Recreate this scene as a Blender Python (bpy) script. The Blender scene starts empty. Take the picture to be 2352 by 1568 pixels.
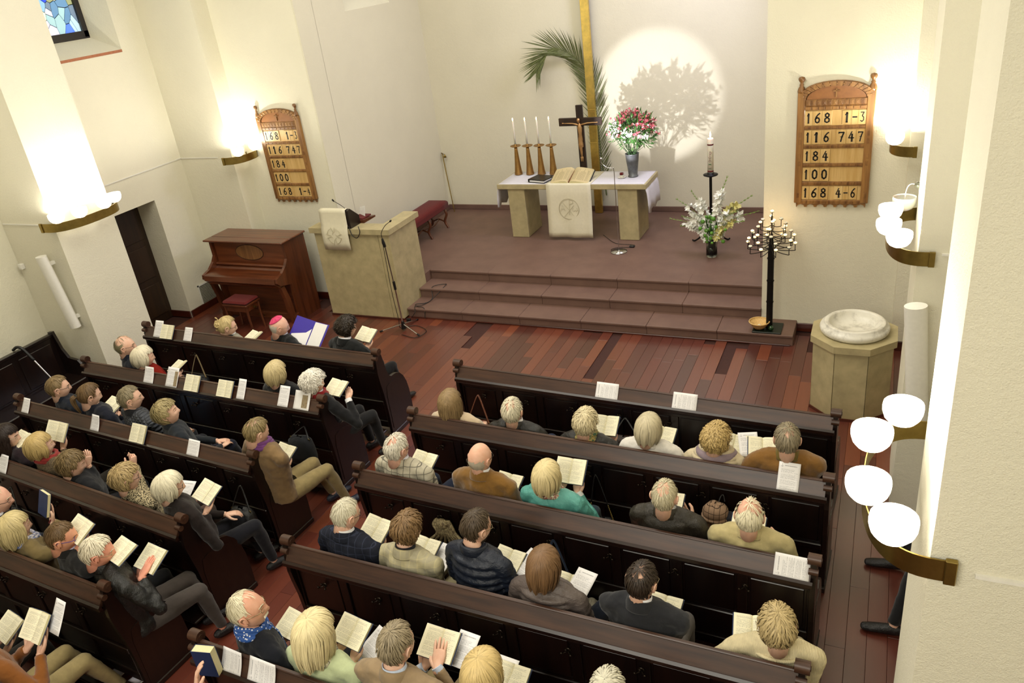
import bpy, math, random
import numpy as np
from mathutils import Vector, Matrix
C = bpy.context.scene.collection
sc = bpy.context.scene
PI = math.pi
# ---------------------------------------------------------------- camera
cam_d = bpy.data.cameras.new('camera'); cam = bpy.data.objects.new('camera', cam_d); C.objects.link(cam)
cam_d.sensor_width = 36.0; cam_d.lens = 28.03; cam_d.clip_start = 0.05; cam_d.clip_end = 100
cam.matrix_world = Matrix(((0.910630, -0.078655, 0.405667, 0.000000), (0.395985, 0.446688, -0.802288, 0.000000), (-0.118103, 0.891226, 0.437914, 4.581600), (0.000000, 0.000000, 0.000000, 1.000000)))
sc.camera = cam
# ---------------------------------------------------------------- world, exposure
w = bpy.data.worlds.new('world'); sc.world = w; w.use_nodes = True
w.node_tree.nodes['Background'].inputs[0].default_value = (0.75, 0.8, 1.0, 1)
w.node_tree.nodes['Background'].inputs[1].default_value = 0.4
sc.view_settings.view_transform = 'Standard'; sc.view_settings.look = 'None'
sc.view_settings.exposure = 0.12; sc.view_settings.gamma = 1.0; sc.view_settings.use_curve_mapping = False
sc.cycles.use_denoising = True; sc.cycles.use_adaptive_sampling = True; sc.cycles.adaptive_threshold = 0.02
sc.cycles.max_bounces = 6; sc.cycles.diffuse_bounces = 3; sc.cycles.glossy_bounces = 3
sc.cycles.transmission_bounces = 5; sc.cycles.transparent_max_bounces = 6
sc.cycles.sample_clamp_indirect = 6.0; sc.cycles.caustics_reflective = False; sc.cycles.caustics_refractive = False
WARM = (1.0, 0.955, 0.82)
BULB_W = 44.0          # each sconce bulb
def light(name, kind, loc, power, color, **kw):
    d = bpy.data.lights.new(name, kind); d.energy = power; d.color = color
    for k, v in kw.items(): setattr(d, k, v)
    o = bpy.data.objects.new(name, d); C.objects.link(o); o.location = loc
    return o
def aim(o, target):
    o.rotation_euler = (Vector(target) - o.location).to_track_quat('-Z', 'Y').to_euler()
# small theatre spot trained on the bouquet and the apse wall
sp = light('altar_spot', 'SPOT', (-3.61, 10.46, 1.87), 150, (0.95, 0.94, 1.0), spot_size=math.radians(54), spot_blend=0.3, shadow_soft_size=0.012)
aim(sp, (-3.35, 12.55, 2.18))
# area fills added to brighten the room, no fixtures, above and behind the frame
light('nave_fill', 'AREA', (-4.2, 5.2, 7.2), 340, (1.0, 0.955, 0.84), shape='RECTANGLE', size=5.0, size_y=4.0)
light('gallery_fill', 'AREA', (-2.2, -1.8, 5.6), 250, (1.0, 0.955, 0.84), shape='RECTANGLE', size=4.0, size_y=2.0).rotation_euler = (math.radians(28), 0, 0)  # added fill for piers and backs turned to the camera
light('chancel_fill', 'AREA', (-4.2, 10.3, 7.2), 60, (1.0, 0.95, 0.82), shape='RECTANGLE', size=2.5, size_y=1.2)  # unseen fill added to lift the apse walls
# daylight through the apse window on the right flank
dl = light('apse_daylight', 'AREA', (-1.45, 10.6, 4.6), 110, (0.72, 0.72, 1.0), shape='RECTANGLE', size=1.0, size_y=1.6)
aim(dl, (-7.2, 10.6, 1.6))

# ---------------------------------------------------------------- helpers
def V(*a): return Vector(a)
class MB:
    """collects vertices and faces, builds ONE mesh object"""
    def __init__(s): s.v = []; s.f = []; s.uv = []; s.mi = []; s.sm = []; s.hasuv = False; s.att = None
    def add(s, vs, fs, mi=0, smooth=False, uvs=None):
        o = len(s.v); s.v += [tuple(v) for v in vs]
        for i, f in enumerate(fs):
            s.f.append([a + o for a in f]); s.mi.append(mi); s.sm.append(smooth)
            if uvs is not None: s.uv.append(uvs[i]); s.hasuv = True
            else: s.uv.append(None)
        return s
    def box(s, x0, x1, y0, y1, z0, z1, b=0.0, mi=0, M=None):
        if b <= 0:
            vs = [(x, y, z) for z in (z0, z1) for y in (y0, y1) for x in (x0, x1)]
            fs = [(0,2,3,1),(4,5,7,6),(0,1,5,4),(2,6,7,3),(0,4,6,2),(1,3,7,5)]
        else:
            b = min(b, abs(x1-x0)*.49, abs(y1-y0)*.49, abs(z1-z0)*.49)
            vs = []; idx = {}
            X = (x0, x1); Y = (y0, y1); Z = (z0, z1)
            for i in (0, 1):
                for j in (0, 1):
                    for k in (0, 1):
                        sx, sy, sz = (1 if i == 0 else -1)*b, (1 if j == 0 else -1)*b, (1 if k == 0 else -1)*b
                        for a, (dx, dy, dz) in enumerate(((0, sy, sz), (sx, 0, sz), (sx, sy, 0))):
                            idx[i, j, k, a] = len(vs); vs.append((X[i]+dx, Y[j]+dy, Z[k]+dz))
            fs = []
            for i in (0, 1): q = [idx[i,0,0,0], idx[i,1,0,0], idx[i,1,1,0], idx[i,0,1,0]]; fs.append(q[::-1] if i == 0 else q)
            for j in (0, 1): q = [idx[0,j,0,1], idx[1,j,0,1], idx[1,j,1,1], idx[0,j,1,1]]; fs.append(q if j == 0 else q[::-1])
            for k in (0, 1): q = [idx[0,0,k,2], idx[1,0,k,2], idx[1,1,k,2], idx[0,1,k,2]]; fs.append(q[::-1] if k == 0 else q)
            for i in (0, 1):
                for j in (0, 1): fs.append([idx[i,j,0,0], idx[i,j,1,0], idx[i,j,1,1], idx[i,j,0,1]])
            for i in (0, 1):
                for k in (0, 1): fs.append([idx[i,0,k,0], idx[i,1,k,0], idx[i,1,k,2], idx[i,0,k,2]])
            for j in (0, 1):
                for k in (0, 1): fs.append([idx[0,j,k,1], idx[1,j,k,1], idx[1,j,k,2], idx[0,j,k,2]])
            for i in (0, 1):
                for j in (0, 1):
                    for k in (0, 1): fs.append([idx[i,j,k,0], idx[i,j,k,1], idx[i,j,k,2]])
        if M is not None: vs = [M @ Vector(v) for v in vs]
        return s.add(vs, fs, mi)
    def tube(s, pts, rad, n=8, cap=True, mi=0, smooth=True, flat=1.0, up=None, round_end=False):
        pts = [Vector(p) for p in pts]
        if not hasattr(rad, '__len__') or (isinstance(rad, tuple) and len(rad) == 2 and not hasattr(rad[0], '__len__')): rad = [rad]*len(pts)
        rad = [r if hasattr(r, '__len__') else (r, r*flat) for r in rad]
        if round_end:
            a = (pts[1]-pts[0]).normalized(); b = (pts[-1]-pts[-2]).normalized(); r0 = rad[0]; r1 = rad[-1]
            pts = [pts[0]-a*r0[1]*.9, pts[0]-a*r0[1]*.5] + pts + [pts[-1]+b*r1[1]*.5, pts[-1]+b*r1[1]*.9]
            rad = [(r0[0]*.35, r0[1]*.35), (r0[0]*.8, r0[1]*.8)] + rad + [(r1[0]*.8, r1[1]*.8), (r1[0]*.35, r1[1]*.35)]
        vs = []; fs = []; N = None
        for i, p in enumerate(pts):
            t = (pts[min(i+1, len(pts)-1)] - pts[max(i-1, 0)])
            if t.length < 1e-9: t = Vector((0, 0, 1))
            t.normalize()
            if N is None:
                N = Vector(up) if up is not None else (Vector((0, 0, 1)) if abs(t.z) < .9 else Vector((0, 1, 0)))
            N = (N - t*N.dot(t))
            if N.length < 1e-6: N = t.orthogonal()
            N.normalize(); B = t.cross(N)
            for k in range(n):
                a = 2*PI*k/n
                vs.append(p + B*(math.cos(a)*rad[i][0]) + N*(math.sin(a)*rad[i][1]))
        m = len(pts)
        for i in range(m-1):
            for k in range(n):
                fs.append((i*n+k, i*n+(k+1) % n, (i+1)*n+(k+1) % n, (i+1)*n+k))
        s.add(vs, fs, mi, smooth)
        if cap: s.add(vs[:n], [tuple(range(n))[::-1]], mi, False); s.add(vs[-n:], [tuple(range(n))], mi, False)
        return s
    def lathe(s, prof, c=(0, 0, 0), n=24, mi=0, smooth=True, M=None, sx=1, sy=1, wob=None):
        vs = []; fs = []
        for i, (r, z) in enumerate(prof):
            for k in range(n):
                a = 2*PI*k/n; rr = r*(1 + (wob(a, z) if wob else 0))
                vs.append(Vector((c[0]+rr*math.cos(a)*sx, c[1]+rr*math.sin(a)*sy, c[2]+z)))
        for i in range(len(prof)-1):
            for k in range(n):
                fs.append((i*n+k, i*n+(k+1) % n, (i+1)*n+(k+1) % n, (i+1)*n+k))
        if prof[0][0] > 1e-5: fs.append(tuple(range(n))[::-1])
        if prof[-1][0] > 1e-5: fs.append(tuple((len(prof)-1)*n+k for k in range(n)))
        if M is not None: vs = [M @ v for v in vs]
        return s.add(vs, fs, mi, smooth)
    def ball(s, c, r, n=12, m=8, mi=0, M=None):
        if not hasattr(r, '__len__'): r = (r, r, r)
        vs = []; fs = []
        for i in range(m+1):
            th = PI*i/m
            for k in range(n):
                a = 2*PI*k/n
                vs.append(Vector((r[0]*math.sin(th)*math.cos(a), r[1]*math.sin(th)*math.sin(a), r[2]*math.cos(th))))
        for i in range(m):
            for k in range(n): fs.append((i*n+k, (i+1)*n+k, (i+1)*n+(k+1) % n, i*n+(k+1) % n))
        if M is not None: vs = [M @ v for v in vs]
        vs = [v + Vector(c) for v in vs]
        return s.add(vs, fs, mi, True)
    def prism(s, poly, a0, a1, axis='x', mi=0, smooth=False):
        """poly of 2-D points extruded along axis from a0 to a1"""
        n = len(poly)
        def P(q, a): return {'x': (a, q[0], q[1]), 'y': (q[0], a, q[1]), 'z': (q[0], q[1], a)}[axis]
        vs = [P(q, a0) for q in poly] + [P(q, a1) for q in poly]
        fs = [tuple(range(n)), tuple(range(n, 2*n))[::-1]] + [(k, n+k, n+(k+1) % n, (k+1) % n) for k in range(n)]
        return s.add(vs, fs, mi, smooth)
    def grid(s, P, mi=0, smooth=True, uv=None, closed=False):
        """P[i][j] rows of points"""
        r, c = len(P), len(P[0]); vs = [p for row in P for p in row]; fs = []; uvs = []
        for i in range(r-1):
            for j in range(c if closed else c-1):
                j2 = (j+1) % c
                fs.append((i*c+j, i*c+j2, (i+1)*c+j2, (i+1)*c+j))
                if uv: uvs.append([(j/(c-1), i/(r-1)), ((j+1)/(c-1), i/(r-1)), ((j+1)/(c-1), (i+1)/(r-1)), (j/(c-1), (i+1)/(r-1))])
        return s.add(vs, fs, mi, smooth, uvs if uv else None)
    def build(s, name, mats, parent=None, world=True, xf=None, fixn=False):
        me = bpy.data.meshes.new(name)
        org = Vector((0, 0, 0))
        if parent is not None and world: 
            pp = parent; 
            while pp is not None: org += Vector(pp.location); pp = pp.parent
        vs = s.v
        if xf is not None: vs = [tuple(xf @ Vector(v)) for v in vs]
        if org.length > 0: vs = [(v[0]-org.x, v[1]-org.y, v[2]-org.z) for v in vs]
        me.from_pydata(vs, [], s.f)
        if not isinstance(mats, (list, tuple)): mats = [mats]
        for m in mats: me.materials.append(m)
        me.polygons.foreach_set('use_smooth', s.sm)
        if len(mats) > 1: me.polygons.foreach_set('material_index', s.mi)
        if s.hasuv:
            ul = me.uv_layers.new(name='UVMap'); flat = []
            for f, u in zip(s.f, s.uv):
                for k in range(len(f)): flat += list(u[k]) if u else [-1.0, -1.0]
            ul.data.foreach_set('uv', flat)
        if s.att is not None:
            a = me.attributes.new('hv', 'FLOAT', 'POINT'); a.data.foreach_set('value', s.att)
        if fixn:
            import bmesh
            bm = bmesh.new(); bm.from_mesh(me); bmesh.ops.recalc_face_normals(bm, faces=bm.faces); bm.to_mesh(me); bm.free()
        me.update()
        o = bpy.data.objects.new(name, me); C.objects.link(o)
        if parent is not None: o.parent = parent
        return o
def tag(o, label=None, cat=None, group=None, kind=None):
    if label: o['label'] = label
    if cat: o['category'] = cat
    if group: o['group'] = group
    if kind: o['kind'] = kind
    return o
def thing(name, label, cat, loc=(0, 0, 0), group=None, rotz=0):
    o = bpy.data.objects.new(name, None); C.objects.link(o); o.location = loc; o.rotation_euler = (0, 0, rotz)
    o.empty_display_size = .1
    return tag(o, label, cat, group)
def struct(o): o['kind'] = 'structure'; return o
def bez(p, n=12):
    """Catmull-Rom through the points"""
    p = [Vector(q) for q in p]; q = [p[0]*2-p[1]] + p + [p[-1]*2-p[-2]]; out = []
    for i in range(1, len(q)-2):
        for k in range(n):
            t = k/n
            out.append(0.5*((2*q[i]) + (q[i+1]-q[i-1])*t + (2*q[i-1]-5*q[i]+4*q[i+1]-q[i+2])*t*t + (3*q[i]-q[i-1]-3*q[i+1]+q[i+2])*t**3))
    return out + [p[-1]]

# ---------------------------------------------------------------- materials
def hexc(h):
    h = h.lstrip('#'); c = [int(h[i:i+2], 16)/255 for i in (0, 2, 4)]
    return tuple((x/12.92 if x <= .04045 else ((x+.055)/1.055)**2.4) for x in c)
class NT:
    def __init__(s, name):
        s.m = bpy.data.materials.new(name); s.m.use_nodes = True; s.t = s.m.node_tree; s.b = s.t.nodes['Principled BSDF']
    def n(s, typ, **kw):
        nd = s.t.nodes.new(typ)
        for k, v in kw.items():
            if k.startswith('i_'):
                key = k[2:]; nd.inputs[int(key) if key.isdigit() else key].default_value = v
            else: setattr(nd, k, v)
        return nd
    def l(s, a, b): s.t.links.new(a, b)
    def math(s, op, a, b=None, c=None):
        nd = s.n('ShaderNodeMath', operation=op)
        for i, x in enumerate((a, b, c)):
            if x is None: continue
            if hasattr(x, 'type'): s.l(x, nd.inputs[i])
            else: nd.inputs[i].default_value = x
        return nd.outputs[0]
    def coord(s, kind='Object', scale=(1, 1, 1), rot=(0, 0, 0)):
        tc = s.n('ShaderNodeTexCoord'); mp = s.n('ShaderNodeMapping'); mp.inputs['Scale'].default_value = scale; mp.inputs['Rotation'].default_value = rot
        s.l(tc.outputs[kind], mp.inputs[0]); return mp.outputs[0]
    def noise(s, co, scale, detail=3, rough=.6):
        nd = s.n('ShaderNodeTexNoise'); nd.inputs['Scale'].default_value = scale; nd.inputs['Detail'].default_value = detail; nd.inputs['Roughness'].default_value = rough
        s.l(co, nd.inputs['Vector']); return nd.outputs[0]
    def ramp(s, fac, stops):
        nd = s.n('ShaderNodeValToRGB'); e = nd.color_ramp.elements
        while len(e) < len(stops): e.new(.5)
        for k, (p, c) in enumerate(stops): e[k].position = p; e[k].color = (*c, 1)
        s.l(fac, nd.inputs[0]); return nd.outputs[0]
    def mix(s, fac, a, b, mode='MIX'):
        nd = s.n('ShaderNodeMix', data_type='RGBA', blend_type=mode)
        for i, x in ((0, fac), (6, a), (7, b)):
            if hasattr(x, 'type'): s.l(x, nd.inputs[i])
            else: nd.inputs[i].default_value = x if i == 0 else (*x, 1)
        return nd.outputs[2]
    def col(s, x):
        if hasattr(x, 'type'): s.l(x, s.b.inputs['Base Color'])
        else: s.b.inputs['Base Color'].default_value = (*x, 1)
    def bump(s, h, strength=.3, dist=.01):
        nd = s.n('ShaderNodeBump'); nd.inputs['Strength'].default_value = strength; nd.inputs['Distance'].default_value = dist
        s.l(h, nd.inputs['Height']); s.l(nd.outputs[0], s.b.inputs['Normal'])
    def set(s, rough=.6, metal=0, spec=None, **kw):
        s.b.inputs['Roughness'].default_value = rough; s.b.inputs['Metallic'].default_value = metal
        if spec is not None: s.b.inputs['Specular IOR Level'].default_value = spec
        for k, v in kw.items(): s.b.inputs[k.replace('_', ' ')].default_value = v
        return s
def plain(name, col, rough=.6, metal=0, nscale=30, var=.12, bump=0, bscale=80, spec=None, **kw):
    t = NT(name); c = hexc(col) if isinstance(col, str) else col; co = t.coord()
    f = t.noise(co, nscale); d = tuple(x*(1-var) for x in c); e = tuple(min(1, x*(1+var)) for x in c)
    t.col(t.ramp(f, [(.3, d), (.7, e)])); t.set(rough, metal, spec, **kw)
    if bump: t.bump(t.noise(co, bscale, 4), bump, .004)
    return t.m
def plaster(name, col, bumpy=.35, scale=70):
    t = NT(name); co = t.coord(); c = hexc(col)
    f = t.noise(co, 1.3, 4); t.col(t.ramp(f, [(.3, tuple(x*.95 for x in c)), (.7, c)]))
    h = t.noise(co, scale, 4, .6); h2 = t.noise(co, scale*.25, 2)
    t.bump(t.math('ADD', h, h2), bumpy, .012); t.set(.85, spec=.2); return t.m
def wood(name, dark, lite, rough=.35, axis='X', scale=6, coat=0.0):
    t = NT(name); sc_ = {'X': (.25, 3, 3), 'Y': (3, .25, 3), 'Z': (3, 3, .25)}[axis]
    co = t.coord(scale=sc_); f = t.noise(co, scale, 5, .6); oi = t.n('ShaderNodeObjectInfo')
    f2 = t.math('ADD', f, t.math('MULTIPLY', t.math('SUBTRACT', oi.outputs['Random'], .5), .15))
    t.col(t.ramp(f2, [(.28, hexc(dark)), (.72, hexc(lite))])); t.set(rough, coat_Weight=coat) if False else t.set(rough)
    t.b.inputs['Coat Weight'].default_value = coat; t.b.inputs['Coat Roughness'].default_value = .25
    t.bump(f, .08, .003); return t.m
def emit(name, col, strength, base=(.8, .8, .8)):
    t = NT(name); t.col(base); t.b.inputs['Emission Color'].default_value = (*col, 1); t.b.inputs['Emission Strength'].default_value = strength
    return t.m
M = {}
M['wall'] = plaster('plaster_cream', 'E6E1CC'); M['wall_apse'] = plaster('plaster_apse', 'DFD9C2', .2); M['stipple'] = plaster('plaster_rough', 'E7E2CE', .45, 170)
M['ceil'] = plaster('plaster_ceiling', 'E6E0D0')
M['pew'] = wood('dark_oak', '100605', '26120B', .34, 'X', 7, .25)
M['pewv'] = wood('dark_oak_upright', '0C0504', '1C0D08', .34, 'Z', 7, .25)
M['ledge'] = wood('worn_oak', '2A1710', '4A2F20', .42, 'X', 9, .08)
M['walnut'] = wood('red_walnut', '4A2212', '7A4224', .28, 'X', 5, .4)
M['walnutv'] = wood('red_walnut_upright', '44200F', '6C381E', .3, 'Z', 5, .4)
M['burl'] = wood('burl_inlay', '6E4424', '94683A', .28, 'Z', 9, .4)
M['carved'] = wood('carved_oak', '5E3818', 'A67840', .38, 'Z', 7, .3)
M['maple'] = wood('maple_tile', 'C29A58', 'E0C084', .45, 'Z', 8)
M['door'] = wood('door_wood', '1C100A', '33200F', .45, 'Z', 6)
M['skirting'] = wood('skirting_wood', '34120A', '56210F', .3, 'X', 6, .3)
def floorwood():
    t = NT('floor_jatoba'); co = t.coord(scale=(3, .22, 3)); f = t.noise(co, 9, 5, .65); oi = t.n('ShaderNodeObjectInfo')
    at = t.n('ShaderNodeAttribute', attribute_name='hv')
    r = t.math('FRACT', t.math('ADD', t.math('MULTIPLY', oi.outputs['Random'], 1.0), at.outputs['Fac']))
    base = t.ramp(r, [(.0, hexc('4A2219')), (.15, hexc('57291E')), (.45, hexc('652F22')), (.75, hexc('703725')), (1., hexc('84452B'))])
    t.col(t.mix(t.math('MULTIPLY', f, .45), base, hexc('421B13'))); t.set(.34); t.b.inputs['Coat Weight'].default_value = .6; t.b.inputs['Coat Roughness'].default_value = .26
    t.bump(f, .06, .002); return t.m
M['plank'] = floorwood()
M['sub'] = plain('subfloor', '3A1A12', .8)
M['stone'] = plain('limestone', 'B0A37C', .5, nscale=7, var=.14, bump=.06, bscale=150)
def slabmat():
    t = NT('porphyry'); co = t.coord(); f = t.noise(co, 3, 4); g = t.noise(co, 240, 2)
    t.col(t.mix(t.math('MULTIPLY', g, .3), t.ramp(f, [(.3, hexc('634A40')), (.7, hexc('74594D'))]), hexc('7F6256'))); t.set(.55); t.bump(g, .12, .002); return t.m
M['slab'] = slabmat()
def marblemat():
    t = NT('marble'); co = t.coord(); f = t.noise(co, 5, 8, .7); t.col(t.ramp(f, [(.35, hexc('B9B4A8')), (.5, hexc('E2DED2')), (.8, hexc('EDEAE0'))])); t.set(.35); return t.m
M['marble'] = marblemat()
def brassmat(name, col, rough):
    t = NT(name); co = t.coord(); f = t.noise(co, 14, 3); t.col(t.ramp(f, [(.3, tuple(x*.75 for x in hexc(col))), (.7, hexc(col))])); t.set(rough, 1.0); return t.m
M['brass'] = brassmat('aged_brass', 'A08A4E', .32); M['gold'] = brassmat('gold_leaf', 'F2D476', .32); M['bronze'] = brassmat('bronze', 'B08850', .4); M['bronze_fig'] = brassmat('bronze_figure', 'C9A070', .45)
_g = M['bronze'].node_tree; 
M['chrome'] = plain('chrome', 'C8C8C8', .15, 1.0, var=.03); M['black'] = plain('black_metal', '0C0C0C', .45, .3, var=.2); M['iron'] = plain('wrought_iron', '0E0C0B', .5, .5, var=.2)
M['plastic_black'] = plain('black_plastic', '0D0D0E', .4, var=.2); M['white_paint'] = plain('white_paint', 'E6E3DA', .4, var=.03)
M['wax'] = plain('wax', 'F1EBDA', .5, var=.04, Subsurface_Weight=.3); M['wax_lit'] = emit('lit_wax', (1, .62, .25), .5, (.95, .9, .75))
M['flame'] = emit('flame', (1, .72, .36), 14)
M['bowl'] = emit('lit_glass_bowl', (1.0, .90, .70), 5.5, (.95, .92, .85)); M['bowl_off'] = plain('frosted_glass', 'EFEAE0', .35, var=.02, Subsurface_Weight=.4, Alpha=.9)
M['bulb'] = emit('bulb', (1.0, .86, .62), 9)
def glassmat(name, col, rough=.05, trans=1.0):
    t = NT(name); t.col(hexc(col)); t.set(rough); t.b.inputs['Transmission Weight'].default_value = trans; t.b.inputs['IOR'].default_value = 1.45; return t.m
M['glass'] = glassmat('clear_glass', 'DDE8DD'); M['spect'] = glassmat('lens_glass', 'F4F6F6')
M['cloth_white'] = plain('white_linen', 'D9D6DC', .85, var=.03, bump=.15, bscale=300); M['cloth_cream'] = plain('cream_linen', 'DDD6BC', .85, var=.03, bump=.2, bscale=300)
M['stitch'] = plain('stitching', 'C2B998', .8, var=.05)
M['red'] = plain('red_velvet', '5C0C0B', .9, nscale=60, var=.2, bump=.2, bscale=300, Sheen_Weight=.05)
M['cushion'] = plain('faded_red_cushion', 'A5705C', .9, nscale=40, var=.1)
M['white_paper'] = plain('white_paper', 'E8E6E2', .7, var=.02)
M['cover_blue'] = plain('blue_book_cover', '1C2E55', .5, var=.08); M['cover_dark'] = plain('dark_book_cover', '1B1A22', .5, var=.1)
M['gilt'] = plain('page_edges', 'DCD2A4', .6, nscale=200, var=.08)
M['leaf'] = plain('green_leaf', '3B6428', .5, nscale=20, var=.3); M['leafd'] = plain('dark_leaf', '2C4A22', .5, nscale=20, var=.3); M['seed'] = plain('green_fennel', '5C9030', .6, nscale=40, var=.3); M['leafy'] = plain('young_green', '86A052', .5, nscale=20, var=.25)
M['palm'] = plain('dried_palm', '5E6636', .6, nscale=20, var=.3)
M['petal_w'] = plain('white_petal', 'F0F0E6', .6, nscale=40, var=.05); M['petal_p'] = plain('pink_petal', 'C96A72', .6, nscale=50, var=.3); M['petal_y'] = plain('cream_petal', 'E0D88E', .6, nscale=40, var=.1)
M['wicker'] = plain('wicker', 'D9B370', .6, nscale=80, var=.2, bump=.4, bscale=90)
M['zinc'] = plain('zinc', '6B6E70', .45, .6, nscale=12, var=.3)
def pagemat(name, base, ink, lines, head=False, cols=1, dens=.52):
    """flat print: rows of tiny type on paper"""
    t = NT(name); tc = t.n('ShaderNodeTexCoord'); sp_ = t.n('ShaderNodeSeparateXYZ'); t.l(tc.outputs['UV'], sp_.inputs[0]); u, v = sp_.outputs[0], sp_.outputs[1]
    row = t.math('FLOOR', t.math('MULTIPLY', v, lines)); fr = t.math('FRACT', t.math('MULTIPLY', v, lines))
    on = t.math('MULTIPLY', t.math('GREATER_THAN', fr, .3), t.math('LESS_THAN', fr, .75))
    cb = t.n('ShaderNodeCombineXYZ'); t.l(t.math('MULTIPLY', u, 85), cb.inputs[0]); t.l(t.math('MULTIPLY', row, 7.13), cb.inputs[1])
    nz = t.noise(cb.outputs[0], 1.0, 1); word = t.math('GREATER_THAN', nz, 1-dens)
    wn = t.n('ShaderNodeTexWhiteNoise', noise_dimensions='1D'); t.l(row, wn.inputs['W'])
    endu = t.math('ADD', t.math('MULTIPLY', wn.outputs[0], .35), .62)
    m = t.math('MULTIPLY', t.math('GREATER_THAN', u, .12), t.math('LESS_THAN', u, t.math('MINIMUM', endu, .9)))
    m = t.math('MULTIPLY', m, t.math('MULTIPLY', t.math('GREATER_THAN', v, .08), t.math('LESS_THAN', v, .78 if head else .92)))
    gap = t.math('GREATER_THAN', t.math('FRACT', t.math('MULTIPLY', row, .1731)), .14); m = t.math('MULTIPLY', m, gap)
    ink_f = t.math('MULTIPLY', t.math('MULTIPLY', on, word), m)
    if head:   # letterhead: anchor mark at the left, heading words beside it
        du = t.math('SUBTRACT', u, .16); dv = t.math('SUBTRACT', v, .885)
        shank = t.math('MULTIPLY', t.math('LESS_THAN', t.math('ABSOLUTE', du), .008), t.math('LESS_THAN', t.math('ABSOLUTE', dv), .055))
        rr = t.math('SQRT', t.math('ADD', t.math('POWER', du, 2.0), t.math('POWER', t.math('SUBTRACT', dv, 0.0), 2.0)))
        arc = t.math('MULTIPLY', t.math('MULTIPLY', t.math('GREATER_THAN', rr, .042), t.math('LESS_THAN', rr, .056)), t.math('LESS_THAN', dv, -.01))
        hd = t.math('MULTIPLY', t.math('MULTIPLY', t.math('GREATER_THAN', u, .27), t.math('LESS_THAN', u, .85)), t.math('LESS_THAN', t.math('ABSOLUTE', t.math('SUBTRACT', v, .88)), .014))
        cb2 = t.n('ShaderNodeCombineXYZ'); t.l(t.math('MULTIPLY', u, 60), cb2.inputs[0]); hd = t.math('MULTIPLY', hd, t.math('GREATER_THAN', t.noise(cb2.outputs[0], 1., 1), .42))
        ink_f = t.math('MAXIMUM', ink_f, t.math('MAXIMUM', hd, t.math('MAXIMUM', shank, arc)))
    t.col(t.mix(t.math('MULTIPLY', ink_f, .6), hexc(base), hexc(ink))); t.set(.7); return t.m
M['page'] = pagemat('hymnal_page', 'EFE9CC', '4A463C', 36); M['sheet'] = pagemat('service_sheet', 'ECEAEA', '55555F', 30, True); M['bible_page'] = pagemat('bible_page', 'C9B88A', '5A4A36', 40, dens=.62)
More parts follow.
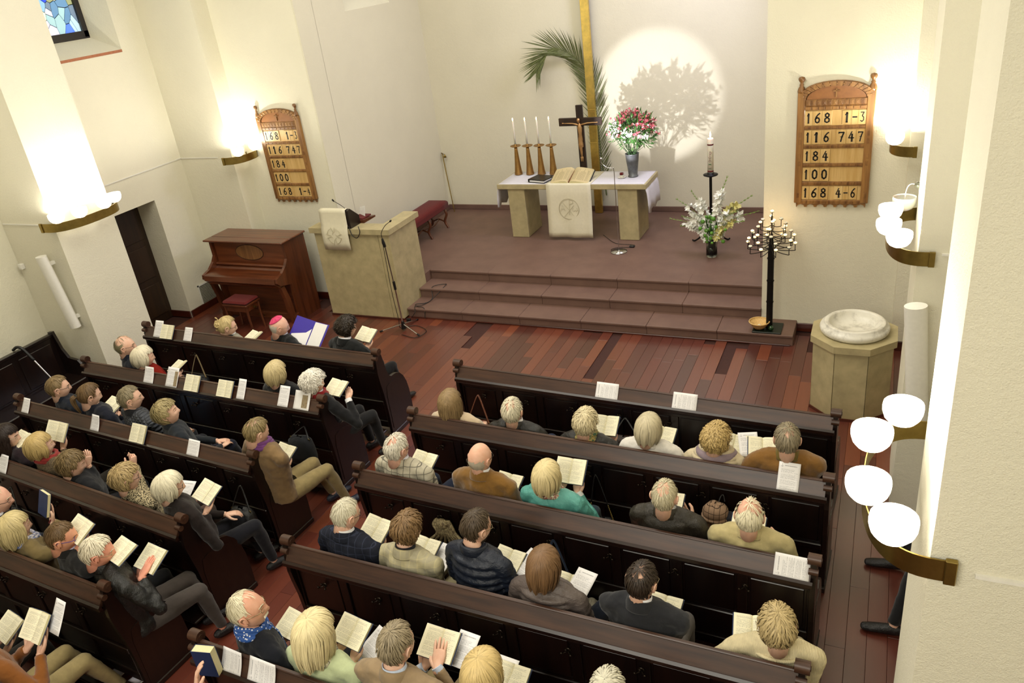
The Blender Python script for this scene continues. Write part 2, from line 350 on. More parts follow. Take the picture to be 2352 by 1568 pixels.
def fabric(name, col, kind='plain', col2=None, scale=1.0):
    t = NT(name); c = hexc(col); c2 = hexc(col2) if col2 else tuple(x*.6 for x in c); co = t.coord(); f = t.noise(co, 18, 4); fine = t.noise(co, 420, 2)
    base = t.ramp(f, [(.3, tuple(x*.86 for x in c)), (.7, tuple(min(1, x*1.1) for x in c))])
    def grid(fr, wdt, rot=(0, 0, 0)):
        s_ = t.n('ShaderNodeSeparateXYZ'); t.l(t.coord(scale=(fr, fr, fr), rot=rot), s_.inputs[0])
        a = t.math('LESS_THAN', t.math('FRACT', s_.outputs[0]), wdt); b = t.math('LESS_THAN', t.math('FRACT', s_.outputs[2]), wdt)
        return a, b, s_
    if kind == 'plain': t.col(base); t.set(.85, spec=.2, Sheen_Weight=.15); t.bump(t.math('ADD', f, t.math('MULTIPLY', fine, .3)), .35, .012)
    elif kind == 'suede': t.col(t.mix(t.noise(co, 9, 5), tuple(x*.75 for x in c), tuple(min(1, x*1.25) for x in c))); t.set(.95, spec=.1, Sheen_Weight=.4); t.bump(t.noise(co, 14, 5), .5, .015)
    elif kind == 'leather':
        t.col(base); t.set(.33, spec=.5); v = t.n('ShaderNodeTexVoronoi', feature='DISTANCE_TO_EDGE'); v.inputs['Scale'].default_value = 220; t.l(co, v.inputs['Vector'])
        t.bump(t.math('ADD', t.noise(t.coord(scale=(1, 1, .6)), 17, 5, .65), t.math('MULTIPLY', v.outputs[0], .15)), .7, .02)
    elif kind == 'check':
        a, b, _ = grid(18*scale, .09); m = t.math('MAXIMUM', a, b); t.col(t.mix(t.math('MULTIPLY', m, .85), base, c2)); t.set(.9, spec=.15); t.bump(t.math('ADD', f, t.math('MULTIPLY', fine, .5)), .3, .01)
    elif kind == 'plaid':
        a, b, _ = grid(9*scale, .35); c_, d, _ = grid(18*scale, .1); m = t.math('ADD', t.math('MULTIPLY', t.math('ADD', a, b), .22), t.math('MULTIPLY', t.math('ADD', c_, d), .3)); t.col(t.mix(m, base, c2)); t.set(.9, spec=.15); t.bump(fine, .3, .004)
    elif kind == 'tweed':
        n2 = t.noise(t.coord(scale=(1, 1, 1)), 110*scale, 2); t.col(t.mix(t.math('GREATER_THAN', n2, .52), base, c2)); t.set(.95, spec=.1); t.bump(n2, .5, .006)
    elif kind == 'quilt':
        s_ = t.n('ShaderNodeSeparateXYZ'); t.l(t.coord(scale=(22, 22, 22)), s_.inputs[0]); p = t.math('ADD', s_.outputs[0], s_.outputs[2]); q = t.math('SUBTRACT', s_.outputs[0], s_.outputs[2])
        h = t.math('MINIMUM', t.math('PINGPONG', p, .5), t.math('PINGPONG', q, .5)); t.col(base); t.set(.7, spec=.3); t.bump(t.math('POWER', t.math('MULTIPLY', h, 2.), .5), .9, .02)
    elif kind == 'puffer': t.col(base); t.set(.45, spec=.45); t.bump(t.noise(t.coord(scale=(1, 1, 2.)), 32, 4), .6, .012)
    elif kind == 'knit':
        w_ = t.n('ShaderNodeTexWave', wave_type='BANDS', bands_direction='X'); w_.inputs['Scale'].default_value = 42; w_.inputs['Distortion'].default_value = 1.; t.l(co, w_.inputs['Vector'])
        t.col(base); t.set(.95, spec=.1); t.bump(w_.outputs['Fac'], .5, .006)
    elif kind == 'dots':
        v = t.n('ShaderNodeTexVoronoi'); v.inputs['Scale'].default_value = 60; t.l(co, v.inputs['Vector']); t.col(t.mix(t.math('LESS_THAN', v.outputs[0], .3), base, c2)); t.set(.7); t.bump(f, .4, .01)
    elif kind == 'floral':
        v = t.n('ShaderNodeTexNoise'); v.inputs['Scale'].default_value = 26; t.l(co, v.inputs['Vector']); t.col(t.ramp(v.outputs[0], [(.38, c), (.46, c2), (.55, c), (.62, c2)])); t.set(.7)
    return t.m
_fab = {}
def fab(col, kind='plain', col2=None, scale=1.0):
    k = (col, kind, col2, scale)
    if k not in _fab: _fab[k] = fabric('fabric_%s_%s' % (kind, col.lower()), col, kind, col2, scale)
    return _fab[k]
_hair = {}
def hairmat(col):
    if col not in _hair:
        t = NT('hair_' + col.lower()); c = hexc(col); at = t.n('ShaderNodeAttribute', attribute_name='hv'); f = t.noise(t.coord(), 30, 3)
        v = t.math('ADD', t.math('MULTIPLY', at.outputs['Fac'], .7), t.math('MULTIPLY', f, .3))
        t.col(t.ramp(v, [(.1, tuple(x*.70 for x in c)), (.5, c), (.95, tuple(min(1, x*1.15+.01) for x in c))])); t.set(.5, spec=.4); t.bump(t.noise(t.coord(), 240, 3), .3, .003)
        _hair[col] = t.m
    return _hair[col]
_skin = {}
def skinmat(col='E6BEA6'):
    if col not in _skin:
        t = NT('skin_' + col.lower()); c = hexc(col); f = t.noise(t.coord(), 16, 4)
        t.col(t.ramp(f, [(.3, tuple((x*.90, x*.80, x*.76)[i] for i, x in enumerate(c))), (.65, c)])); t.set(.5, spec=.35, Subsurface_Weight=.08); t.b.inputs['Subsurface Radius'].default_value = (.02, .008, .004)
        t.bump(t.noise(t.coord(), 90, 3), .12, .003); _skin[col] = t.m
    return _skin[col]
# ================================================================ THE SETTING
XL, XR, YF, YN, YA = -9.74, 1.26, 9.30, 8.99, 12.57      # side walls, chancel front, niche face, apse back
AL, AR, HP = -7.27, -1.22, 0.42                          # apse side walls, podium height
PLX, PRX = -8.75, 0.275                                  # faces of the piers
ZT = 7.6
def wallbox(name, boxes, mat='wall'):
    m = MB()
    for b in boxes: m.box(*b)
    return struct(m.build(name, M[mat]))
# left wall with doorway and deep-set window
wallbox('wall_left', [(XL-.55, XL, 6.7, 7.2, 0, ZT), (XL-.55, XL, 8.28, 9.3, 0, 3.99), (XL-.55, XL, 7.2, 8.28, 1.91, 3.99),
                      (XL-.55, XL, 8.54, 9.3, 3.99, ZT), (XL-.55, XL, 6.7, 7.3, 3.99, ZT), (XL-.55, XL, 7.3, 8.54, 5.7, ZT), (XL-.7, XL+.06, -4, 6.7, 0, ZT)])
m = MB(); wx = XL-.41
m.add([(XL, 7.3, 3.99), (XL, 8.54, 3.99), (wx, 8.41, 4.2), (wx, 7.43, 4.2)], [(0, 1, 2, 3)])
m.add([(XL, 8.54, 3.99), (XL, 8.54, 5.7), (wx, 8.41, 5.5), (wx, 8.41, 4.2)], [(0, 1, 2, 3)])
m.add([(XL, 7.3, 3.99), (wx, 7.43, 4.2), (wx, 7.43, 5.5), (XL, 7.3, 5.7)], [(0, 1, 2, 3)])
m.add([(XL, 7.3, 5.7), (wx, 7.43, 5.5), (wx, 8.41, 5.5), (XL, 8.54, 5.7)], [(0, 1, 2, 3)])
m.box(XL-.012, XL+.004, 7.3, 8.54, 3.955, 3.99, mi=1)
reveal = struct(m.build('trim_1', [M['wall'], plain('brick_edge', 'A86B4C', .8)])); reveal['label'] = 'splayed plaster window reveal with a thin brick edge'
# stained window: frame, panes, dark leads
win = thing('window_1', None, None, (wx, 7.92, 4.85)); struct(win)
m = MB(); fw = .085
m.box(wx-.03, wx+.03, 7.41, 8.43, 4.18, 4.18+fw+.02, .004); m.box(wx-.03, wx+.03, 7.41, 8.43, 5.43, 5.52, .004)
m.box(wx-.03, wx+.03, 8.43-fw, 8.43, 4.2, 5.5, .004); m.box(wx-.03, wx+.03, 7.41, 7.41+fw, 4.2, 5.5, .004)
m.build('window_frame', M['pewv'], win)
MB().box(wx-.03, wx-.022, 7.45, 8.4, 4.2, 5.5).build('lead_backing', M['black'], win)
random.seed(4)
seeds = [(random.uniform(7.48, 8.36), random.uniform(4.26, 5.44)) for _ in range(62)]
cols = [(.03, .08, .85), (.10, .22, .9), (.25, .45, .62), (.12, .25, .42), (.45, .62, .70), (.62, .62, .72), (.75, .82, .60), (.30, .32, .16), (.35, .55, .58), (.16, .22, .3)]
gl = [emit('stained_glass_%d' % i, c, .8, c) for i, c in enumerate(cols)]
def clip(poly, px_, py_, nx, ny):
    out = []
    for i in range(len(poly)):
        a, b = poly[i], poly[(i+1) % len(poly)]
        da = (a[0]-px_)*nx+(a[1]-py_)*ny; db = (b[0]-px_)*nx+(b[1]-py_)*ny
        if da <= 0: out.append(a)
        if da*db < 0: t = da/(da-db); out.append((a[0]+(b[0]-a[0])*t, a[1]+(b[1]-a[1])*t))
    return out
for i, s in enumerate(seeds):
    poly = [(7.49, 4.28), (8.35, 4.28), (8.35, 5.44), (7.49, 5.44)]
    for j, q in enumerate(seeds):
        if i != j and poly:
            nx, ny = (q[0]-s[0]), (q[1]-s[1])*.45; L = math.hypot(nx, ny) or 1e-6; nx /= L; ny /= L
            mx, my = (s[0]+q[0])/2-nx*.005, (s[1]+q[1])/2-ny*.005; poly = clip(poly, mx, my, nx, ny)
    if len(poly) > 2: MB().prism(poly, wx-.021, wx-.012, 'x').build('pane', gl[(i*7) % len(gl)], win, fixn=True)
# left door in its recess
door = thing('door_1', None, None, (XL-.4, 7.9, 0)); struct(door)
MB().box(XL-.44, XL-.40, 7.2, 8.28, 0, 1.91, .004).build('door_leaf', M['door'], door)
for z0, z1 in ((.12, .62), (.72, 1.22), (1.32, 1.82)):
    for y0, y1 in ((7.3, 7.72), (7.78, 8.2)): MB().box(XL-.40, XL-.385, y0, y1, z0, z1, .012).build('door_panel', M['door'], door)
m = MB().tube([(XL-.39, 7.3, 1.0), (XL-.35, 7.3, 1.0), (XL-.35, 7.42, 1.0)], .009); m.build('door_handle', M['brass'], door)
wallbox('wall_left_recess', [(XL-.55, XL-.44, 7.1, 8.35, 0, 2)], 'wall')
# niche faces, chancel front walls, apse
wallbox('wall_front', [(XL-.5, -8.72, YN, 9.8, 0, ZT), (-8.73, AL-.02, YF, 9.705, 0, ZT), (AR, .245, YF, 9.8, 0, ZT), (.24, XR+.5, YN, 9.8, 0, ZT)])
wallbox('wall_apse', [(AL-.4, AR+.4, YA, YA+.3, 0, ZT), (AL-.019, AL, 9.301, 9.71, 0, ZT), (AL-.6, AL, 9.706, 10.45, 0, ZT), (AL-.6, AL, 11.68, YA+.3, 0, ZT), (AL-.6, AL, 10.45, 11.68, 0, 4.07), (AL-.6, AL, 10.45, 11.68, 6.0, ZT),
                      (AR, AR+.4, 9.7, YA+.3, 0, ZT), (AL-.6, AR+.4, 9.5, YA+.3, ZT-.1, ZT)], 'wall_apse')
m = MB(); ax = AL-.42
m.add([(AL, 10.45, 4.07), (AL, 11.68, 4.07), (ax, 11.55, 4.36), (ax, 10.58, 4.36)], [(0, 1, 2, 3)])
m.add([(AL, 11.68, 4.07), (AL, 11.68, 6), (ax, 11.55, 5.8), (ax, 11.55, 4.36)], [(0, 1, 2, 3)])
m.add([(AL, 10.45, 4.07), (ax, 10.58, 4.36), (ax, 10.58, 5.8), (AL, 10.45, 6)], [(0, 1, 2, 3)])
t_ = struct(m.build('trim_2', M['wall'])); t_['label'] = 'sloping grey sill of the high window in the apse side wall'
w2 = thing('window_2', None, None, (ax, 11.06, 5)); struct(w2)
MB().box(ax-.03, ax, 10.5, 11.6, 4.3, 5.9).build('pane', emit('dusk_glass', (.45, .55, .8), .35), w2)
# piers, a pair on each side every 3.28 m
wallbox('wall_pier_left', [(XL-.1, PLX, 5.95, 6.77, 0, ZT)], 'stipple'); wallbox('wall_pier_left_near', [(XL-.1, PLX, 2.62, 3.45, 0, ZT)], 'stipple')
wallbox('wall_pier_right', [(PRX, XR+.1, 5.87, 6.78, 0, ZT)], 'stipple'); wallbox('wall_pier_right_near', [(PRX, XR+.1, 2.62, 3.45, 0, ZT)], 'stipple')
wallbox('wall_right', [(XR, XR+.5, -4, 9.3, 0, ZT)]); wallbox('wall_back', [(XL-.6, XR+.6, -4.2, -4, 0, ZT)]); 
struct(MB().box(XL-.6, XR+.6, -4.2, 9.8, ZT, ZT+.2).build('ceiling', M['ceil']))
# skirting boards
def skirt(name, *b): struct(MB().box(*b, .006).build(name, M['skirting']))
skirt('baseboard_left', XL, XL+.022, 8.28, YN, 0, .11); skirt('baseboard_niche', XL, -8.72, YN-.022, YN, 0, .11); skirt('baseboard_front_left', -8.72, -7.3, YF-.022, YF, 0, .11)
skirt('baseboard_front_right', -.82, .245, YF-.022, YF, 0, .11); skirt('baseboard_front_corner', .24, XR, YN-.022, YN, 0, .11); skirt('baseboard_door', XL-.4, XL, 8.258, 8.28, 0, .11)
skirt('baseboard_right', XR-.022, XR, 3.45, 5.87, 0, .11)
for nm, b in (('baseboard_apse_back', (AL, AR, YA-.025, YA, HP, HP+.085)), ('baseboard_apse_left', (AL, AL+.025, YF+.1, YA, HP, HP+.085)), ('baseboard_apse_right', (AR-.025, AR, YF+.4, YA, HP, HP+.085))):
    struct(MB().box(*b, .004).build(nm, M['slab']))
# picture-rail cable duct running round the walls at lamp height
m = MB()
for b in ((XL, XL+.012, 6.77, YN, 2.34, 2.352), (XL, -9.0, YN-.012, YN, 2.34, 2.352), (PLX-.9, PLX-.25, 5.938, 5.95, 2.34, 2.352), (PRX+.15, XR, 2.606, 2.62, 2.345, 2.36), (PRX+.15, XR, 5.856, 5.87, 2.345, 2.36)): m.box(*b)
d = struct(m.build('trim_3', M['white_paint'])); d['label'] = 'thin cream cable duct along the walls at lamp height'
# nave floor: every board a piece; the 300 most visible singly
floor = struct(MB().box(XL-.6, XR+.1, -4, 9.35, -.2, -.014).build('floor', M['sub']))
random.seed(9); PW = .132; lens_ = (.7, 1.0, 1.35, 1.75, 2.2); pm = {}
for L in lens_:
    pm[L] = MB().box(0, PW-.0016, 0, L-.0016, -.014, 0, .0012)
cand = []; x = XL
while x < XR:
    y = .9 - random.random()*1.5
    while y < 9.3:
        L = random.choice(lens_)
        if y+L > 9.3:
            L = min(lens_, key=lambda q: abs(q-(9.3-y)))
            if y+L > 9.36: break
        yc = y+L/2; sc_ = L
        if yc > 6.3 and x > -8.8: sc_ += 5
        elif -4.75 < x < -3.5 or (-.3 < x < .5 and yc > 3): sc_ += 4
        elif x < -8: sc_ += .5
        cand.append((sc_, x, y, L)); y += L
    x += PW
cand.sort(reverse=True); meshes = {}
for k, (s_, x, y, L) in enumerate(cand[:300]):
    if L not in meshes:
        o = pm[L].build('plank', M['plank'], floor, world=False); meshes[L] = o.data
    else: o = bpy.data.objects.new('plank', meshes[L]); C.objects.link(o); o.parent = floor
    o.location = (x, y, 0)
m = MB(); att = []
for (s_, x, y, L) in cand[300:]:
    n0 = len(m.v); m.box(x, x+PW-.0016, y, y+L-.0016, -.014, 0); att += [random.random()]*(len(m.v)-n0)
m.att = att; o = m.build('plank_field', M['plank'], floor); o['kind'] = 'stuff'
# ---------------------------------------------------------------- chancel: podium and steps of porphyry slabs
ch = struct(MB().box(AL, AR, 9.69, YA, 0, HP-.002).build('chancel_floor', M['slab']))
ch['label'] = 'raised brown stone floor of the chancel'
def step(x0, x1, y0, y1, z0, z1, n):
    xs = [x0+(x1-x0)*i/n for i in range(n+1)]
    for i in range(n):
        a, b = xs[i]+.0015, xs[i+1]-.0015
        MB().box(a, b, y0+.02, y1, z0, z1-.03, .003).build('riser_slab', M['slab'], ch)
        MB().box(a, b, y0, y1+.0, z1-.03, z1, .005).build('tread_slab', M['slab'], ch)
step(-6.1, -.80, 8.86, 9.34, .0, .14, 6); step(-6.1, AR-.0, 9.27, 9.72, .14, .28, 5); step(-6.1, AR-.0, 9.65, 9.95, .28, HP, 5)
MB().box(AL+.01, -6.101, 9.35, 9.689, 0, HP-.003).build('podium_end', M['slab'], ch)
MB().box(-6.05, -.83, 8.855, 8.87, 0, .018, .003).build('wood_strip', M['skirting'], ch)
# ================================================================ WALL LAMPS
def bowl_mb(c, r=.088):
    m = MB(); prof = [(.012, -.080), (.036, -.077), (.060, -.063), (.078, -.040), (.087, -.012), (r, .012), (.086, .030), (.082, .031), (.084, .012), (.083, -.010), (.074, -.036), (.056, -.058), (.03, -.071), (.0, -.072)]
    m.lathe(prof, c, 20); return m
def sconce(kind, side, yc, label, n=4, xc=None, rx=.34, ry=.52, dead=None, z=2.33, a0=95, bh=.052, aa=None):
    """brass band bowed round a pier, glass bowls standing on it; side +1 faces +X"""
    base = Vector((xc, yc, z)); root = thing('wall_lamp', label, 'lamp', base, 'brass wall lamps with glass bowls')
    def P(a, k=1.0): 
        c_, s_ = math.cos(math.radians(a)), math.sin(math.radians(a)); e = .8
        return Vector((xc + side*rx*k*abs(c_)**e*(1 if c_ > 0 else -1), yc + ry*k*abs(s_)**e*(1 if s_ > 0 else -1), z))
    angs = np.linspace(-a0, a0, 41); o1, o2, o3, o4 = [[P(a, k_)+V(0, 0, z_) for a in angs] for k_, z_ in ((1, -bh), (1, bh), (.985, bh), (.985, -bh))]
    m = MB(); m.grid([o1, o2]); m.grid([o2, o3], smooth=False); m.grid([o3, o4]); m.grid([o4, o1], smooth=False)
    for e in (0, -1): m.add([o1[e], o2[e], o3[e], o4[e]], [(0, 1, 2, 3)])
    m.build('brass_band', M['brass'], root)
    for sgn in (-1, 1):
        p = P(sgn*a0); MB().box(p.x-.02, p.x+.02, p.y-.012 if sgn < 0 else p.y-.012, p.y+.012, z-.055, z+.055, .003).build('wall_bracket', M['brass'], root)
        MB().box(p.x-.006, p.x+.006, min(p.y, yc+sgn*(ry-.12)), max(p.y, yc+sgn*(ry-.12)), z-.02, z+.02).build('arm', M['brass'], root)
    sp_ = aa or {4: (-60, -20, 14, 52), 2: (-35, 30), 3: (-50, 0, 50)}[n]
    for i, a in enumerate(sp_):
        p = P(a, .97); c = p + V(0, 0, .128)
        MB().lathe([(.012, .03), (.014, .045), (.028, .055), (.032, .062), (.0, .062)], p, 14).build('cup', M['brass'], root)
        off = dead == i
        b = bowl_mb(c).build('glass_bowl', M['bowl_off'] if off else M['bowl'], root)
        if off:
            b['label'] = 'unlit frosted bowl'
            q = c + V(0, 0, .03); m = MB().tube(bez([c+V(0, 0, -.05), q+V(.005, 0, .05), q+V(.03, -.0, .10), q+V(.07, 0, .10)], 6), .003, 5); m.build('wire', M['white_paint'], b)
            MB().ball(q+V(.085, 0, .095), .026).build('bulb', M['glass'], b)
        else:
            MB().ball(c+V(0, 0, -.01), .03).build('bulb', M['bulb'], b)
            lo = light('lamp_light', 'POINT', c+V(0, 0, .015), BULB_W, WARM, shadow_soft_size=.035)
            lo.parent = root; lo.location = c+V(0, 0, .015)-base
    return root
sconce('near', -1, 3.08, 'large brass wall lamp with glowing bowls on the nearest right pier, closest to the viewer', 4, PRX+.03, rx=.275, ry=.48, aa=(-58, -18, 20, 66), z=2.36, bh=.048)
sconce('mid', -1, 6.32, 'brass wall lamp with one dead frosted bowl on the second right pier', 4, PRX+.05, rx=.26, ry=.50, dead=3, aa=(-50, -12, 20, 60))
sconce('far', -1, 9.05, 'small brass wall lamp at the corner beside the right hymn board', 2, .30, rx=.25, ry=.33, a0=88)
sconce('left', 1, 6.36, 'brass wall lamp bowed across the left pier beside the dark door', 4, PLX-.08, rx=.34, ry=.48)
sconce('leftfar', 1, 9.10, 'small brass wall lamp at the corner beside the left hymn board', 2, -8.74, rx=.28, ry=.30, a0=88)
sconce('leftnear', 1, 3.03, 'brass wall lamp on the near left pier, outside the frame', 4, PLX-.05, rx=.34, ry=.54)
# column loudspeakers, wall switch, vent
def speaker(p0, p1, label, r=.075):
    p0, p1 = Vector(p0), Vector(p1); root = thing('column_speaker', label, 'speaker', p1); ax_ = (p0-p1).normalized()
    MB().tube([p1, p0], r, 20, flat=.75, smooth=True).build('housing', M['white_paint'], root)
    front = Vector((0, -1, 0)); MB().tube([p1+ax_*.04+front*r*.62, p0-ax_*.04+front*r*.62], .03, 8, flat=.25, up=(0, -1, 0)).build('grille', plain('speaker_grille', 'CFCBC2', .6), root)
    MB().box(p0.x-.02, p0.x+.02, p0.y, p0.y+.16, p0.z-.14, p0.z-.10).build('mount', M['white_paint'], root); MB().box(p1.x-.02, p1.x+.02, p1.y, p1.y+.10, p1.z+.1, p1.z+.14).build('mount', M['white_paint'], root)
speaker((-9.0, 5.82, 2.0), (-8.93, 5.86, 1.06), 'white column loudspeaker on the left pier below the brass lamp')
speaker((.29, 5.70, 2.03), (.40, 5.78, .95), 'white column loudspeaker on the second right pier beside the font')
t = thing('wall_switch', 'small white socket box in the corner of the left alcove', 'switch', (-9.6, 5.93, 1.8)); MB().box(-9.63, -9.57, 5.90, 5.95, 1.77, 1.84, .005).build('box', M['white_paint'], t); MB().box(-9.615, -9.585, 5.896, 5.902, 1.79, 1.82, .002).build('rocker', M['white_paint'], t)
t = thing('vent_grille', 'metal ventilation grille low in the side wall behind the piano', 'vent', (XL+.002, 8.71, .2))
m = MB(); y0, y1, z0, z1 = 8.55, 8.88, .06, .42; xx = XL+.001
for b in ((y0, y1, z0, z0+.02), (y0, y1, z1-.02, z1), (y0, y0+.02, z0, z1), (y1-.02, y1, z0, z1)): m.box(xx, xx+.014, *b)
m.build('frame', M['white_paint'], t); m = MB()
for k in range(1, 15): m.box(xx+.002, xx+.009, y0+k*(y1-y0)/15-.0025, y0+k*(y1-y0)/15+.0025, z0, z1); m.box(xx+.002, xx+.009, y0, y1, z0+k*(z1-z0)/15-.0025, z0+k*(z1-z0)/15+.0025)
o = m.build('mesh_bars', plain('vent_metal', 'A9A593', .5), t); o['kind'] = 'stuff'; MB().box(xx, xx+.001, y0, y1, z0, z1).build('backing', M['black'], t)
# ================================================================ HYMN BOARDS
def pen(pts, wd): return pts, wd
GL = {
 '1': [([(.5, .0), (.5, .97)], .2), ([(.5, .99), (.24, .72)], .10), ([(.5, .97), (.66, .82)], .07), ([(.34, .03), (.66, .03)], .07)],
 '6': [([(.82, .97), (.6, .86), (.36, .62), (.24, .36), (.3, .12), (.5, .03), (.72, .1), (.8, .3), (.7, .48), (.5, .54), (.3, .42)], .13)],
 '8': [([(.5, .54), (.28, .66), (.26, .84), (.5, .97), (.74, .84), (.72, .66), (.5, .54), (.22, .38), (.22, .14), (.5, .03), (.78, .14), (.78, .38), (.5, .54)], .13)],
 '4': [([(.58, .99), (.18, .36), (.88, .36)], .1), ([(.62, .74), (.62, .0)], .17)],
 '7': [([(.16, .93), (.84, .93), (.6, .5), (.46, .0)], .14), ([(.16, .99), (.16, .82)], .08), ([(.36, .48), (.74, .48)], .06)],
 '0': [([(.5, .97), (.26, .82), (.2, .5), (.26, .17), (.5, .03), (.74, .17), (.8, .5), (.74, .82), (.5, .97)], .15)],
 '3': [([(.2, .95), (.8, .95), (.48, .6), (.76, .46), (.78, .18), (.5, .03), (.2, .14)], .13)],
 '-': [([(.1, .5), (.9, .5)], .2)]}
M['ink'] = plain('black_numeral_paint', '15110C', .6, var=.05)
def glyph(ch_, x, z, w_, h_, y):
    m = MB(); mir = 1
    for pts, wd in GL[ch_]:
        P_ = [Vector((x+px_*w_, 0, z+pz_*h_)) for px_, pz_ in pts]; wd_ = wd*w_*1.5
        for i in range(len(P_)-1):
            a, b = P_[i], P_[i+1]; d = (b-a); 
            if d.length < 1e-6: continue
            d.normalize(); nrm = Vector((-d.z, 0, d.x)); a = a-d*wd_*.22; b = b+d*wd_*.22
            q = [a+nrm*wd_/2, b+nrm*wd_/2, b-nrm*wd_/2, a-nrm*wd_/2]
            vs = [Vector((v.x, y, v.z)) for v in q]+[Vector((v.x, y+.002, v.z)) for v in q]
            m.add(vs, [(0, 1, 2, 3), (4, 7, 6, 5), (0, 4, 5, 1), (1, 5, 6, 2), (2, 6, 7, 3), (3, 7, 4, 0)])
    return m
def hymnboard(x0, label, rows):
    W_ = .77; yb = YF; z0 = 1.585; base = Vector((x0+W_/2, yb, z0)); root = thing('hymn_board', label, 'hymn board', base, 'carved hymn boards'); X = lambda a: x0+a*W_
    # back board with scalloped foot and arched head
    pts = [(x0+.02, z0+.06)]; n = 7
    for k in range(n):
        a = x0+.02+(W_-.04)*k/n; b = x0+.02+(W_-.04)*(k+1)/n; c = (a+b)/2; r = (b-a)*.38
        pts += [(a+.006, z0), (c-r, z0), (c-r*.8, z0+r*.55), (c, z0+r*.85), (c+r*.8, z0+r*.55), (c+r, z0), (b-.006, z0)]
    pts += [(x0+W_-.02, z0+.06)]; foot = pts
    arch = [(X(.5)+(W_/2-.05)*math.cos(t_), 2.845+.115*math.sin(t_)) for t_ in np.linspace(0, PI, 15)]
    m = MB(); m.prism(foot, yb-.035, yb-.006, 'y'); m.box(x0+.02, x0+W_-.02, yb-.03, yb-.006, z0+.055, 2.85); m.prism(arch+[(X(0)+.05, 2.70), (X(1)-.05, 2.70)][0:2], yb-.03, yb-.006, 'y')
    m.build('back_board', M['carved'], root, fixn=True)
    ya, yb_ = yb-.052, yb-.028
    for a, b in ((0, .105), (.895, 1)): 
        st_ = MB().box(X(a), X(b), ya, yb-.006, z0+.05, 2.85, .006).build('stile', M['carved'], root)
        for zz in (1.70, 2.06, 2.14, 2.30, 2.38): MB().box((X(a)+X(b))/2-.012, (X(a)+X(b))/2+.012, ya-.005, ya, zz, zz+.05, .004).build('carved_lozenge', M['carved'], st_)
    rowz = [(2.50, 2.655), (2.295, 2.45), (2.09, 2.245), (1.885, 2.04), (1.675, 1.83)]
    rails = [(2.455, 2.495), (2.25, 2.29), (2.045, 2.085), (1.835, 1.88), (1.60+.02, 1.67), (2.66, 2.705)]
    for z_a, z_b in rails:
        r_ = MB().box(X(.09), X(.91), ya+.004, yb-.006, z_a, z_b, .004).build('rail', M['carved'], root); m = MB()
        for k in range(9): m.box(X(.1)+k*W_*.089+.004, X(.1)+(k+1)*W_*.089-.006, ya-.002, ya+.004, z_a+.008, z_b-.008, .003)
        o = m.build('notch_carving', M['carved'], r_)
    fr = MB().box(X(.106), X(.894), ya, yb-.006, 2.706, 2.775, .004).build('frieze', M['carved'], root); m = MB()
    for k in range(11):
        a = X(.115)+k*W_*.07; m.box(a, a+.04, ya-.006, ya, 2.715, 2.765, .003); m.box(a+.012, a+.028, ya-.010, ya-.006, 2.73, 2.75, .002)
    m.build('fret_carving', M['carved'], fr)
    # tympanum and arch rim with fret blocks, cross
    tym = MB().prism([(X(.5)+(W_/2-.09)*math.cos(t_), 2.775+.135*math.sin(t_)) for t_ in np.linspace(0, PI, 15)], yb-.042, yb-.03, 'y').build('tympanum', M['walnut'] if 0 else plain('oiled_oak_panel', '8A5A30', .35, nscale=12, var=.2), root, fixn=True)
    m = MB()
    for k in range(16):
        t0, t1 = PI*(k+.06)/16, PI*(k+.94)/16
        q = [(X(.5)+(W_/2-.012)*math.cos(t0), 2.80+.155*math.sin(t0)), (X(.5)+(W_/2-.012)*math.cos(t1), 2.80+.155*math.sin(t1)), (X(.5)+(W_/2-.085)*math.cos(t1), 2.785+.125*math.sin(t1)), (X(.5)+(W_/2-.085)*math.cos(t0), 2.785+.125*math.sin(t0))]
        m.prism(q, ya-.004, yb-.03, 'y')
    for k in range(15):
        t0 = PI*(k+.5)/15; c = Vector((X(.5)+(W_/2-.048)*math.cos(t0), ya-.006, 2.793+.14*math.sin(t0))); m.box(c.x-.012, c.x+.012, c.y-.002, c.y+.004, c.z-.009, c.z+.009, .003)
    m.build('arch_rim', M['carved'], root, fixn=True)
    MB().box(X(.5)-.008, X(.5)+.008, yb-.056, yb-.04, 2.79, 2.885, .003).box(X(.5)-.035, X(.5)+.035, yb-.056, yb-.04, 2.85, 2.866, .003).build('relief_cross', M['carved'], root)
    for a in (.045, .955):
        MB().lathe([(.0, 0), (.034, 0), (.036, .02), (.030, .05), (.016, .075), (.022, .085), (.014, .095), (.014, .11), (.026, .125), (.032, .145), (.024, .165), (.0, .172)], (X(a), yb-.032, 2.845), 10, sy=.75, wob=lambda a_, z_: .12*math.cos(6*a_)).build('finial', M['carved'], root)
    for (z_a, z_b), tiles in zip(rowz, rows):
        MB().box(X(.1), X(.9), yb-.034, yb-.028, z_a-.01, z_b+.01).build('slot_back', plain('slot_board', 'B08E56', .5, nscale=12, var=.15) if 0 else M['maple'], root)
        for a, b, ch_ in tiles:
            xa, xb = x0+.08+a*.61, x0+.08+b*.61
            tl = MB().box(xa+.001, xb-.001, yb-.046, yb-.035, z_a+.002, z_b-.004, .0015).build('number_tile', M['maple'], root)
            if ch_ != ' ':
                g = glyph(ch_, xa+.012 if ch_ != '-' else xa+.008, z_a+.026, (xb-xa)-.024 if ch_ != '-' else (xb-xa)-.016, .105, yb-.0478).build('numeral', M['ink'], tl)
    return root
A3 = [(0, .128), (.128, .29), (.29, .452)]
def row_(s1, s2, w2): return [(a, b, c) for (a, b), c in zip(A3, s1)] + [(a, b, c) for (a, b), c in zip(w2, s2)]
w13 = [(.62, .765), (.765, .875), (.875, 1.0)]; w747 = [(.54, .70), (.70, .86), (.86, 1.0)]
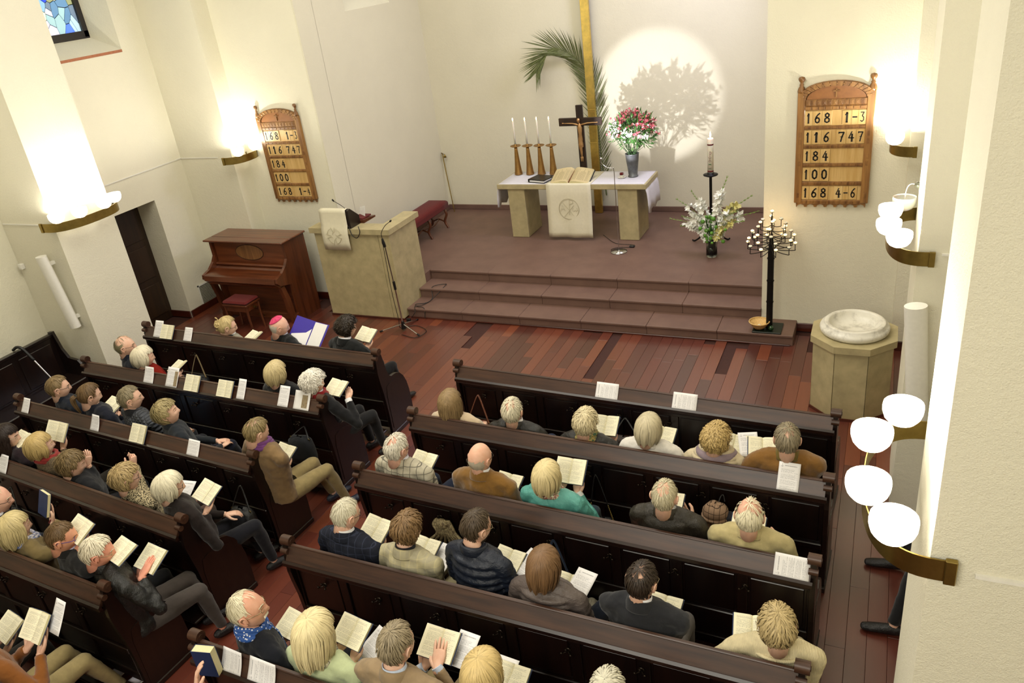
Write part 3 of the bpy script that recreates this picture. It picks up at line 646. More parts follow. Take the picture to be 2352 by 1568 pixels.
hymnboard(-.885, 'carved wooden hymn board on the right wall, bottom row reading 168 4-6', [row_('168', '1-3', w13), row_('116', '747', w747), row_('184', '', []), row_('100', '', []), row_('168', '4-6', [(.55, .70), (.70, .80), (.80, .94)])])
hymnboard(-8.34, 'carved wooden hymn board on the left wall, bottom row reading 168 1-4', [row_('168', '1-3', w13), row_('116', '747', w747), row_('184', '', []), row_('100', '', []), row_('168', '1-4', [(.62, .765), (.765, .875), (.875, 1.0)])])
# ================================================================ PEWS
ROWS = {'R1': ((-3.6434, 5.8747), (-0.1789, 5.6954)), 'R2': ((-3.6373, 4.971), (-0.1695, 4.8291)), 'R3': ((-3.6454, 4.1112), (-0.1887, 3.9649)), 'R4': ((-3.6425, 3.1892), (-0.175, 3.121)), 'L1': ((-8.0408, 6.0453), (-4.6292, 5.9293)), 'L2': ((-8.0223, 5.1303), (-4.629, 4.976)), 'L3': ((-8.0169, 4.2811), (-4.6723, 4.034)), 'L4': ((-8.02, 3.5128), (-4.6437, 3.1731)), 'L5': ((-8.02, 2.6616), (-4.6221, 2.4362)), 'R5': ((-3.64, 2.2818), (-0.18, 2.1607)), 'R6': ((-3.64, 1.3818), (-0.18, 1.2607)), 'L6': ((-8.02, 1.7816), (-4.63, 1.5562))}
END = [(.025, .80), (.035, .93), (.055, 1.02), (.075, 1.045), (.10, 1.05), (.125, 1.03), (.145, .96), (.158, .87), (.175, .77), (.20, .70), (.235, .672), (.28, .67), (.33, .662), (.385, .635), (.44, .57), (.478, .48), (.497, .37), (.503, .24), (.50, .10), (.495, 0.0), (.07, 0), (.07, .30), (.055, .55), (.035, .70)]
def pew(key, label):
    (xa, ya), (xb, yb) = ROWS[key]; L = math.hypot(xb-xa, yb-ya); ang = math.atan2(yb-ya, xb-xa)
    root = thing('church_pew', label, 'pew', (xa, ya, 0), 'dark oak church pews', ang)
    B = lambda mb, name, mat, par=root: mb.build(name, M[mat], par, world=False)
    m = MB()   # sloping book ledge with lip
    a0, z0, a1, z1 = .0, .90, .078, 1.008
    d = Vector((0, a1-a0, z1-z0)).normalized(); nrm = Vector((0, -d.z, d.y))
    q = [Vector((0, a0, z0)), Vector((0, a1, z1)), Vector((0, a1, z1))-nrm*.02, Vector((0, a0, z0))-nrm*.02]
    m.prism([(v.y, v.z) for v in q], .015, L-.015, 'x'); o = B(m, 'book_ledge', 'ledge')
    m = MB(); m.prism([(-.012, .885), (-.012, .912), (.004, .925), (.012, .915), (.016, .885)], .0, L, 'x'); m.prism([(.008, .862), (-.002, .885), (.03, .885), (.03, .862)], .01, L-.01, 'x'); B(m, 'ledge_lip', 'pew')
    m = MB(); m.box(.03, L-.03, a1-.006, a1+.02, z1-.008, z1+.006, .005); B(m, 'top_rail', 'ledge')
    m = MB(); m.box(.02, L-.02, .082, .098, .12, .99); B(m, 'back_board', 'pewv')
    m = MB(); n = max(2, round(L/.46)); xs = [L*i/n for i in range(n+1)]
    m.box(.02, L-.02, .062, .084, .80, .90, .004); m.box(.02, L-.02, .058, .084, .40, .45, .006); m.box(.02, L-.02, .066, .084, .12, .20, .004)
    for x in xs: m.box(max(.02, x-.035), min(L-.02, x+.035), .066, .084, .20, .82, .004)
    B(m, 'back_frame', 'pewv')
    for i in range(n): B(MB().box(xs[i]+.05, xs[i+1]-.05, .074, .083, .465, .785, .008), 'back_panel', 'pewv')
    B(MB().box(.02, L-.02, .10, .47, .41, .44, .01), 'seat', 'pew'); B(MB().box(.02, L-.02, .40, .43, .33, .41), 'seat_rail', 'pewv'); B(MB().box(.02, L-.02, -.10, .03, .10, .125, .006), 'foot_rest', 'pew')
    if key[0] == 'R' or key in ('L5',): B(MB().box(.06, L-.06, .12, .46, .441, .465, .01), 'seat_cushion', 'cushion')
    for x0, x1 in ((-.016, .018), (L-.018, L+.016)):
        m = MB(); m.prism(END, x0, x1, 'x')
        e = m.build('end_panel', M['pewv'], root, world=False, fixn=True)
        # raised inner field and scroll
        m = MB(); fld = [(.10, .10), (.10, .5), (.12, .60), (.18, .62), (.29, .61), (.37, .57), (.42, .50), (.445, .38), (.45, .10)]
        for xx0, xx1 in ((x0-.004, x0), (x1, x1+.004)): m.prism(fld, xx0, xx1, 'x')
        o = m.build('raised_field', M['pewv'], root, world=False, fixn=True); o.parent = e
        m = MB(); m.tube([(x0-.022, .09, 1.035), (x1+.022, .09, 1.035)], .038, 16, smooth=True); m.tube([(x0-.026, .09, 1.035), (x1+.026, .09, 1.035)], .016, 12)
        m.tube([(x0-.012, .045, .975), (x1+.012, .045, .975)], .022, 12)
        o = m.build('scroll', M['ledge'] if x0 < 0 else M['ledge'], root, world=False); o.parent = e
        B(MB().box(x0-.008, x1+.008, .05, .51, 0, .05, .006), 'plinth', 'pewv')
    k = 0; x = .27
    while x < L-.15:
        if not(key in ()):
            m = MB(); m.lathe([(.020, 0), (.020, .004), (.0, .005)], (0, 0, 0), 10, M=Matrix.Translation((x, .062, .72)) @ Matrix.Rotation(PI/2, 4, 'X'))
            for sx in (-1, 1):
                pts = [(x, .060, .72), (x+sx*.012, .045, .715), (x+sx*.026, .032, .712), (x+sx*.030, .024, .722)]; m.tube(pts, .0042, 6); m.ball(pts[-1], .009, 8, 6)
            m.tube([(x, .058, .722), (x, .036, .738), (x, .030, .75)], .0042, 6); m.ball((x, .03, .753), .008, 8, 6)
            B(m, 'coat_hook', 'iron_hook')
        x += .463
    return root
M['iron_hook'] = plain('oxidised_hook', '3A3028', .3, .8, var=.2)
PEWL = {'R1': 'front pew of the right block, nobody seated in it, two sheets on its ledge', 'R2': 'second pew of the right block, holding six people', 'R3': 'third pew of the right block, holding the teal jacket',
 'R4': 'fourth pew of the right block, holding the navy down jacket', 'R5': 'nearest pew of the right block with a blue book on its ledge end', 'R6': 'pew of the right block just below the bottom edge of the picture',
 'L1': 'front pew of the left block, where the robed clergy sit', 'L2': 'second pew of the left block, with many booklets on its ledge', 'L3': 'third pew of the left block, behind the quilted and tan jackets',
 'L4': 'fourth pew of the left block, behind the pointing woman', 'L5': 'fifth pew of the left block, behind the black leather jacket', 'L6': 'pew of the left block at the bottom edge, under the khaki trousers'}
for k_ in ROWS: pew(k_, PEWL[k_])
# side bench along the left alcove wall
t = thing('side_bench', 'dark panelled bench against the left alcove wall', 'bench', (-9.25, 4.4, 0))
sb = lambda n_, *b: MB().box(*b).build(n_, M['pewv'], t)
sb('back_board', -9.28, -9.25, 3.0, 5.74, .1, .98, .0); sb('top_rail', -9.30, -9.235, 2.98, 5.76, .96, 1.0, .006)
for y in (3.1, 3.62, 4.14, 4.66, 5.18): sb('back_panel', -9.25, -9.238, y+.04, y+.48, .48, .90, .008)
sb('seat', -9.25, -8.86, 3.0, 5.74, .42, .45, .01); sb('seat_rail', -8.90, -8.87, 3.0, 5.74, .34, .42, .0)
for y in (3.0, 5.72): 
    o = MB().prism([(-9.30, 0), (-9.30, 1.02), (-9.22, 1.03), (-9.17, .80), (-9.10, .68), (-8.95, .66), (-8.86, .55), (-8.84, 0)], y, y+.035, 'y').build('end_panel', M['pewv'], t, fixn=True)
# crutch leaning on it
t = thing('walking_stick', 'aluminium walking stick with black crook leaning on the side bench', 'walking stick', (-8.72, 5.44, 0))
MB().tube([(-8.72, 5.44, .02), (-9.13, 5.30, .93)], .012, 10).build('shaft', M['chrome'], t); MB().tube([(-8.72, 5.44, 0.0), (-8.725, 5.44, .03)], .016, 10).build('ferrule', M['plastic_black'], t)
MB().tube(bez([(-9.10, 5.31, .87), (-9.15, 5.295, .97), (-9.19, 5.28, 1.035), (-9.24, 5.26, 1.05), (-9.29, 5.24, 1.02)], 5), .018, 10, round_end=True).build('handle', M['plastic_black'], t)
# ================================================================ ALTAR AND WHAT STANDS ON IT
t = thing('altar_table', 'limestone altar table with two broad block legs', 'altar', (-4.33, 11.45, HP))
for x0, x1 in ((-5.37, -5.085), (-3.57, -3.27)): MB().box(x0, x1, 11.16, 11.73, HP, 1.22, .006).build('leg', M['stone'], t)
MB().box(-5.53, -3.12, 11.12, 11.83, 1.22, 1.302, .008).build('tabletop', M['stone'], t)
def drape(name, label, rows, mat, group=None, cat='cloth', par=None):
    t = thing(name, label, cat, rows[0][0], group) if par is None else par
    m = MB(); m.grid(rows); o = m.build('cloth', M[mat], t); s = o.modifiers.new('solid', 'SOLIDIFY'); s.thickness = .004; s.offset = 1; return t, o
# white linen over the top, hanging at both ends
rows = []
for i, x in enumerate([-5.56, -5.555, -5.54, -5.5] + list(np.linspace(-5.3, -3.3, 9)) + [-3.15, -3.11, -3.095, -3.09]):
    row = []
    for j in range(9):
        y = 11.125 + .70*j/8
        z = 1.306
        if i < 3: z = 1.306 - (3-i)/3*(.38+.03*math.sin(j*2.1)); x_ = x+.012*math.sin(j*2.4)
        elif i > 13: z = 1.306 - (i-13)/3*(.44+.02*math.sin(j*1.7)); x_ = x+.014*math.sin(j*2.0)
        else: x_ = x
        row.append((x_, y, z))
    rows.append(row)
drape('altar_cloth', 'white linen cloth over the altar, hanging down at both ends', rows, 'cloth_white')
t, o = drape('altar_frontal', 'cream cloth hanging from the altar front with stitched chi rho, alpha and omega', [[(x, yy, z) for x in np.linspace(-4.69, -3.965, 11)] for yy, z in [(11.8, 1.312), (11.5, 1.312), (11.2, 1.313), (11.118, 1.313), (11.108, 1.29), (11.105, 1.1), (11.10, .9), (11.085, .7), (11.07, .55), (11.075, .47)]], 'cloth_cream')
for v in o.data.vertices:
    if v.co.z < -.1: v.co.y -= .012*math.sin(v.co.x*17)*min(1, -v.co.z*1.5); v.co.x += .02*v.co.z*.5
emb = MB(); c = Vector((-4.335, 11.088, .925)); R_ = .165
def em(pts, r=.0028): emb.tube([c+Vector((p[0]*R_, 0, p[1]*R_)) for p in pts], r, 5)
em([(math.cos(a), math.sin(a)) for a in np.linspace(0, 2*PI, 33)]); em([(math.cos(a)*.96, math.sin(a)*.96) for a in np.linspace(0, 2*PI, 33)], .002)
em([(0.1, .92), (0.02, -.6)]); em([(.1, .92), (.4, .85), (.42, .55), (.08, .45)]); em([(-.55, .6), (.55, -.75)]); em([(.5, .35), (-.5, -.75)])
em([(-.85, -.2), (-.62, .35), (-.38, -.2)]); em([(-.76, .02), (-.48, .02)]); em([(.42, .1), (.36, -.12), (.5, -.22), (.6, -.08), (.7, -.22), (.84, -.12), (.78, .1)])
emb.build('chi_rho_embroidery', M['stitch'], t)
# brass candlesticks
for i, x in enumerate((-5.375, -5.17, -4.97, -4.765)):
    pl = ('first from the left', 'second from the left', 'third from the left', 'beside the wooden cross')[i]
    t = thing('candlestick', 'hammered bronze cone candlestick with white candle, ' + pl, 'candlestick', (x, 11.665, 1.302), 'bronze candlesticks on the altar')
    MB().lathe([(.0, 0), (.062, 0), (.066, .01), (.058, .05), (.046, .16), (.034, .30), (.026, .40), (.024, .445)], (x, 11.665, 1.312), 20, wob=lambda a, z: .03*math.sin(9*a+z*60)).build('stem', M['bronze'], t)
    MB().lathe([(.02, .44), (.07, .452), (.088, .462), (.086, .468), (.05, .458), (.018, .456), (.018, .49), (.0, .49)], (x, 11.665, 1.312), 24).build('drip_dish', M['bronze'], t)
    cn = MB().lathe([(.0155, .47), (.0135, .84), (.010, .85), (.0, .848)], (x, 11.665, 1.312), 12).build('candle', M['wax'], t)
    MB().lathe([(.0, .855), (.006, .862), (.009, .875), (.006, .893), (.0, .908)], (x, 11.665, 1.312), 10).build('flame', M['flame'], cn)
# standing crucifix
t = thing('crucifix', 'dark wooden standing cross with bronze figure on the altar', 'crucifix', (-4.27, 11.72, 1.302)); cy = 11.72
MB().box(-4.42, -4.12, cy-.07, cy+.05, 1.31, 1.335, .005).build('foot', M['walnutv'], t)
Mx = Matrix.Translation((-4.27, cy, 1.33)) @ Matrix.Rotation(0, 4, 'X')
MB().box(-.055, .055, -.02, .02, 0, 1.03, .004, M=Mx).build('upright', M['door'], t); MB().box(-.345, .345, -.021, .021, .72, .84, .004, M=Mx).build('crossbar', M['door'], t)
m = MB(); f_ = lambda x, y, z: Mx @ Vector((x, y, z))
m.tube([f_(0, -.035, .22), f_(0, -.045, .32), f_(-.006, -.05, .42), f_(0, -.045, .52), f_(0, -.04, .60), f_(0, -.045, .70), f_(0, -.045, .755)], [(.014, .012), (.020, .016), (.030, .02), (.036, .024), (.028, .02), (.040, .024), (.016, .014)], 10, round_end=True)
m.tube([f_(0, -.045, .745), f_(-.004, -.05, .78)], .011, 8); m.ball(f_(-.008, -.055, .81), (.026, .028, .036), 12, 8)
for s in (-1, 1): m.tube([f_(s*.03, -.04, .742), f_(s*.12, -.035, .762), f_(s*.20, -.03, .765), f_(s*.26, -.028, .765)], [.014, .011, .009, .007], 8, round_end=True); m.ball(f_(s*.275, -.028, .767), (.016, .006, .010), 8, 6)
for s in (-1, 1): m.tube([f_(s*.012, -.04, .24), f_(s*.010, -.045, .18)], [.012, .008], 8, round_end=True)
m.tube([f_(0, -.042, .40), f_(0, -.044, .44), f_(0, -.042, .48)], [(.036, .026), (.040, .03), (.034, .026)], 10); m.build('figure', M['bronze_fig'], t)
# open bible on its book rest
def openbook_mb(w_, h_, th, up=.3): pass
t = thing('altar_bible', 'large open bible with browned pages on a wooden book rest', 'bible', (-4.34, 11.33, 1.31))
Mb = Matrix.Translation((-4.33, 11.33, 1.345)) @ Matrix.Rotation(math.radians(20), 4, 'X')
MB().box(-4.47, -4.19, 11.16, 11.47, 1.312, 1.335, .005).build('rest_base', M['walnut'], t); MB().prism([(11.2, 1.335), (11.46, 1.335), (11.46, 1.42), (11.2, 1.345)], -4.40, -4.26, 'x').build('rest_wedge', M['walnut'], t)
MB().box(-.325, .325, -.19, .19, -.004, .006, .003, M=Mb).build('cover', M['cover_dark'], t)
for s in (-1, 1):
    m = MB(); P_ = []
    prof = [(0, .012), (.012, .045), (.05, .068), (.12, .066), (.2, .052), (.27, .036), (.305, .028)]
    for a, b in prof: P_.append([Mb @ Vector((s*a, y, b)) for y in (-.18, .18)])
    m.grid(P_, uv=True); bot = [[Mb @ Vector((s*.31, -.18, .006)), Mb @ Vector((s*.31, .18, .006))]]; m.grid([P_[-1], bot[0]], smooth=False, mi=1)
    for e in (0, 1): m.add([Mb @ Vector((s*a, (-.18, .18)[e], b)) for a, b in prof]+[Mb @ Vector((s*.31, (-.18, .18)[e], .006)), Mb @ Vector((0, (-.18, .18)[e], .006))], [tuple(range(9))], mi=1)
    m.build('page_block', [M['bible_page'], M['gilt']], t)
t = thing('ring_binder', 'black ring binder lying on the altar beside the bible', 'binder', (-4.82, 11.3, 1.312)); Mb = Matrix.Translation((-4.82, 11.30, 1.312)) @ Matrix.Rotation(math.radians(-14), 4, 'Z')
MB().box(-.17, .14, -.14, .14, 0, .006, .002, M=Mb).box(-.17, .14, -.14, .14, .045, .05, .002, M=Mb).box(-.17, -.165, -.14, .14, 0, .05, M=Mb).build('cover', M['plastic_black'], t); MB().box(-.15, .12, -.13, .13, .008, .03, M=Mb).build('papers', M['white_paper'], t)
t = thing('small_candle', 'small red and white candle in a saucer beside the vase', 'candle', (-3.575, 11.44, 1.31)); MB().lathe([(0, 0), (.045, 0), (.062, .012), (.058, .014), (.03, .006), (0, .006)], (-3.575, 11.44, 1.312), 20).build('saucer', M['white_paint'], t)
MB().lathe([(0, 0), (.028, 0), (.030, .06), (.02, .065), (0, .06)], (-3.575, 11.44, 1.32), 14).build('candle', M['wax'], t); MB().lathe([(.0305, .035), (.031, .06), (.026, .067)], (-3.575, 11.44, 1.32), 14, wob=lambda a, z: .06*math.sin(5*a)).build('wax_rim', M['red'], t)
# bouquet
random.seed(3); vc = Vector((-3.42, 11.52, 1.31))
t = thing('flower_bouquet', 'pink and white alstroemeria bouquet in a grey zinc vase on the altar', 'flowers', vc)
MB().lathe([(0, 0), (.075, 0), (.078, .012), (.066, .02), (.074, .10), (.092, .24), (.102, .34), (.106, .35), (.10, .345), (.088, .24), (.07, .1), (.0, .03)], vc, 24).build('vase', M['zinc'], t)
bc = vc + V(.03, 0, .68); st_m, lf, pw, pp, pd = MB(), MB(), MB(), MB(), MB()
def petal(mb, c, d, l, wd, up):
    d = d.normalized(); s_ = d.cross(up).normalized(); mb.add([c, c+d*l*.5+s_*wd, c+d*l+up*l*.15, c+d*l*.5-s_*wd], [(0, 1, 2, 3)])
def flower(mb, c, n_, r, k=6):
    n_ = n_.normalized(); a_ = n_.orthogonal().normalized(); b_ = n_.cross(a_)
    for i in range(k): a = 2*PI*i/k+random.random(); petal(mb, c, a_*math.cos(a)+b_*math.sin(a)+n_*.7, r, r*.34, n_)
for i in range(170):
    th = random.uniform(0, 2*PI); ph = math.acos(random.uniform(-.2, 1)); rr = random.uniform(.74, 1.12)
    d = Vector((math.sin(ph)*math.cos(th)*1.18, math.sin(ph)*math.sin(th)*.8, math.cos(ph)*.92)); p = bc + d*.285*rr
    if i < 45: st_m.tube([vc+V(random.uniform(-.04, .04), random.uniform(-.04, .04), .3), vc.lerp(p, .6)+V(0, 0, .05), p], .003, 4, cap=False)
    mb = pp if (d.z+.35*d.x > .28 or random.random() < .18) and random.random() < .88 else pw
    for k in range(4): flower(mb, p+Vector((random.gauss(0, .022), random.gauss(0, .022), random.gauss(0, .022))), d+Vector((random.gauss(0, .4), random.gauss(0, .4), random.gauss(0, .4))), random.uniform(.022, .032))
for i in range(900):
    th = random.uniform(0, 2*PI); ph = math.acos(random.uniform(-.8, 1)); rr = random.uniform(.45, 1.12)
    d = Vector((math.sin(ph)*math.cos(th)*1.15, math.sin(ph)*math.sin(th)*.8, math.cos(ph)*.9)); p = bc + d*.28*rr
    petal(lf, p, d+Vector((random.gauss(0, .5), random.gauss(0, .5), random.gauss(0, .5))), random.uniform(.05, .1), .014, Vector((0, 0, 1)).lerp(d, .5).normalized())
for nm, mb, mt in (('stems', st_m, 'leafd'), ('leaves', lf, 'leaf'), ('white_blossoms', pw, 'petal_w'), ('pink_blossoms', pp, 'petal_p')): o = mb.build(nm, M[mt], t); o['kind'] = 'stuff'
# tall gilded cross shaft, jointed in lengths, and palm frond behind it
t = thing('gilded_cross', 'tall gold leaf cross shaft standing against the apse wall', 'cross', (-4.32, 12.45, HP)); zs = [HP, 1.62, 2.15, 4.6, 7.0]
for i in range(4): MB().box(-4.385, -4.255, 12.42, 12.48, zs[i]+.001, zs[i+1]-.001, .004).build('gilded_length', M['gold'], t)
MB().box(-5.3, -3.3, 12.43, 12.48, 5.2, 5.33, .006).build('crossbar', M['gold'], t)
t = thing('palm_frond', 'dried palm frond arching up behind the gold cross', 'palm', (-4.27, 12.5, .9)); 
sp_ = bez([(-4.20, 12.53, .70), (-4.24, 12.53, 1.3), (-4.27, 12.53, 1.95), (-4.32, 12.53, 2.45), (-4.44, 12.52, 2.80), (-4.60, 12.40, 3.02), (-4.84, 12.34, 3.12), (-5.03, 12.30, 3.0), (-5.15, 12.26, 2.78)], 14)
MB().tube(sp_, [.010*(1-.8*i/len(sp_))+.002 for i in range(len(sp_))], 6).build('midrib', M['palm'], t); random.seed(8); npt = len(sp_); leafm = {}
for i in range(6, npt-1, 1):
    for s in (-1, 1):
        if random.random() < .06: continue
        p = sp_[i]; tg = (sp_[min(i+1, npt-1)]-sp_[i-1]).normalized(); side = tg.cross(Vector((0, -1, 0))).normalized()*s
        fr_ = i/npt; L = (.50 if fr_ < .75 else .50-.9*(fr_-.75))*random.uniform(.8, 1.08); L *= (.55+.45*min(1, fr_*3))
        d = (tg*(1.0 + .5*fr_) + side*random.uniform(.62, .85) + Vector((0, random.uniform(-.28, -.02) if fr_ > .62 else random.uniform(-.05, .0), 0))).normalized(); wv = d.cross(Vector((0, -1, 0))).normalized()*.008
        q1 = p+d*L*.5+V(0, 0, -.01); q2 = p+d*L+V(0, -.02, -.05*L)
        MB().add([p-wv*.5, p+wv*.5, q1+wv, q2, q1-wv, p+V(0, -.002, 0), q1+V(0, -.004, 0)], [(0, 5, 6, 4), (5, 1, 2, 6), (4, 6, 3), (6, 2, 3)], smooth=False).build('leaflet', M['palm'], t)
# gooseneck lamp / microphone stand in front of the altar
t = thing('gooseneck_stand', 'slim chrome gooseneck stand on a round base before the altar', 'stand', (-3.44, 10.66, HP))
MB().lathe([(0, 0), (.12, 0), (.12, .012), (.02, .022), (.01, .03), (0, .03)], (-3.44, 10.66, HP), 28).build('round_base', M['chrome'], t)
MB().tube(bez([(-3.44, 10.66, .44), (-3.44, 10.66, 1.0), (-3.44, 10.66, 1.62), (-3.46, 10.655, 1.67), (-3.53, 10.645, 1.685), (-3.60, 10.64, 1.74), (-3.615, 10.63, 1.80)], 8), .0055, 7).build('stem', M['chrome'], t)
MB().lathe([(.004, 0), (.014, .006), (.018, .03), (.012, .034), (0, .034)], (0, 0, 0), 12, M=Matrix.Translation((-3.615, 10.63, 1.80)) @ Matrix.Rotation(.5, 4, 'Y')).build('head', M['chrome'], t)
MB().tube(bez([(-3.5, 10.66, HP+.006), (-3.58, 10.72, HP+.006), (-3.5, 10.82, HP+.006), (-3.30, 10.86, HP+.006), (-3.33, 10.95, HP+.006), (-3.6, 11.0, HP+.006), (-3.9, 11.35, HP+.006)], 8), .004, 5).build('cable', M['plastic_black'], t)
MB().box(-3.34, -3.26, 10.84, 10.90, HP, HP+.03, .01).build('pedal', M['plastic_black'], t)
# paschal candle on iron stand
pc = Vector((-2.18, 11.1, HP)); t = thing('paschal_candle_stand', 'tall iron candle stand behind the gladioli, carrying the paschal candle', 'candle stand', pc)
MB().tube([pc+V(0, 0, .12), pc+V(0, 0, 1.02)], .02, 12).build('pole', M['iron'], t); MB().lathe([(.02, .99), (.05, 1.0), (.10, 1.02), (.102, 1.032), (.05, 1.03), (.045, 1.06), (0, 1.06)], pc, 24).build('drip_dish', M['iron'], t)
for k in range(3):
    a = PI/6 + k*2*PI/3 + .2; d = Vector((math.cos(a), math.sin(a), 0)); MB().tube(bez([pc+V(0, 0, .14), pc+d*.10+V(0, 0, .16), pc+d*.20+V(0, 0, .06), pc+d*.27+V(0, 0, .012), pc+d*.31+V(0, 0, .02)], 6), [.012]*24+[.011], 8).build('foot', M['iron'], t)
t = thing('paschal_candle', 'thick ivory easter candle with red chi rho marks, lit', 'candle', pc+V(0, 0, 1.05)); cz = pc+V(0, 0, 1.06)
MB().lathe([(0, 0), (.042, 0), (.042, .46), (.038, .475), (.028, .468), (0, .455)], cz, 24).build('candle', M['wax'], t); MB().lathe([(0, .485), (.008, .492), (.013, .51), (.008, .54), (0, .57)], cz, 12).build('flame', M['flame'], t)
light('candle_light', 'POINT', tuple(cz+V(0, 0, .52)), 1.2, (1, .6, .28), shadow_soft_size=.02)
for z in (.01, .38): MB().lathe([(.0425, z), (.0425, z+.02)], cz, 24).build('red_band', M['red'], t)
m = MB(); f_ = lambda x, z: cz+V(x, -math.sqrt(.0435**2-x*x), z)
for pts in ([(0, .30), (0, .15)], [(0, .30), (.018, .29), (.017, .265), (0, .26)], [(-.018, .22), (.018, .16)], [(.018, .22), (-.018, .16)]): m.tube([f_(*p) for p in pts], .0022, 5)
m.build('chi_rho_mark', M['red'], t); m = MB()
for k in range(5): m.ball(f_(-.014+.007*k, .12+.006*math.sin(k*3)), .006, 6, 4)
m.build('flower_mark', M['leaf'], t)
m = MB()
for g, xx in (('2', 0),): 
    for k in range(4): m.tube([f_(-.016+.009*k, .055), f_(-.012+.009*k, .068)], .0015, 4)
m.build('year_mark', M['ink'], t)
# gladioli in a glass vase on the floor
gc = Vector((-2.08, 10.62, HP)); t = thing('gladiolus_vase', 'glass floor vase of white gladioli and green fennel heads', 'flowers', gc)
MB().lathe([(0, 0), (.07, 0), (.078, .02), (.075, .15), (.085, .25), (.095, .27), (.092, .27), (.08, .25), (.07, .15), (.07, .02), (0, .015)], gc, 24).build('vase', M['glass'], t)
MB().lathe([(0, .018), (.068, .02), (.068, .14), (0, .14)], gc, 20).build('water', glassmat('vase_water', 'C8DCC0', .02), t); random.seed(12)
M['wax_lit'].node_tree.nodes['Principled BSDF'].inputs['Emission Strength'].default_value = 1.6
G = [(-.50, .36, .35), (-.58, .10, .2), (-.42, .02, .1), (-.26, .52, 0), (.20, .70, .1), (.50, .42, .3), (.60, .24, .1), (.44, .15, -.2), (.36, .28, -.1), (-.36, .22, -.3)]
for i, (gx, gz, gy) in enumerate(G):
    a = gc+V(gx*.06, gy*.1, .05); e = gc+V(gx*1.05, gy*.5, .40+gz*1.05); mid = gc+V(gx*.42, gy*.2, .40+gz*.5)
    st_ = bez([a, gc+V(gx*.12, gy*.1, .26), mid, e], 8); g_ = MB().tube(st_, [.0055*(1-.6*k/len(st_)) for k in range(len(st_))], 6).build('gladiolus_stalk', M['leafy'], t)
    fm = MB(); bud = MB()
    for k in range(8, len(st_)-1):
        p = st_[k]; tg = (st_[k+1]-st_[k-1]).normalized()
        for s in (-1, 1):
            o_ = tg.orthogonal().normalized(); o_ = (Matrix.Rotation(random.uniform(-1, 1)+(PI if s > 0 else 0), 3, tg) @ o_)
            if k < len(st_)-5: flower(fm, p+o_*.022, o_+tg*.3, random.uniform(.055, .075), 6)
            else: petal(bud, p, tg+o_*.25, .05, .009, o_)
    mt = 'petal_y' if i in (5, 7) else 'petal_w'; fm.build('florets', M[mt], g_); bud.build('buds', M['leafy'], g_)
m = MB()
for k in range(46):
    d = Vector((random.gauss(0, .10), random.gauss(0, .08)-.04, random.uniform(.22, .62))); 
    if k % 3 == 0: m.tube([gc+V(0, 0, .1), gc+d*.6+V(0, 0, .05), gc+d], .0035, 5)
    m.ball(gc+d, random.uniform(.018, .032), 7, 5)
o = m.build('green_seed_heads', M['seed'], t); o['kind'] = 'stuff'; m = MB()
for k in range(30):
    a = random.uniform(0, 2*PI); d = Vector((math.cos(a)*.35, math.sin(a)*.2, 1)).normalized(); petal(m, gc+V(0, 0, .15), d, random.uniform(.25, .5), .012, Vector((0, -1, .2)))
o = m.build('leaf_blades', M['leafd'], t); o['kind'] = 'stuff'
# red upholstered bench and brass snuffer in the apse
bx, by = -6.93, 10.95; t = thing('upholstered_bench', 'long red velvet bench with turned wooden legs along the apse side wall', 'bench', (bx, by, HP))
m = MB(); m.grid([[(bx+.19*sx, by+.66*sy, z) for sx, sy in [(math.cos(a)/max(abs(math.cos(a)), abs(math.sin(a))), math.sin(a)/max(abs(math.cos(a)), abs(math.sin(a)))) for a in np.linspace(0, 2*PI, 33)[:-1]]] for z in (HP+.35, HP+.42)], closed=True)
pts = [(1, HP+.42), (.97, HP+.45), (.85, HP+.47), (.5, HP+.478), (0.01, HP+.48)]
m.grid([[(bx+.19*sx*k, by+.66*sy*(k*.3+.7 if k > .3 else k), z) for sx, sy in [(math.cos(a)/max(abs(math.cos(a)), abs(math.sin(a))), math.sin(a)/max(abs(math.cos(a)), abs(math.sin(a)))) for a in np.linspace(0, 2*PI, 33)[:-1]]] for k, z in pts], closed=True)
m.build('seat_pad', M['red'], t, fixn=True); MB().box(bx-.17, bx+.17, by-.64, by+.64, HP+.33, HP+.36, .005).build('seat_frame', M['pewv'], t)
for yy in (-.58, 0, .58):
    for xx in (-.14, .14):
        p = Vector((bx+xx, by+yy, HP)); MB().tube(bez([p+V(0, 0, .34), p+V(.03*(1 if xx > 0 else -1), 0, .24), p+V(-.02*(1 if xx > 0 else -1), 0, .12), p+V(.02*(1 if xx > 0 else -1), 0, .02), p+V(.03*(1 if xx > 0 else -1), 0, 0)], 5), [.022]*21, 10).build('leg', M['walnutv'], t)
    MB().tube(bez([(bx-.14, by+yy, HP+.10), (bx, by+yy, HP+.15), (bx+.14, by+yy, HP+.10)], 5), .014, 8).build('stretcher', M['walnutv'], t)
MB().tube(bez([(bx, by-.58, HP+.14), (bx+.03, by-.3, HP+.11), (bx, by, HP+.15), (bx+.03, by+.3, HP+.11), (bx, by+.58, HP+.14)], 5), .014, 8).build('long_stretcher', M['walnutv'], t)
t = thing('candle_snuffer', 'long brass candle snuffer leaning in the apse corner', 'snuffer', (-7.05, 12.40, HP)); MB().tube([(-7.08, 12.38, HP), (-7.24, 12.54, 1.44)], .009, 8).build('rod', M['brass'], t)
MB().tube([(-7.24, 12.54, 1.44), (-7.25, 12.53, 1.47), (-7.19, 12.5, 1.45)], .007, 6).build('arm', M['brass'], t); MB().lathe([(.004, .06), (.015, .04), (.03, 0), (.028, 0), (0, .05)], (-7.16, 12.48, 1.40), 14).build('bell', M['brass'], t)
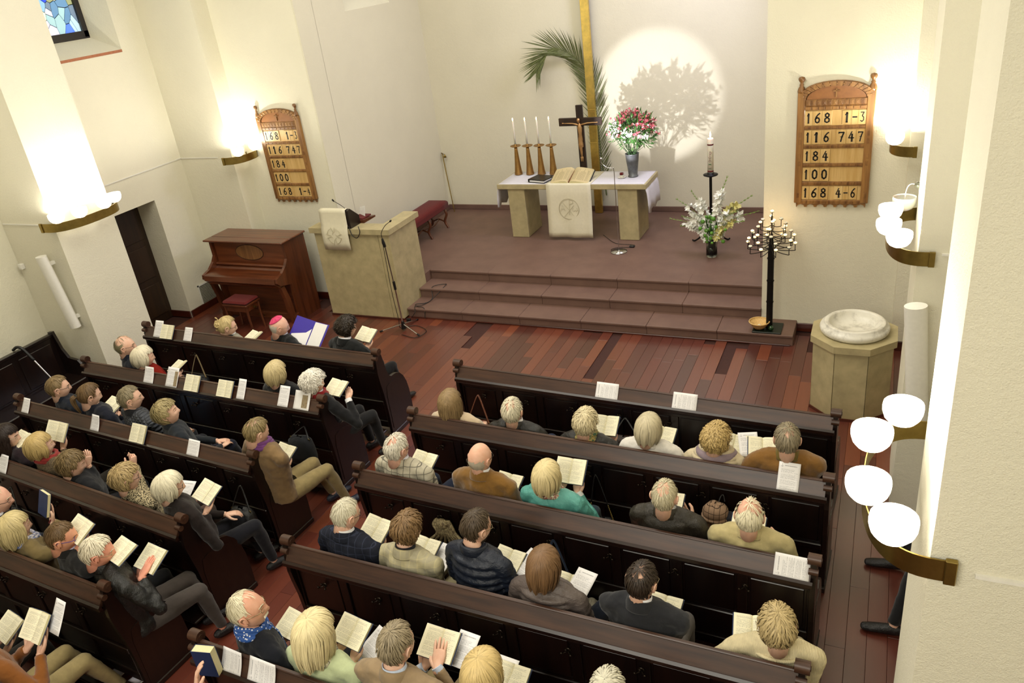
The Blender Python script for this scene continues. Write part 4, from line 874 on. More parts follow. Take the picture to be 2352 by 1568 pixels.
# ================================================================ PULPIT
t = thing('pulpit', 'angled limestone pulpit wall with flat coping left of the steps', 'pulpit', (-6.7, 8.9, 0))
MB().box(-7.36, -6.283, 8.76, 8.94, .02, 1.30, .002).build('front_slab', M['stone'], t); MB().box(-6.28, -6.10, 8.76, 9.50, .02, 1.30, .006).build('side_slab', M['stone'], t)
MB().prism([(-7.41, 8.72), (-6.06, 8.72), (-6.06, 9.54), (-6.30, 9.54), (-6.30, 8.98), (-7.41, 8.98)], 1.30, 1.375, 'z').build('coping', M['stone'], t, fixn=True)
MB().box(-7.37, -6.09, 8.745, 8.76, 0, .03, .003).build('wood_strip', M['skirting'], t)
t = thing('lectern', 'dark sloping lectern box mounted on the pulpit coping', 'lectern', (-6.95, 8.9, 1.375))
MB().prism([(8.74, 1.375), (8.74, 1.63), (8.80, 1.645), (8.98, 1.50), (8.98, 1.375)], -7.15, -6.68, 'x').build('box', M['pewv'], t, fixn=True)
MB().prism([(8.98, 1.375), (8.98, 1.42), (9.28, 1.40), (9.28, 1.375)], -6.95, -6.62, 'x').build('side_shelf', M['walnutv'], t, fixn=True)
MB().tube(bez([(-6.70, 8.72, 1.42), (-6.66, 8.70, 1.30), (-6.58, 8.69, 1.26), (-6.52, 8.70, 1.34), (-6.54, 8.72, 1.42)], 6), .006, 6).build('cable', M['plastic_black'], t)
MB().tube(bez([(-6.72, 8.80, 1.62), (-6.80, 8.78, 1.70), (-6.86, 8.72, 1.78)], 6), .004, 6).build('gooseneck', M['black'], t); MB().tube([(-6.86, 8.72, 1.78), (-6.868, 8.712, 1.80)], .011, 8, round_end=True).build('microphone', M['black'], t)
t = thing('service_book', 'service book leaning on the lectern shelf', 'book', (-6.74, 9.1, 1.42)); MB().box(-6.84, -6.66, 9.02, 9.24, 1.412, 1.432, .003).build('book', M['red'], t)
m = MB(); m.add([(-6.83, 9.20, 1.44), (-6.67, 9.10, 1.44), (-6.67, 9.14, 1.58), (-6.83, 9.24, 1.53)], [(0, 1, 2, 3)]); o = m.build('card', M['white_paper'], t); s_ = o.modifiers.new('s', 'SOLIDIFY'); s_.thickness = .003
rows = [[(x, yy, z) for x in np.linspace(-7.17, -6.72, 8)] for yy, z in [(8.97, 1.522), (8.86, 1.612), (8.80, 1.653), (8.732, 1.645), (8.728, 1.60), (8.72, 1.42), (8.705, 1.385), (8.69, 1.30), (8.69, 1.18), (8.695, 1.07)]]
t, o = drape('lectern_cloth', 'cream lectern cloth with stitched encircled cross hanging down the pulpit', rows, 'cloth_cream')
emb = MB(); c = Vector((-6.955, 8.682, 1.28)); R_ = .115
for q in range(4):
    a0_ = q*PI/2+.22; em([(math.cos(a), math.sin(a)) for a in np.linspace(a0_, a0_+PI/2-.44, 9)], .003)
    a = q*PI/2; dx, dz = math.cos(a), math.sin(a); em([(dx*1.15-dz*.28, dz*1.15+dx*.28), (dx*.45-dz*.05, dz*.45+dx*.05), (-dz*.22+dx*.22, dx*.22+dz*.22)], .003); em([(dx*1.15+dz*.28, dz*1.15-dx*.28), (dx*.45+dz*.05, dz*.45-dx*.05)], .003)
emb.build('cross_embroidery', M['stitch'], t)
# microphone stand at the pulpit corner
t = thing('microphone_stand', 'chrome tripod microphone stand at the pulpit corner', 'microphone stand', (-5.93, 8.45, 0)); hx, hy = -5.93, 8.45
MB().tube([(hx, hy, .06), (hx-.015, hy, .68)], .011, 10).build('lower_tube', M['chrome'], t); MB().tube([(hx-.015, hy, .66), (hx-.045, hy, 1.27)], .008, 10).build('upper_tube', M['chrome'], t)
MB().tube([(hx-.012, hy, .62), (hx-.017, hy, .74)], .018, 10).build('clutch', M['plastic_black'], t); MB().tube([(hx, hy, .03), (hx, hy, .14)], [.035, .02], 12).build('hub', M['plastic_black'], t)
for a in (200, 338, 85):
    d = Vector((math.cos(math.radians(a)), math.sin(math.radians(a)), 0)); lg = MB().tube([Vector((hx, hy, .10)), Vector((hx, hy, .014))+d*.33], .009, 8).build('leg', M['chrome'], t); MB().tube([Vector((hx, hy, .020))+d*.31, Vector((hx, hy, .012))+d*.34], .013, 8, round_end=True).build('rubber_foot', M['plastic_black'], lg)
MB().tube([(hx-.045, hy, 1.24), (hx-.05, hy-.01, 1.30), (hx-.055, hy-.01, 1.36)], [.02, .022, .012], 10).build('clip', M['plastic_black'], t)
MB().tube(bez([(hx-.055, hy-.01, 1.34), (hx-.05, hy-.01, 1.44), (hx+.03, hy-.01, 1.54), (hx+.12, hy-.01, 1.60)], 6), .0045, 7).build('gooseneck', M['black'], t); MB().tube([(hx+.12, hy-.01, 1.60), (hx+.135, hy-.01, 1.612)], .012, 10, round_end=True).build('microphone', M['black'], t)
MB().tube(bez([(hx-.055, hy-.02, 1.28), (hx-.06, hy-.02, 1.0), (hx-.05, hy-.04, .6), (hx-.03, hy-.04, .2), (hx-.06, hy+.02, .02), (hx+.1, hy+.15, .01), (hx+.35, hy+.02, .01), (hx+.3, hy-.2, .01), (hx+.05, hy-.15, .01)], 8), .0045, 6).build('cable', M['plastic_black'], t)
t = thing('cable_coil', 'loose black cable coiled over the steps beside the pulpit', 'cable', (-5.9, 9.0, .14)); MB().tube(bez([(-6.0, 8.79, .03), (-5.93, 8.80, .12), (-5.98, 8.9, .16), (-5.9, 8.98, .155), (-5.86, 9.2, .16), (-5.9, 9.32, .29), (-5.75, 9.45, .29), (-5.72, 9.36, .29), (-5.85, 9.1, .16), (-6.02, 9.0, .15), (-5.95, 8.92, .155), (-5.82, 8.88, .15), (-5.8, 8.83, .02)], 7), .005, 6).build('cable', M['plastic_black'], t)
MB().box(-6.04, -5.98, 8.70, 8.74, .0, .05, .005).build('socket_box', M['plastic_black'], t)
# ================================================================ CANDLE TREE, BASKET, FONT
tc_ = Vector((-1.09, 9.02, .14)); t = thing('candle_tree', 'black iron candle tree with many tealights on the bottom step', 'candle tree', tc_)
MB().box(tc_.x-.18, tc_.x+.15, tc_.y-.15, tc_.y+.14, .142, .16, .004).build('base_plate', plain('dark_green_iron', '101A12', .4), t); MB().tube([tc_+V(0, 0, .02), tc_+V(0, 0, .98), tc_+V(0, 0, 1.2)], [.038, .036, .016], 14).build('trunk', M['iron'], t)
for z in (.02, .35, .62, .9): MB().tube([tc_+V(0, 0, z), tc_+V(0, 0, z+.012)], .043, 14).build('collar', M['iron'], t)
MB().tube([tc_+V(0, 0, 1.18), tc_+V(0, 0, 1.42)], .009, 8).build('stem', M['iron'], t)
random.seed(5); tiers = [(1.03, .26, 10, 0), (1.10, .25, 8, .3), (1.17, .21, 8, .1), (1.24, .16, 6, .5), (1.31, .10, 4, .2), (1.40, .0, 1, 0)]
lit_i = 0
for tz, tr, tn, off in tiers:
    for k in range(tn):
        a = 2*PI*k/tn+off; d = Vector((math.cos(a), math.sin(a), 0)); e = tc_+d*tr+V(0, 0, tz+.06)
        if tr > 0: br = MB().tube(bez([tc_+V(0, 0, tz), tc_+d*tr*.45+V(0, 0, tz-.025), tc_+d*tr*.97+V(0, 0, tz-.02), tc_+d*tr+V(0, 0, tz+.0), e], 4), .0045, 6).build('branch', M['iron'], t)
        else: br = MB().tube([tc_+V(0, 0, tz-.05), e], .005, 6).build('branch', M['iron'], t)
        MB().lathe([(.004, -.004), (.022, 0), (.022, .004), (0, .004)], e, 12).build('holder', M['iron'], br)
        on = math.sin(k*2.3+tz*9) > -.55
        order = sorted(range(tn), key=lambda q: math.cos(2*PI*q/tn+off)); ORD = ('first', 'second', 'third', 'fourth', 'fifth', 'sixth', 'seventh', 'eighth', 'ninth', 'tenth'); rn = {1.03: 'lowest', 1.10: 'second lowest', 1.17: 'third lowest', 1.24: 'third highest', 1.31: 'second highest'}.get(tz)
        tl = thing('tealight', ('lit' if on else 'unlit')+' tealight '+('at the very top of the candle tree' if tn == 1 else 'on the candle tree, %s ring, %s from the left' % (rn, ORD[order.index(k)])), 'candle', e+V(0, 0, .004), 'tealights on the candle tree')
        MB().lathe([(0, 0), (.019, 0), (.0195, .016), (.017, .014), (0, .013)], e+V(0, 0, .004), 12).build('cup', M['wax'] if not on else M['wax_lit'], tl)
        if on: MB().lathe([(0, .012), (.0035, .014), (.004, .018), (0, .026)], e+V(0, 0, .004), 8).build('flame', M['flame'], tl)
light('tealight_glow', 'POINT', tuple(tc_+V(0, -.02, 1.3)), 2.2, (1, .62, .3), shadow_soft_size=.12)
bk = Vector((-1.20, 8.97, .162)); t = thing('wicker_basket', 'small wicker basket with a few tealights beside the candle tree', 'basket', bk)
MB().lathe([(0, .004), (.055, 0), (.085, .035), (.115, .085), (.12, .09), (.115, .088), (.08, .038), (.05, .01), (0, .010)], bk, 28, wob=lambda a, z: .015*math.sin(14*a)).build('bowl', M['wicker'], t); MB().tube([bk+Vector((.117*math.cos(a), .117*math.sin(a), .09)) for a in np.linspace(0, 2*PI, 29)], .007, 6).build('rim', M['wicker'], t)
for k, (dx, dy) in enumerate(((-.02, -.01), (.025, .0), (.0, .03))):
    q = thing('tealight', ('left', 'right', 'rear')[k]+' of the three spare tealights in the wicker basket', 'candle', bk+V(dx, dy, .012), 'spare tealights in the basket'); MB().lathe([(0, 0), (.019, 0), (.0195, .016), (0, .013)], bk+V(dx, dy, .014), 12).build('cup', M['wax'], q)
t = thing('glass_ball_lighter', 'green glass ball standing on the plate of the candle tree', 'glass ball', tc_+V(.02, -.09, .03)); MB().ball(tc_+V(.03, -.085, .05), .032, 14, 10).build('ball', plain('green_glass', '123818', .08, spec=.8), t)
fc = Vector((-.125, 7.70, 0)); t = thing('baptismal_font', 'octagonal limestone font with a white marble bowl', 'font', fc)
def octo(r): return [(fc.x+r/math.cos(PI/8)*math.cos(PI/8+k*PI/4), fc.y+r/math.cos(PI/8)*math.sin(PI/8+k*PI/4)) for k in range(8)]
o8 = octo(.365); 
for k in range(8):
    a, b = o8[k], o8[(k+1) % 8]; ia, ib = octo(.30)[k], octo(.30)[(k+1) % 8]; g = .012
    A_ = [a[0]+(b[0]-a[0])*g, a[1]+(b[1]-a[1])*g]; B_ = [b[0]+(a[0]-b[0])*g, b[1]+(a[1]-b[1])*g]
    MB().prism([A_, B_, ib, ia], .03, .76, 'z').build('side_slab', M['stone'], t, fixn=True)
MB().prism(octo(.335), .0, .05, 'z').build('core', M['stone'], t, fixn=True); MB().prism(octo(.375), .0, .03, 'z').build('wood_strip', M['skirting'], t, fixn=True)
MB().prism(octo(.39), .76, .83, 'z').build('top_slab', M['stone'], t, fixn=True)
MB().lathe([(0, .83), (.29, .83), (.315, .85), (.322, .88), (.312, .905), (.285, .91), (.282, .935), (.275, .94), (.240, .944), (.234, .93), (.228, .90), (.205, .862), (.13, .842), (0, .838)], fc, 48).build('marble_bowl', M['marble'], t)
# ================================================================ PIANO AND STOOL
px0, px1, py0, py1 = -9.16, -7.74, 8.48, 8.92; t = thing('upright_piano', 'walnut upright piano with oval inlay and closed lid', 'piano', ((px0+px1)/2, 8.6, 0))
def pb(nm, mt, *b): return MB().box(*b).build(nm, M[mt], t)
for x0 in (px0, px1-.045): MB().prism([(8.36, 0.0), (8.36, .10), (8.47, .14), (8.47, .60), (8.24, .66), (8.18, .72), (8.19, .78), (8.33, .82), (8.44, .90), (8.50, .98), (8.50, 1.22), (8.97, 1.22), (8.97, 0)], x0, x0+.045, 'x').build('side_cheek', M['walnutv'], t, fixn=True)
pb('lower_panel', 'walnut', px0+.05, px1-.05, 8.56, 8.60, .06, .62, .004); pb('upper_panel', 'walnut', px0+.05, px1-.05, 8.54, 8.57, .86, 1.21, .004)
MB().prism([(8.22, .66), (8.17, .70), (8.18, .775), (8.22, .785), (8.45, .80), (8.50, .84), (8.55, .86), (8.55, .60), (8.25, .62)], px0+.045, px1-.045, 'x').build('key_lid', M['walnut'], t, fixn=True)
pb('lid_moulding', 'walnut', px0+.05, px1-.05, 8.47, 8.53, .845, .875, .008); pb('plinth', 'walnut', px0+.04, px1-.04, 8.48, 8.58, .0, .10, .004); pb('back_frame', 'pewv', px0+.05, px1-.05, 8.90, 8.96, .02, 1.2, .0)
pb('top_lid_front', 'walnut', px0-.035, px1+.035, 8.42, 8.60, 1.22, 1.245, .008); pb('top_lid_back', 'walnut', px0-.035, px1+.035, 8.605, 8.985, 1.22, 1.245, .008)
m = MB(); m.prism([(-8.45+.255*math.cos(a), 1.04+.115*math.sin(a)) for a in np.linspace(0, 2*PI, 41)[:-1]], 8.534, 8.541, 'y'); m.build('oval_inlay', M['burl'], t, fixn=True)
MB().tube([(-8.45+.26*math.cos(a), 8.536, 1.04+.12*math.sin(a)) for a in np.linspace(0, 2*PI, 41)], .004, 6).build('inlay_line', M['pewv'], t)
for x0 in (px0+.03, px1-.09): MB().prism([(8.26, .62), (8.34, .62), (8.40, .40), (8.42, .18), (8.47, .0), (8.37, .0), (8.33, .2), (8.31, .42)], x0, x0+.06, 'x').build('leg', M['walnutv'], t, fixn=True)
for x in (-8.53, -8.43): MB().tube([(x, 8.56, .07), (x, 8.46, .05)], .012, 8, flat=.5).build('pedal', M['brass'], t)
for x in (px0+.06, px1-.06): MB().tube([(x-.02, 8.75, .02), (x+.02, 8.75, .02)], .02, 10).build('castor', M['brass'], t)
t = thing('piano_stool', 'wooden piano stool with red seat pad in front of the piano', 'stool', (-8.42, 8.10, 0))
MB().box(-8.66, -8.20, 7.93, 8.24, .42, .45, .006).build('seat_frame', M['walnutv'], t); MB().box(-8.655, -8.205, 7.935, 8.235, .45, .50, .022).build('seat_pad', M['red'], t); MB().box(-8.64, -8.22, 7.95, 8.22, .34, .42, .004).build('apron', M['walnutv'], t)
for x in (-8.63, -8.23):
    for y in (7.96, 8.21): MB().tube([(x, y, .42), (x, y, .2), (x+(.02 if x > -8.4 else -.02), y, 0)], [.022, .018, .016], 8).build('leg', M['walnutv'], t)
MB().tube([(-8.2, 8.08, .38), (-8.16, 8.08, .38)], .018, 10).build('height_knob', M['brass'], t)
# ================================================================ PEOPLE
rnd = random.Random(77)
def R3(yaw, pitch, roll): return Matrix.Rotation(math.radians(-yaw), 3, 'Z') @ Matrix.Rotation(math.radians(-pitch), 3, 'X') @ Matrix.Rotation(math.radians(roll), 3, 'Y')
def ex(a, s): return math.exp(-(a/s)**2)
def skull(d):
    x, y, z = d.x*.077, d.y*(.093 if d.y > 0 else .103), d.z*.118
    if d.z < 0:
        k = -d.z; x *= 1-.26*k**1.6
        y *= (1-.42*k**1.2) if d.y < 0 else (1-.05*k)
    else: x *= 1+.03*math.sin(d.z*PI)*(1 if d.y < .3 else .5)
    if d.y > 0:
        u, v = abs(x), z; f = min(1, d.y*2.2)
        y += f*(.021*ex(u, .010)*ex(v+.030, .016) + .010*ex(u, .009)*ex(v+.004, .02) + .005*ex(v-.022, .010)*ex(u, .05) - .010*ex(v, .011)*ex(u-.032, .016)
             + .004*ex(u-.045, .018)*ex(v+.03, .018) + .0055*ex(v+.061, .0055)*ex(u, .02) + .005*ex(v+.073, .006)*ex(u, .018) - .004*ex(v+.067, .003)*ex(u, .02) + .006*ex(v+.10, .014)*ex(u, .02))
    return Vector((x, y, z))
def face(x, z, out=0.0):
    k = max(0, -z/.118); dx = x/(.077*(1-.26*k**1.6)); d = Vector((dx, math.sqrt(max(.02, 1-dx*dx-(z/.118)**2)), z/.118)); p = skull(d); return V(x, p.y+out, z)
_HG = []
def head_grid():
    if not _HG:
        for i in range(31):
            th = PI*i/30; _HG.append([skull(Vector((math.sin(th)*math.sin(2*PI*k/40), math.sin(th)*math.cos(2*PI*k/40), math.cos(th)))) for k in range(40)])
    return _HG
def make_head(m, H, R, s, old=False):
    X = lambda p: H + R @ (Vector(p)*s)
    m.grid([[X(p) for p in row] for row in head_grid()], closed=True)
    for sx in (-1, 1):
        Me = Matrix.Translation(H) @ (R.to_4x4()) @ Matrix.Scale(s, 4)
        m.ball((0, 0, 0), 1, 8, 6, M=Me @ Matrix.Translation((sx*.079, -.012, -.006)) @ Matrix.Rotation(sx*-.35, 4, 'Z') @ Matrix.Diagonal((.006, .017, .029, 1)))
        pts = [(sx*.083, .004, -.02), (sx*.086, .003, .012), (sx*.089, -.010, .024), (sx*.091, -.026, .014), (sx*.089, -.028, -.006), (sx*.084, -.016, -.026), (sx*.080, -.006, -.034)]
        m.tube([X(p) for p in bez(pts, 3)], .0048*s, 6, round_end=True)
        e = face(sx*.031, .0, -.0085); m.ball(X(e), .0115*s, 10, 8, mi=1); m.ball(X(e+V(0, .0065, 0)), .0058*s, 8, 6, mi=2)
        m.tube([X(face(sx*.018, .004, .001)), X(face(sx*.031, .0105, .002)), X(face(sx*.045, .003, .001))], .0028*s, 5)
        m.tube([X(face(sx*.014, .019)), X(face(sx*.030, .024)), X(face(sx*.047, .018))], .0026*s, 5, mi=3)
    m.tube([X(face(-.021, -.067, -.001)), X(face(-.01, -.066, -.001)), X(face(0, -.067, -.001)), X(face(.01, -.066, -.001)), X(face(.021, -.067, -.001))], [(.0025*s, .002*s), (.0045*s, .003*s), (.005*s, .003*s), (.0045*s, .003*s), (.0025*s, .002*s)], 6, mi=4)
def allowed(p, st, bald):
    x, y, z = abs(p.x), p.y, p.z
    if bald == 'full': return False
    if bald == 'top' and (z > .052 and y > -.075 and x < .067): return False
    if bald == 'top' and (z > .03 and y > .0): return False
    if bald == 'crown' and ((p.x)**2+(y+.055)**2*.8+(z-.095)**2*.5 < (.034+.006*math.sin(5*p.x*30+p.y*60))**2): return False
    if bald == 'recede' and (y > .025 and z > .03): return False
    if bald == 'sides' and (z > .03 or y > .01): return False
    bang = .045 if st in ('bob', 'long', 'curly', 'wave') else .072
    if y > .04 and z < bang: return False
    if x > .045 and y > .035 and z < .045: return False
    if st in ('short', 'crop'):
        if y > -.034 and z < .018: return False
        if z < -.074: return False
    elif st in ('wave', 'curly', 'updo'):
        if y > (-.030 if st == 'updo' else .0) and z < -.005: return False
        if z < (-.085 if st != 'updo' else -.06): return False
    return True
VOL = {'crop': .004, 'short': .009, 'wave': .022, 'curly': .030, 'bob': .024, 'long': .020, 'updo': .010}
def make_hair(H, R, s, st, col, bald, parent, seed, zend=None, n=None, thin=False):
    r = random.Random(seed); vol = VOL[st]; d0 = Vector((0, -.42, .91)).normalized(); e1 = Vector((0, .91, .42)).normalized(); e2 = Vector((1, 0, 0))
    ze = zend if zend is not None else {'bob': -.115, 'long': -.22}.get(st, None); fall = ze is not None
    def path(ph, off=0.0, dth=.13):
        out = []; th = .02
        while th < 2.75:
            d = d0*math.cos(th) + (e1*math.cos(ph)+e2*math.sin(ph))*math.sin(th); p = skull(d)
            if fall and p.z < .012 and p.y < .055: break
            k = 1 + (vol*min(1, .45+th*.75)+off)/.1; q = Vector((p.x*k, p.y*k if p.y < 0 or not fall else p.y*(1+(k-1)*.6), p.z*(1+(k-1)*.55) if p.z > 0 else p.z))
            out.append((q, allowed(p, st, bald))); th += dth
        if fall and out and out[-1][0].z < .09 and out[-1][1]:
            q = out[-1][0]; zl = ze + .012*math.sin(ph*9+seed); steps = max(3, int((q.z-zl)/.022)); rad = Vector((q.x, q.y, 0)); rad.normalize()
            back = q.y < -.03
            for i in range(1, steps+1):
                f = i/steps; z = q.z+(zl-q.z)*f; inw = (.006*math.sin(f*PI) - .026*f**2 if st == 'bob' else .004*math.sin(f*5)-.012*f*(1 if back else .3))
                out.append((Vector((q.x, q.y, z))+rad*inw*(1.0), True))
        return out
    X = lambda p: H + R @ (p*s)
    m = MB(); att = []
    # under-volume cap, closed by an inner copy at the hem
    NP = 44; paths = [path(2*PI*k/NP, -.004 if st != 'crop' else -.001) for k in range(NP)]
    def resamp(P_, n_):
        pts = [q for q, a in P_]; L_ = [0]
        for a, b in zip(pts, pts[1:]): L_.append(L_[-1]+(b-a).length)
        return pts
    nmax = max(len(p) for p in paths); vid = {}; vs = []
    for k, P_ in enumerate(paths):
        for i, (q, a) in enumerate(P_): vid[k, i] = len(vs); vs.append(X(q))
    fs = []
    for k in range(NP):
        k2 = (k+1) % NP
        for i in range(nmax-1):
            if all((a, b) in vid and paths[a][b][1] for a, b in ((k, i), (k, i+1), (k2, i+1), (k2, i))): fs.append((vid[k, i], vid[k, i+1], vid[k2, i+1], vid[k2, i]))
    m.add(vs, fs, smooth=True); att += [.35]*len(vs)
    nr = n or {'crop': 420, 'short': 560, 'wave': 620, 'curly': 620, 'bob': 520, 'long': 560, 'updo': 480}[st]
    if bald in ('top', 'sides'): nr = int(nr*.9)
    made = 0; tries = 0
    while made < nr and tries < nr*4:
        tries += 1; ph = r.uniform(0, 2*PI); P_ = path(ph, r.uniform(-.003, .005)*(2 if st in ('curly', 'wave') else 1), .11)
        if bald in ('crown', 'top', 'recede') and r.random() < (.22 if bald == 'crown' else .10): P_ = [(q, allowed(q, st, '')) for q, a in P_]
        idx = [i for i, (q, a) in enumerate(P_) if a]
        if len(idx) < 3: continue
        if fall: i0 = r.choice([0, 0, 1, 3, 5]); ln = 99
        else: i0 = r.randrange(0, max(1, len(P_)-3)); ln = {'crop': 3, 'short': 4, 'wave': 5, 'curly': 5, 'updo': 7}[st]
        seg = [q for i, (q, a) in enumerate(P_[i0:i0+ln+1]) if a]
        if len(seg) < 3: continue
        if not all(a for q, a in P_[i0:i0+2]): continue
        if thin and seg[0].z > .06 and r.random() < .55: continue
        wd = {'crop': .0026, 'short': .0034, 'wave': .0048, 'curly': .0056, 'bob': .0044, 'long': .0046, 'updo': .0036}[st]*r.uniform(.7, 1.2)
        amp = {'curly': .011, 'wave': .006, 'long': .004}.get(st, .0015); fr = r.uniform(1.2, 2.0) if st == 'curly' else r.uniform(.6, 1.1); p0 = r.uniform(0, 6); hvv = min(1, max(0, r.gauss(.5, .22)))
        L_, c_, rr_ = [], [], []; nseg = len(seg)
        for i, q in enumerate(seg):
            tg = (seg[min(i+1, nseg-1)]-seg[max(i-1, 0)]).normalized(); out_ = Vector((q.x, q.y, max(q.z, 0)*.6)); out_ = (out_-tg*out_.dot(tg))
            if out_.length < 1e-6: out_ = Vector((0, 0, 1))
            out_.normalize(); side = tg.cross(out_); f = i/(nseg-1)
            q2 = q + side*amp*math.sin(p0+i*fr) + out_*(.0015 + amp*.6*math.cos(p0*2+i*fr*1.1) + (.004*f*(1-f)*2 if not fall else 0) + (.004*f if st == 'short' else 0)*r.random())
            w_ = wd*(1-.75*f**2)*(.5+.5*min(1, i+.3)); L_.append(X(q2-side*w_)); c_.append(X(q2+out_*w_*.25)); rr_.append(X(q2+side*w_))
        o = []
        for a, b, c in zip(L_, c_, rr_): o += [a, b, c]
        ff = []
        for i in range(nseg-1): ff += [(3*i, 3*i+1, 3*i+4, 3*i+3), (3*i+1, 3*i+2, 3*i+5, 3*i+4)]
        m.add(o, ff, smooth=True); att += [hvv]*len(o); made += 1
    m.att = att; return m.build('hair', hairmat(col), parent)
def hand(m, W, F, nrm, side, curl=.5, s=1.0, spread=.0, thumb='in', finger=None):
    """W wrist, F direction to the fingertips, nrm the way the palm faces, side +1 right hand"""
    F = F.normalized(); nrm = (nrm-F*nrm.dot(F)).normalized(); T = F.cross(nrm)*side   # T points to the thumb side
    if thumb == 'flip': T = -T
    P = lambda a, b, c: W + F*(a*s) + T*(b*s) + nrm*(c*s)
    m.tube([P(-.02, 0, 0), P(.0, 0, 0), P(.03, .0, 0), P(.065, 0, -.002), P(.088, -.002, -.004)], [(.024*s, .019*s), (.025*s, .018*s), (.036*s, .016*s), (.040*s, .014*s), (.036*s, .010*s)], 10, up=nrm, round_end=True)
    for i, (b, L, r_) in enumerate(((.028, .070, .0088), (.0095, .080, .0092), (-.010, .074, .0088), (-.028, .058, .0078))):
        cr = curl if finger is None else finger[i]; a = P(.080, b, -.002); d = (F + T*spread*(b*10)).normalized(); pts = [a]; ang = 0
        for j, k in enumerate((.42, .32, .26)):
            ang += cr*(.5 if j == 0 else .75); dd = d*math.cos(ang)+nrm*math.sin(ang); pts.append(pts[-1]+dd*(L*k*s))
        m.tube(pts, [r_*s, r_*.98*s, r_*.88*s, r_*.7*s], 8, round_end=True)
        e = pts[-1]; 
    b0 = P(.018, .028, .004); t1 = P(.045, .052, .014+.01*curl); t2 = P(.072, .060, .022+.014*curl); t3 = P(.094, .056, .028+.016*curl)
    m.tube([P(.0, .014, .0), b0, t1, t2, t3], [.014*s, .0155*s, .0125*s, .0105*s, .008*s], 8, round_end=True)
def ik(S, Wt, a, b, hint):
    d = Wt-S; L = d.length; L2 = min(L, (a+b)*.995); u = d.normalized(); Wt = S+u*L2
    x = (a*a-b*b+L2*L2)/(2*L2); h = math.sqrt(max(1e-5, a*a-x*x)); hp = (hint-u*hint.dot(u)).normalized()
    return S+u*x+hp*h, Wt
def remesh(o, vox, folds=.008, size=.09, it=4):
    md = o.modifiers.new('remesh', 'REMESH'); md.mode = 'VOXEL'; md.voxel_size = vox; md.use_smooth_shade = True
    md = o.modifiers.new('smooth', 'SMOOTH'); md.iterations = it; md.factor = .5
    if folds:
        key = 'folds_%d' % int(size*1000)
        tx = bpy.data.textures.get(key) or bpy.data.textures.new(key, 'CLOUDS'); tx.noise_scale = size; tx.noise_depth = 2
        md = o.modifiers.new('folds', 'DISPLACE'); md.texture = tx; md.strength = folds*2; md.mid_level = .5; md.texture_coords = 'GLOBAL'
M['eyew'] = plain('eye_white', 'E8E4DC', .2, var=.02); M['iris'] = plain('iris', '2A2A2C', .15, var=.1); M['lips'] = plain('lips', 'A8604F', .45, var=.05)
M['frame_dark'] = plain('spectacle_frame', '15110F', .3, .3); M['frame_metal'] = plain('spectacle_metal', 'A89A78', .25, .9, var=.05); M['frame_blue'] = plain('spectacle_blue', '2A2A8C', .3)
def glasses(H, R, s, mat, parent):
    m = MB(); X = lambda x, y, z: H + R @ (Vector((x, y, z))*s)
    for sx in (-1, 1):
        m.tube([X(sx*.033+.020*math.cos(a), .090-.25*abs(sx*.033+.020*math.cos(a))*.6, .0+.016*math.sin(a)) for a in np.linspace(0, 2*PI, 17)], .0016*s, 5, cap=False)
        m.tube([X(sx*.052, .083, .004), X(sx*.070, .070, .006), X(sx*.082, .02, .008), X(sx*.084, -.01, .010), X(sx*.080, -.028, -.004)], .0018*s, 5)
    m.tube([X(-.013, .089, .004), X(0, .094, .006), X(.013, .089, .004)], .0016*s, 5)
    return m.build('spectacles', mat, parent)
def ring(m, nb, rx, ry, z0, z1, flare, R=None, a0=0, a1=2*PI, n=28, th=.004, front=-.03, mi=0):
    """band round the neck from height z0 (inner, radius r) to z1 (outer)"""
    rows = []
    closed = abs(a1-a0-2*PI) < 1e-4
    for i in range(n if closed else n+1):
        a = a0+(a1-a0)*i/n; cx_, cy_ = math.sin(a), -math.cos(a); fz = front*(.5-.5*math.cos(a))   # a=0 at the nape
        p = lambda r_, z_: nb + R @ Vector((cx_*rx*r_, cy_*ry*r_, z_+fz))
        rows.append([p(.97, z0), p(1.0, z1), p(1.0+flare*.45, z1+.002), p(1.0+flare, z0-.008), p(1.0+flare, z0-.016), p(.97, z0-.012)])
    if closed: rows.append(rows[0])
    m.grid(rows, smooth=True, closed=True)
def collar_strip(m, nb, R, puff=False, n=26):
    rows = []; h = .050 if puff else .042
    for i in range(n+1):
        a = -2.5+5.0*i/n; f = .5-.5*math.cos(a); sx, sy = math.sin(a), -math.cos(a)
        P_ = lambda r_, z_: nb + R @ Vector((sx*r_, sy*r_*.98+.004, z_-.055*f))
        e = .104-.012*f
        rows.append([P_(.068, -.02), P_(.068, h*.7), P_(.071, h), P_(.079, h-.001), P_(.092, h*.35), P_(e, -.022), P_(e, -.028), P_(.090, -.030)] if not puff else [P_(.066, -.02), P_(.068, h*.8), P_(.078, h*1.1), P_(.092, h*.8), P_(.096, h*.2), P_(.092, -.02), P_(.085, -.03), P_(.075, -.03)])
    m.grid(rows, closed=True); m.add(rows[0], [tuple(range(8))]); m.add(rows[-1], [tuple(range(8))[::-1]])
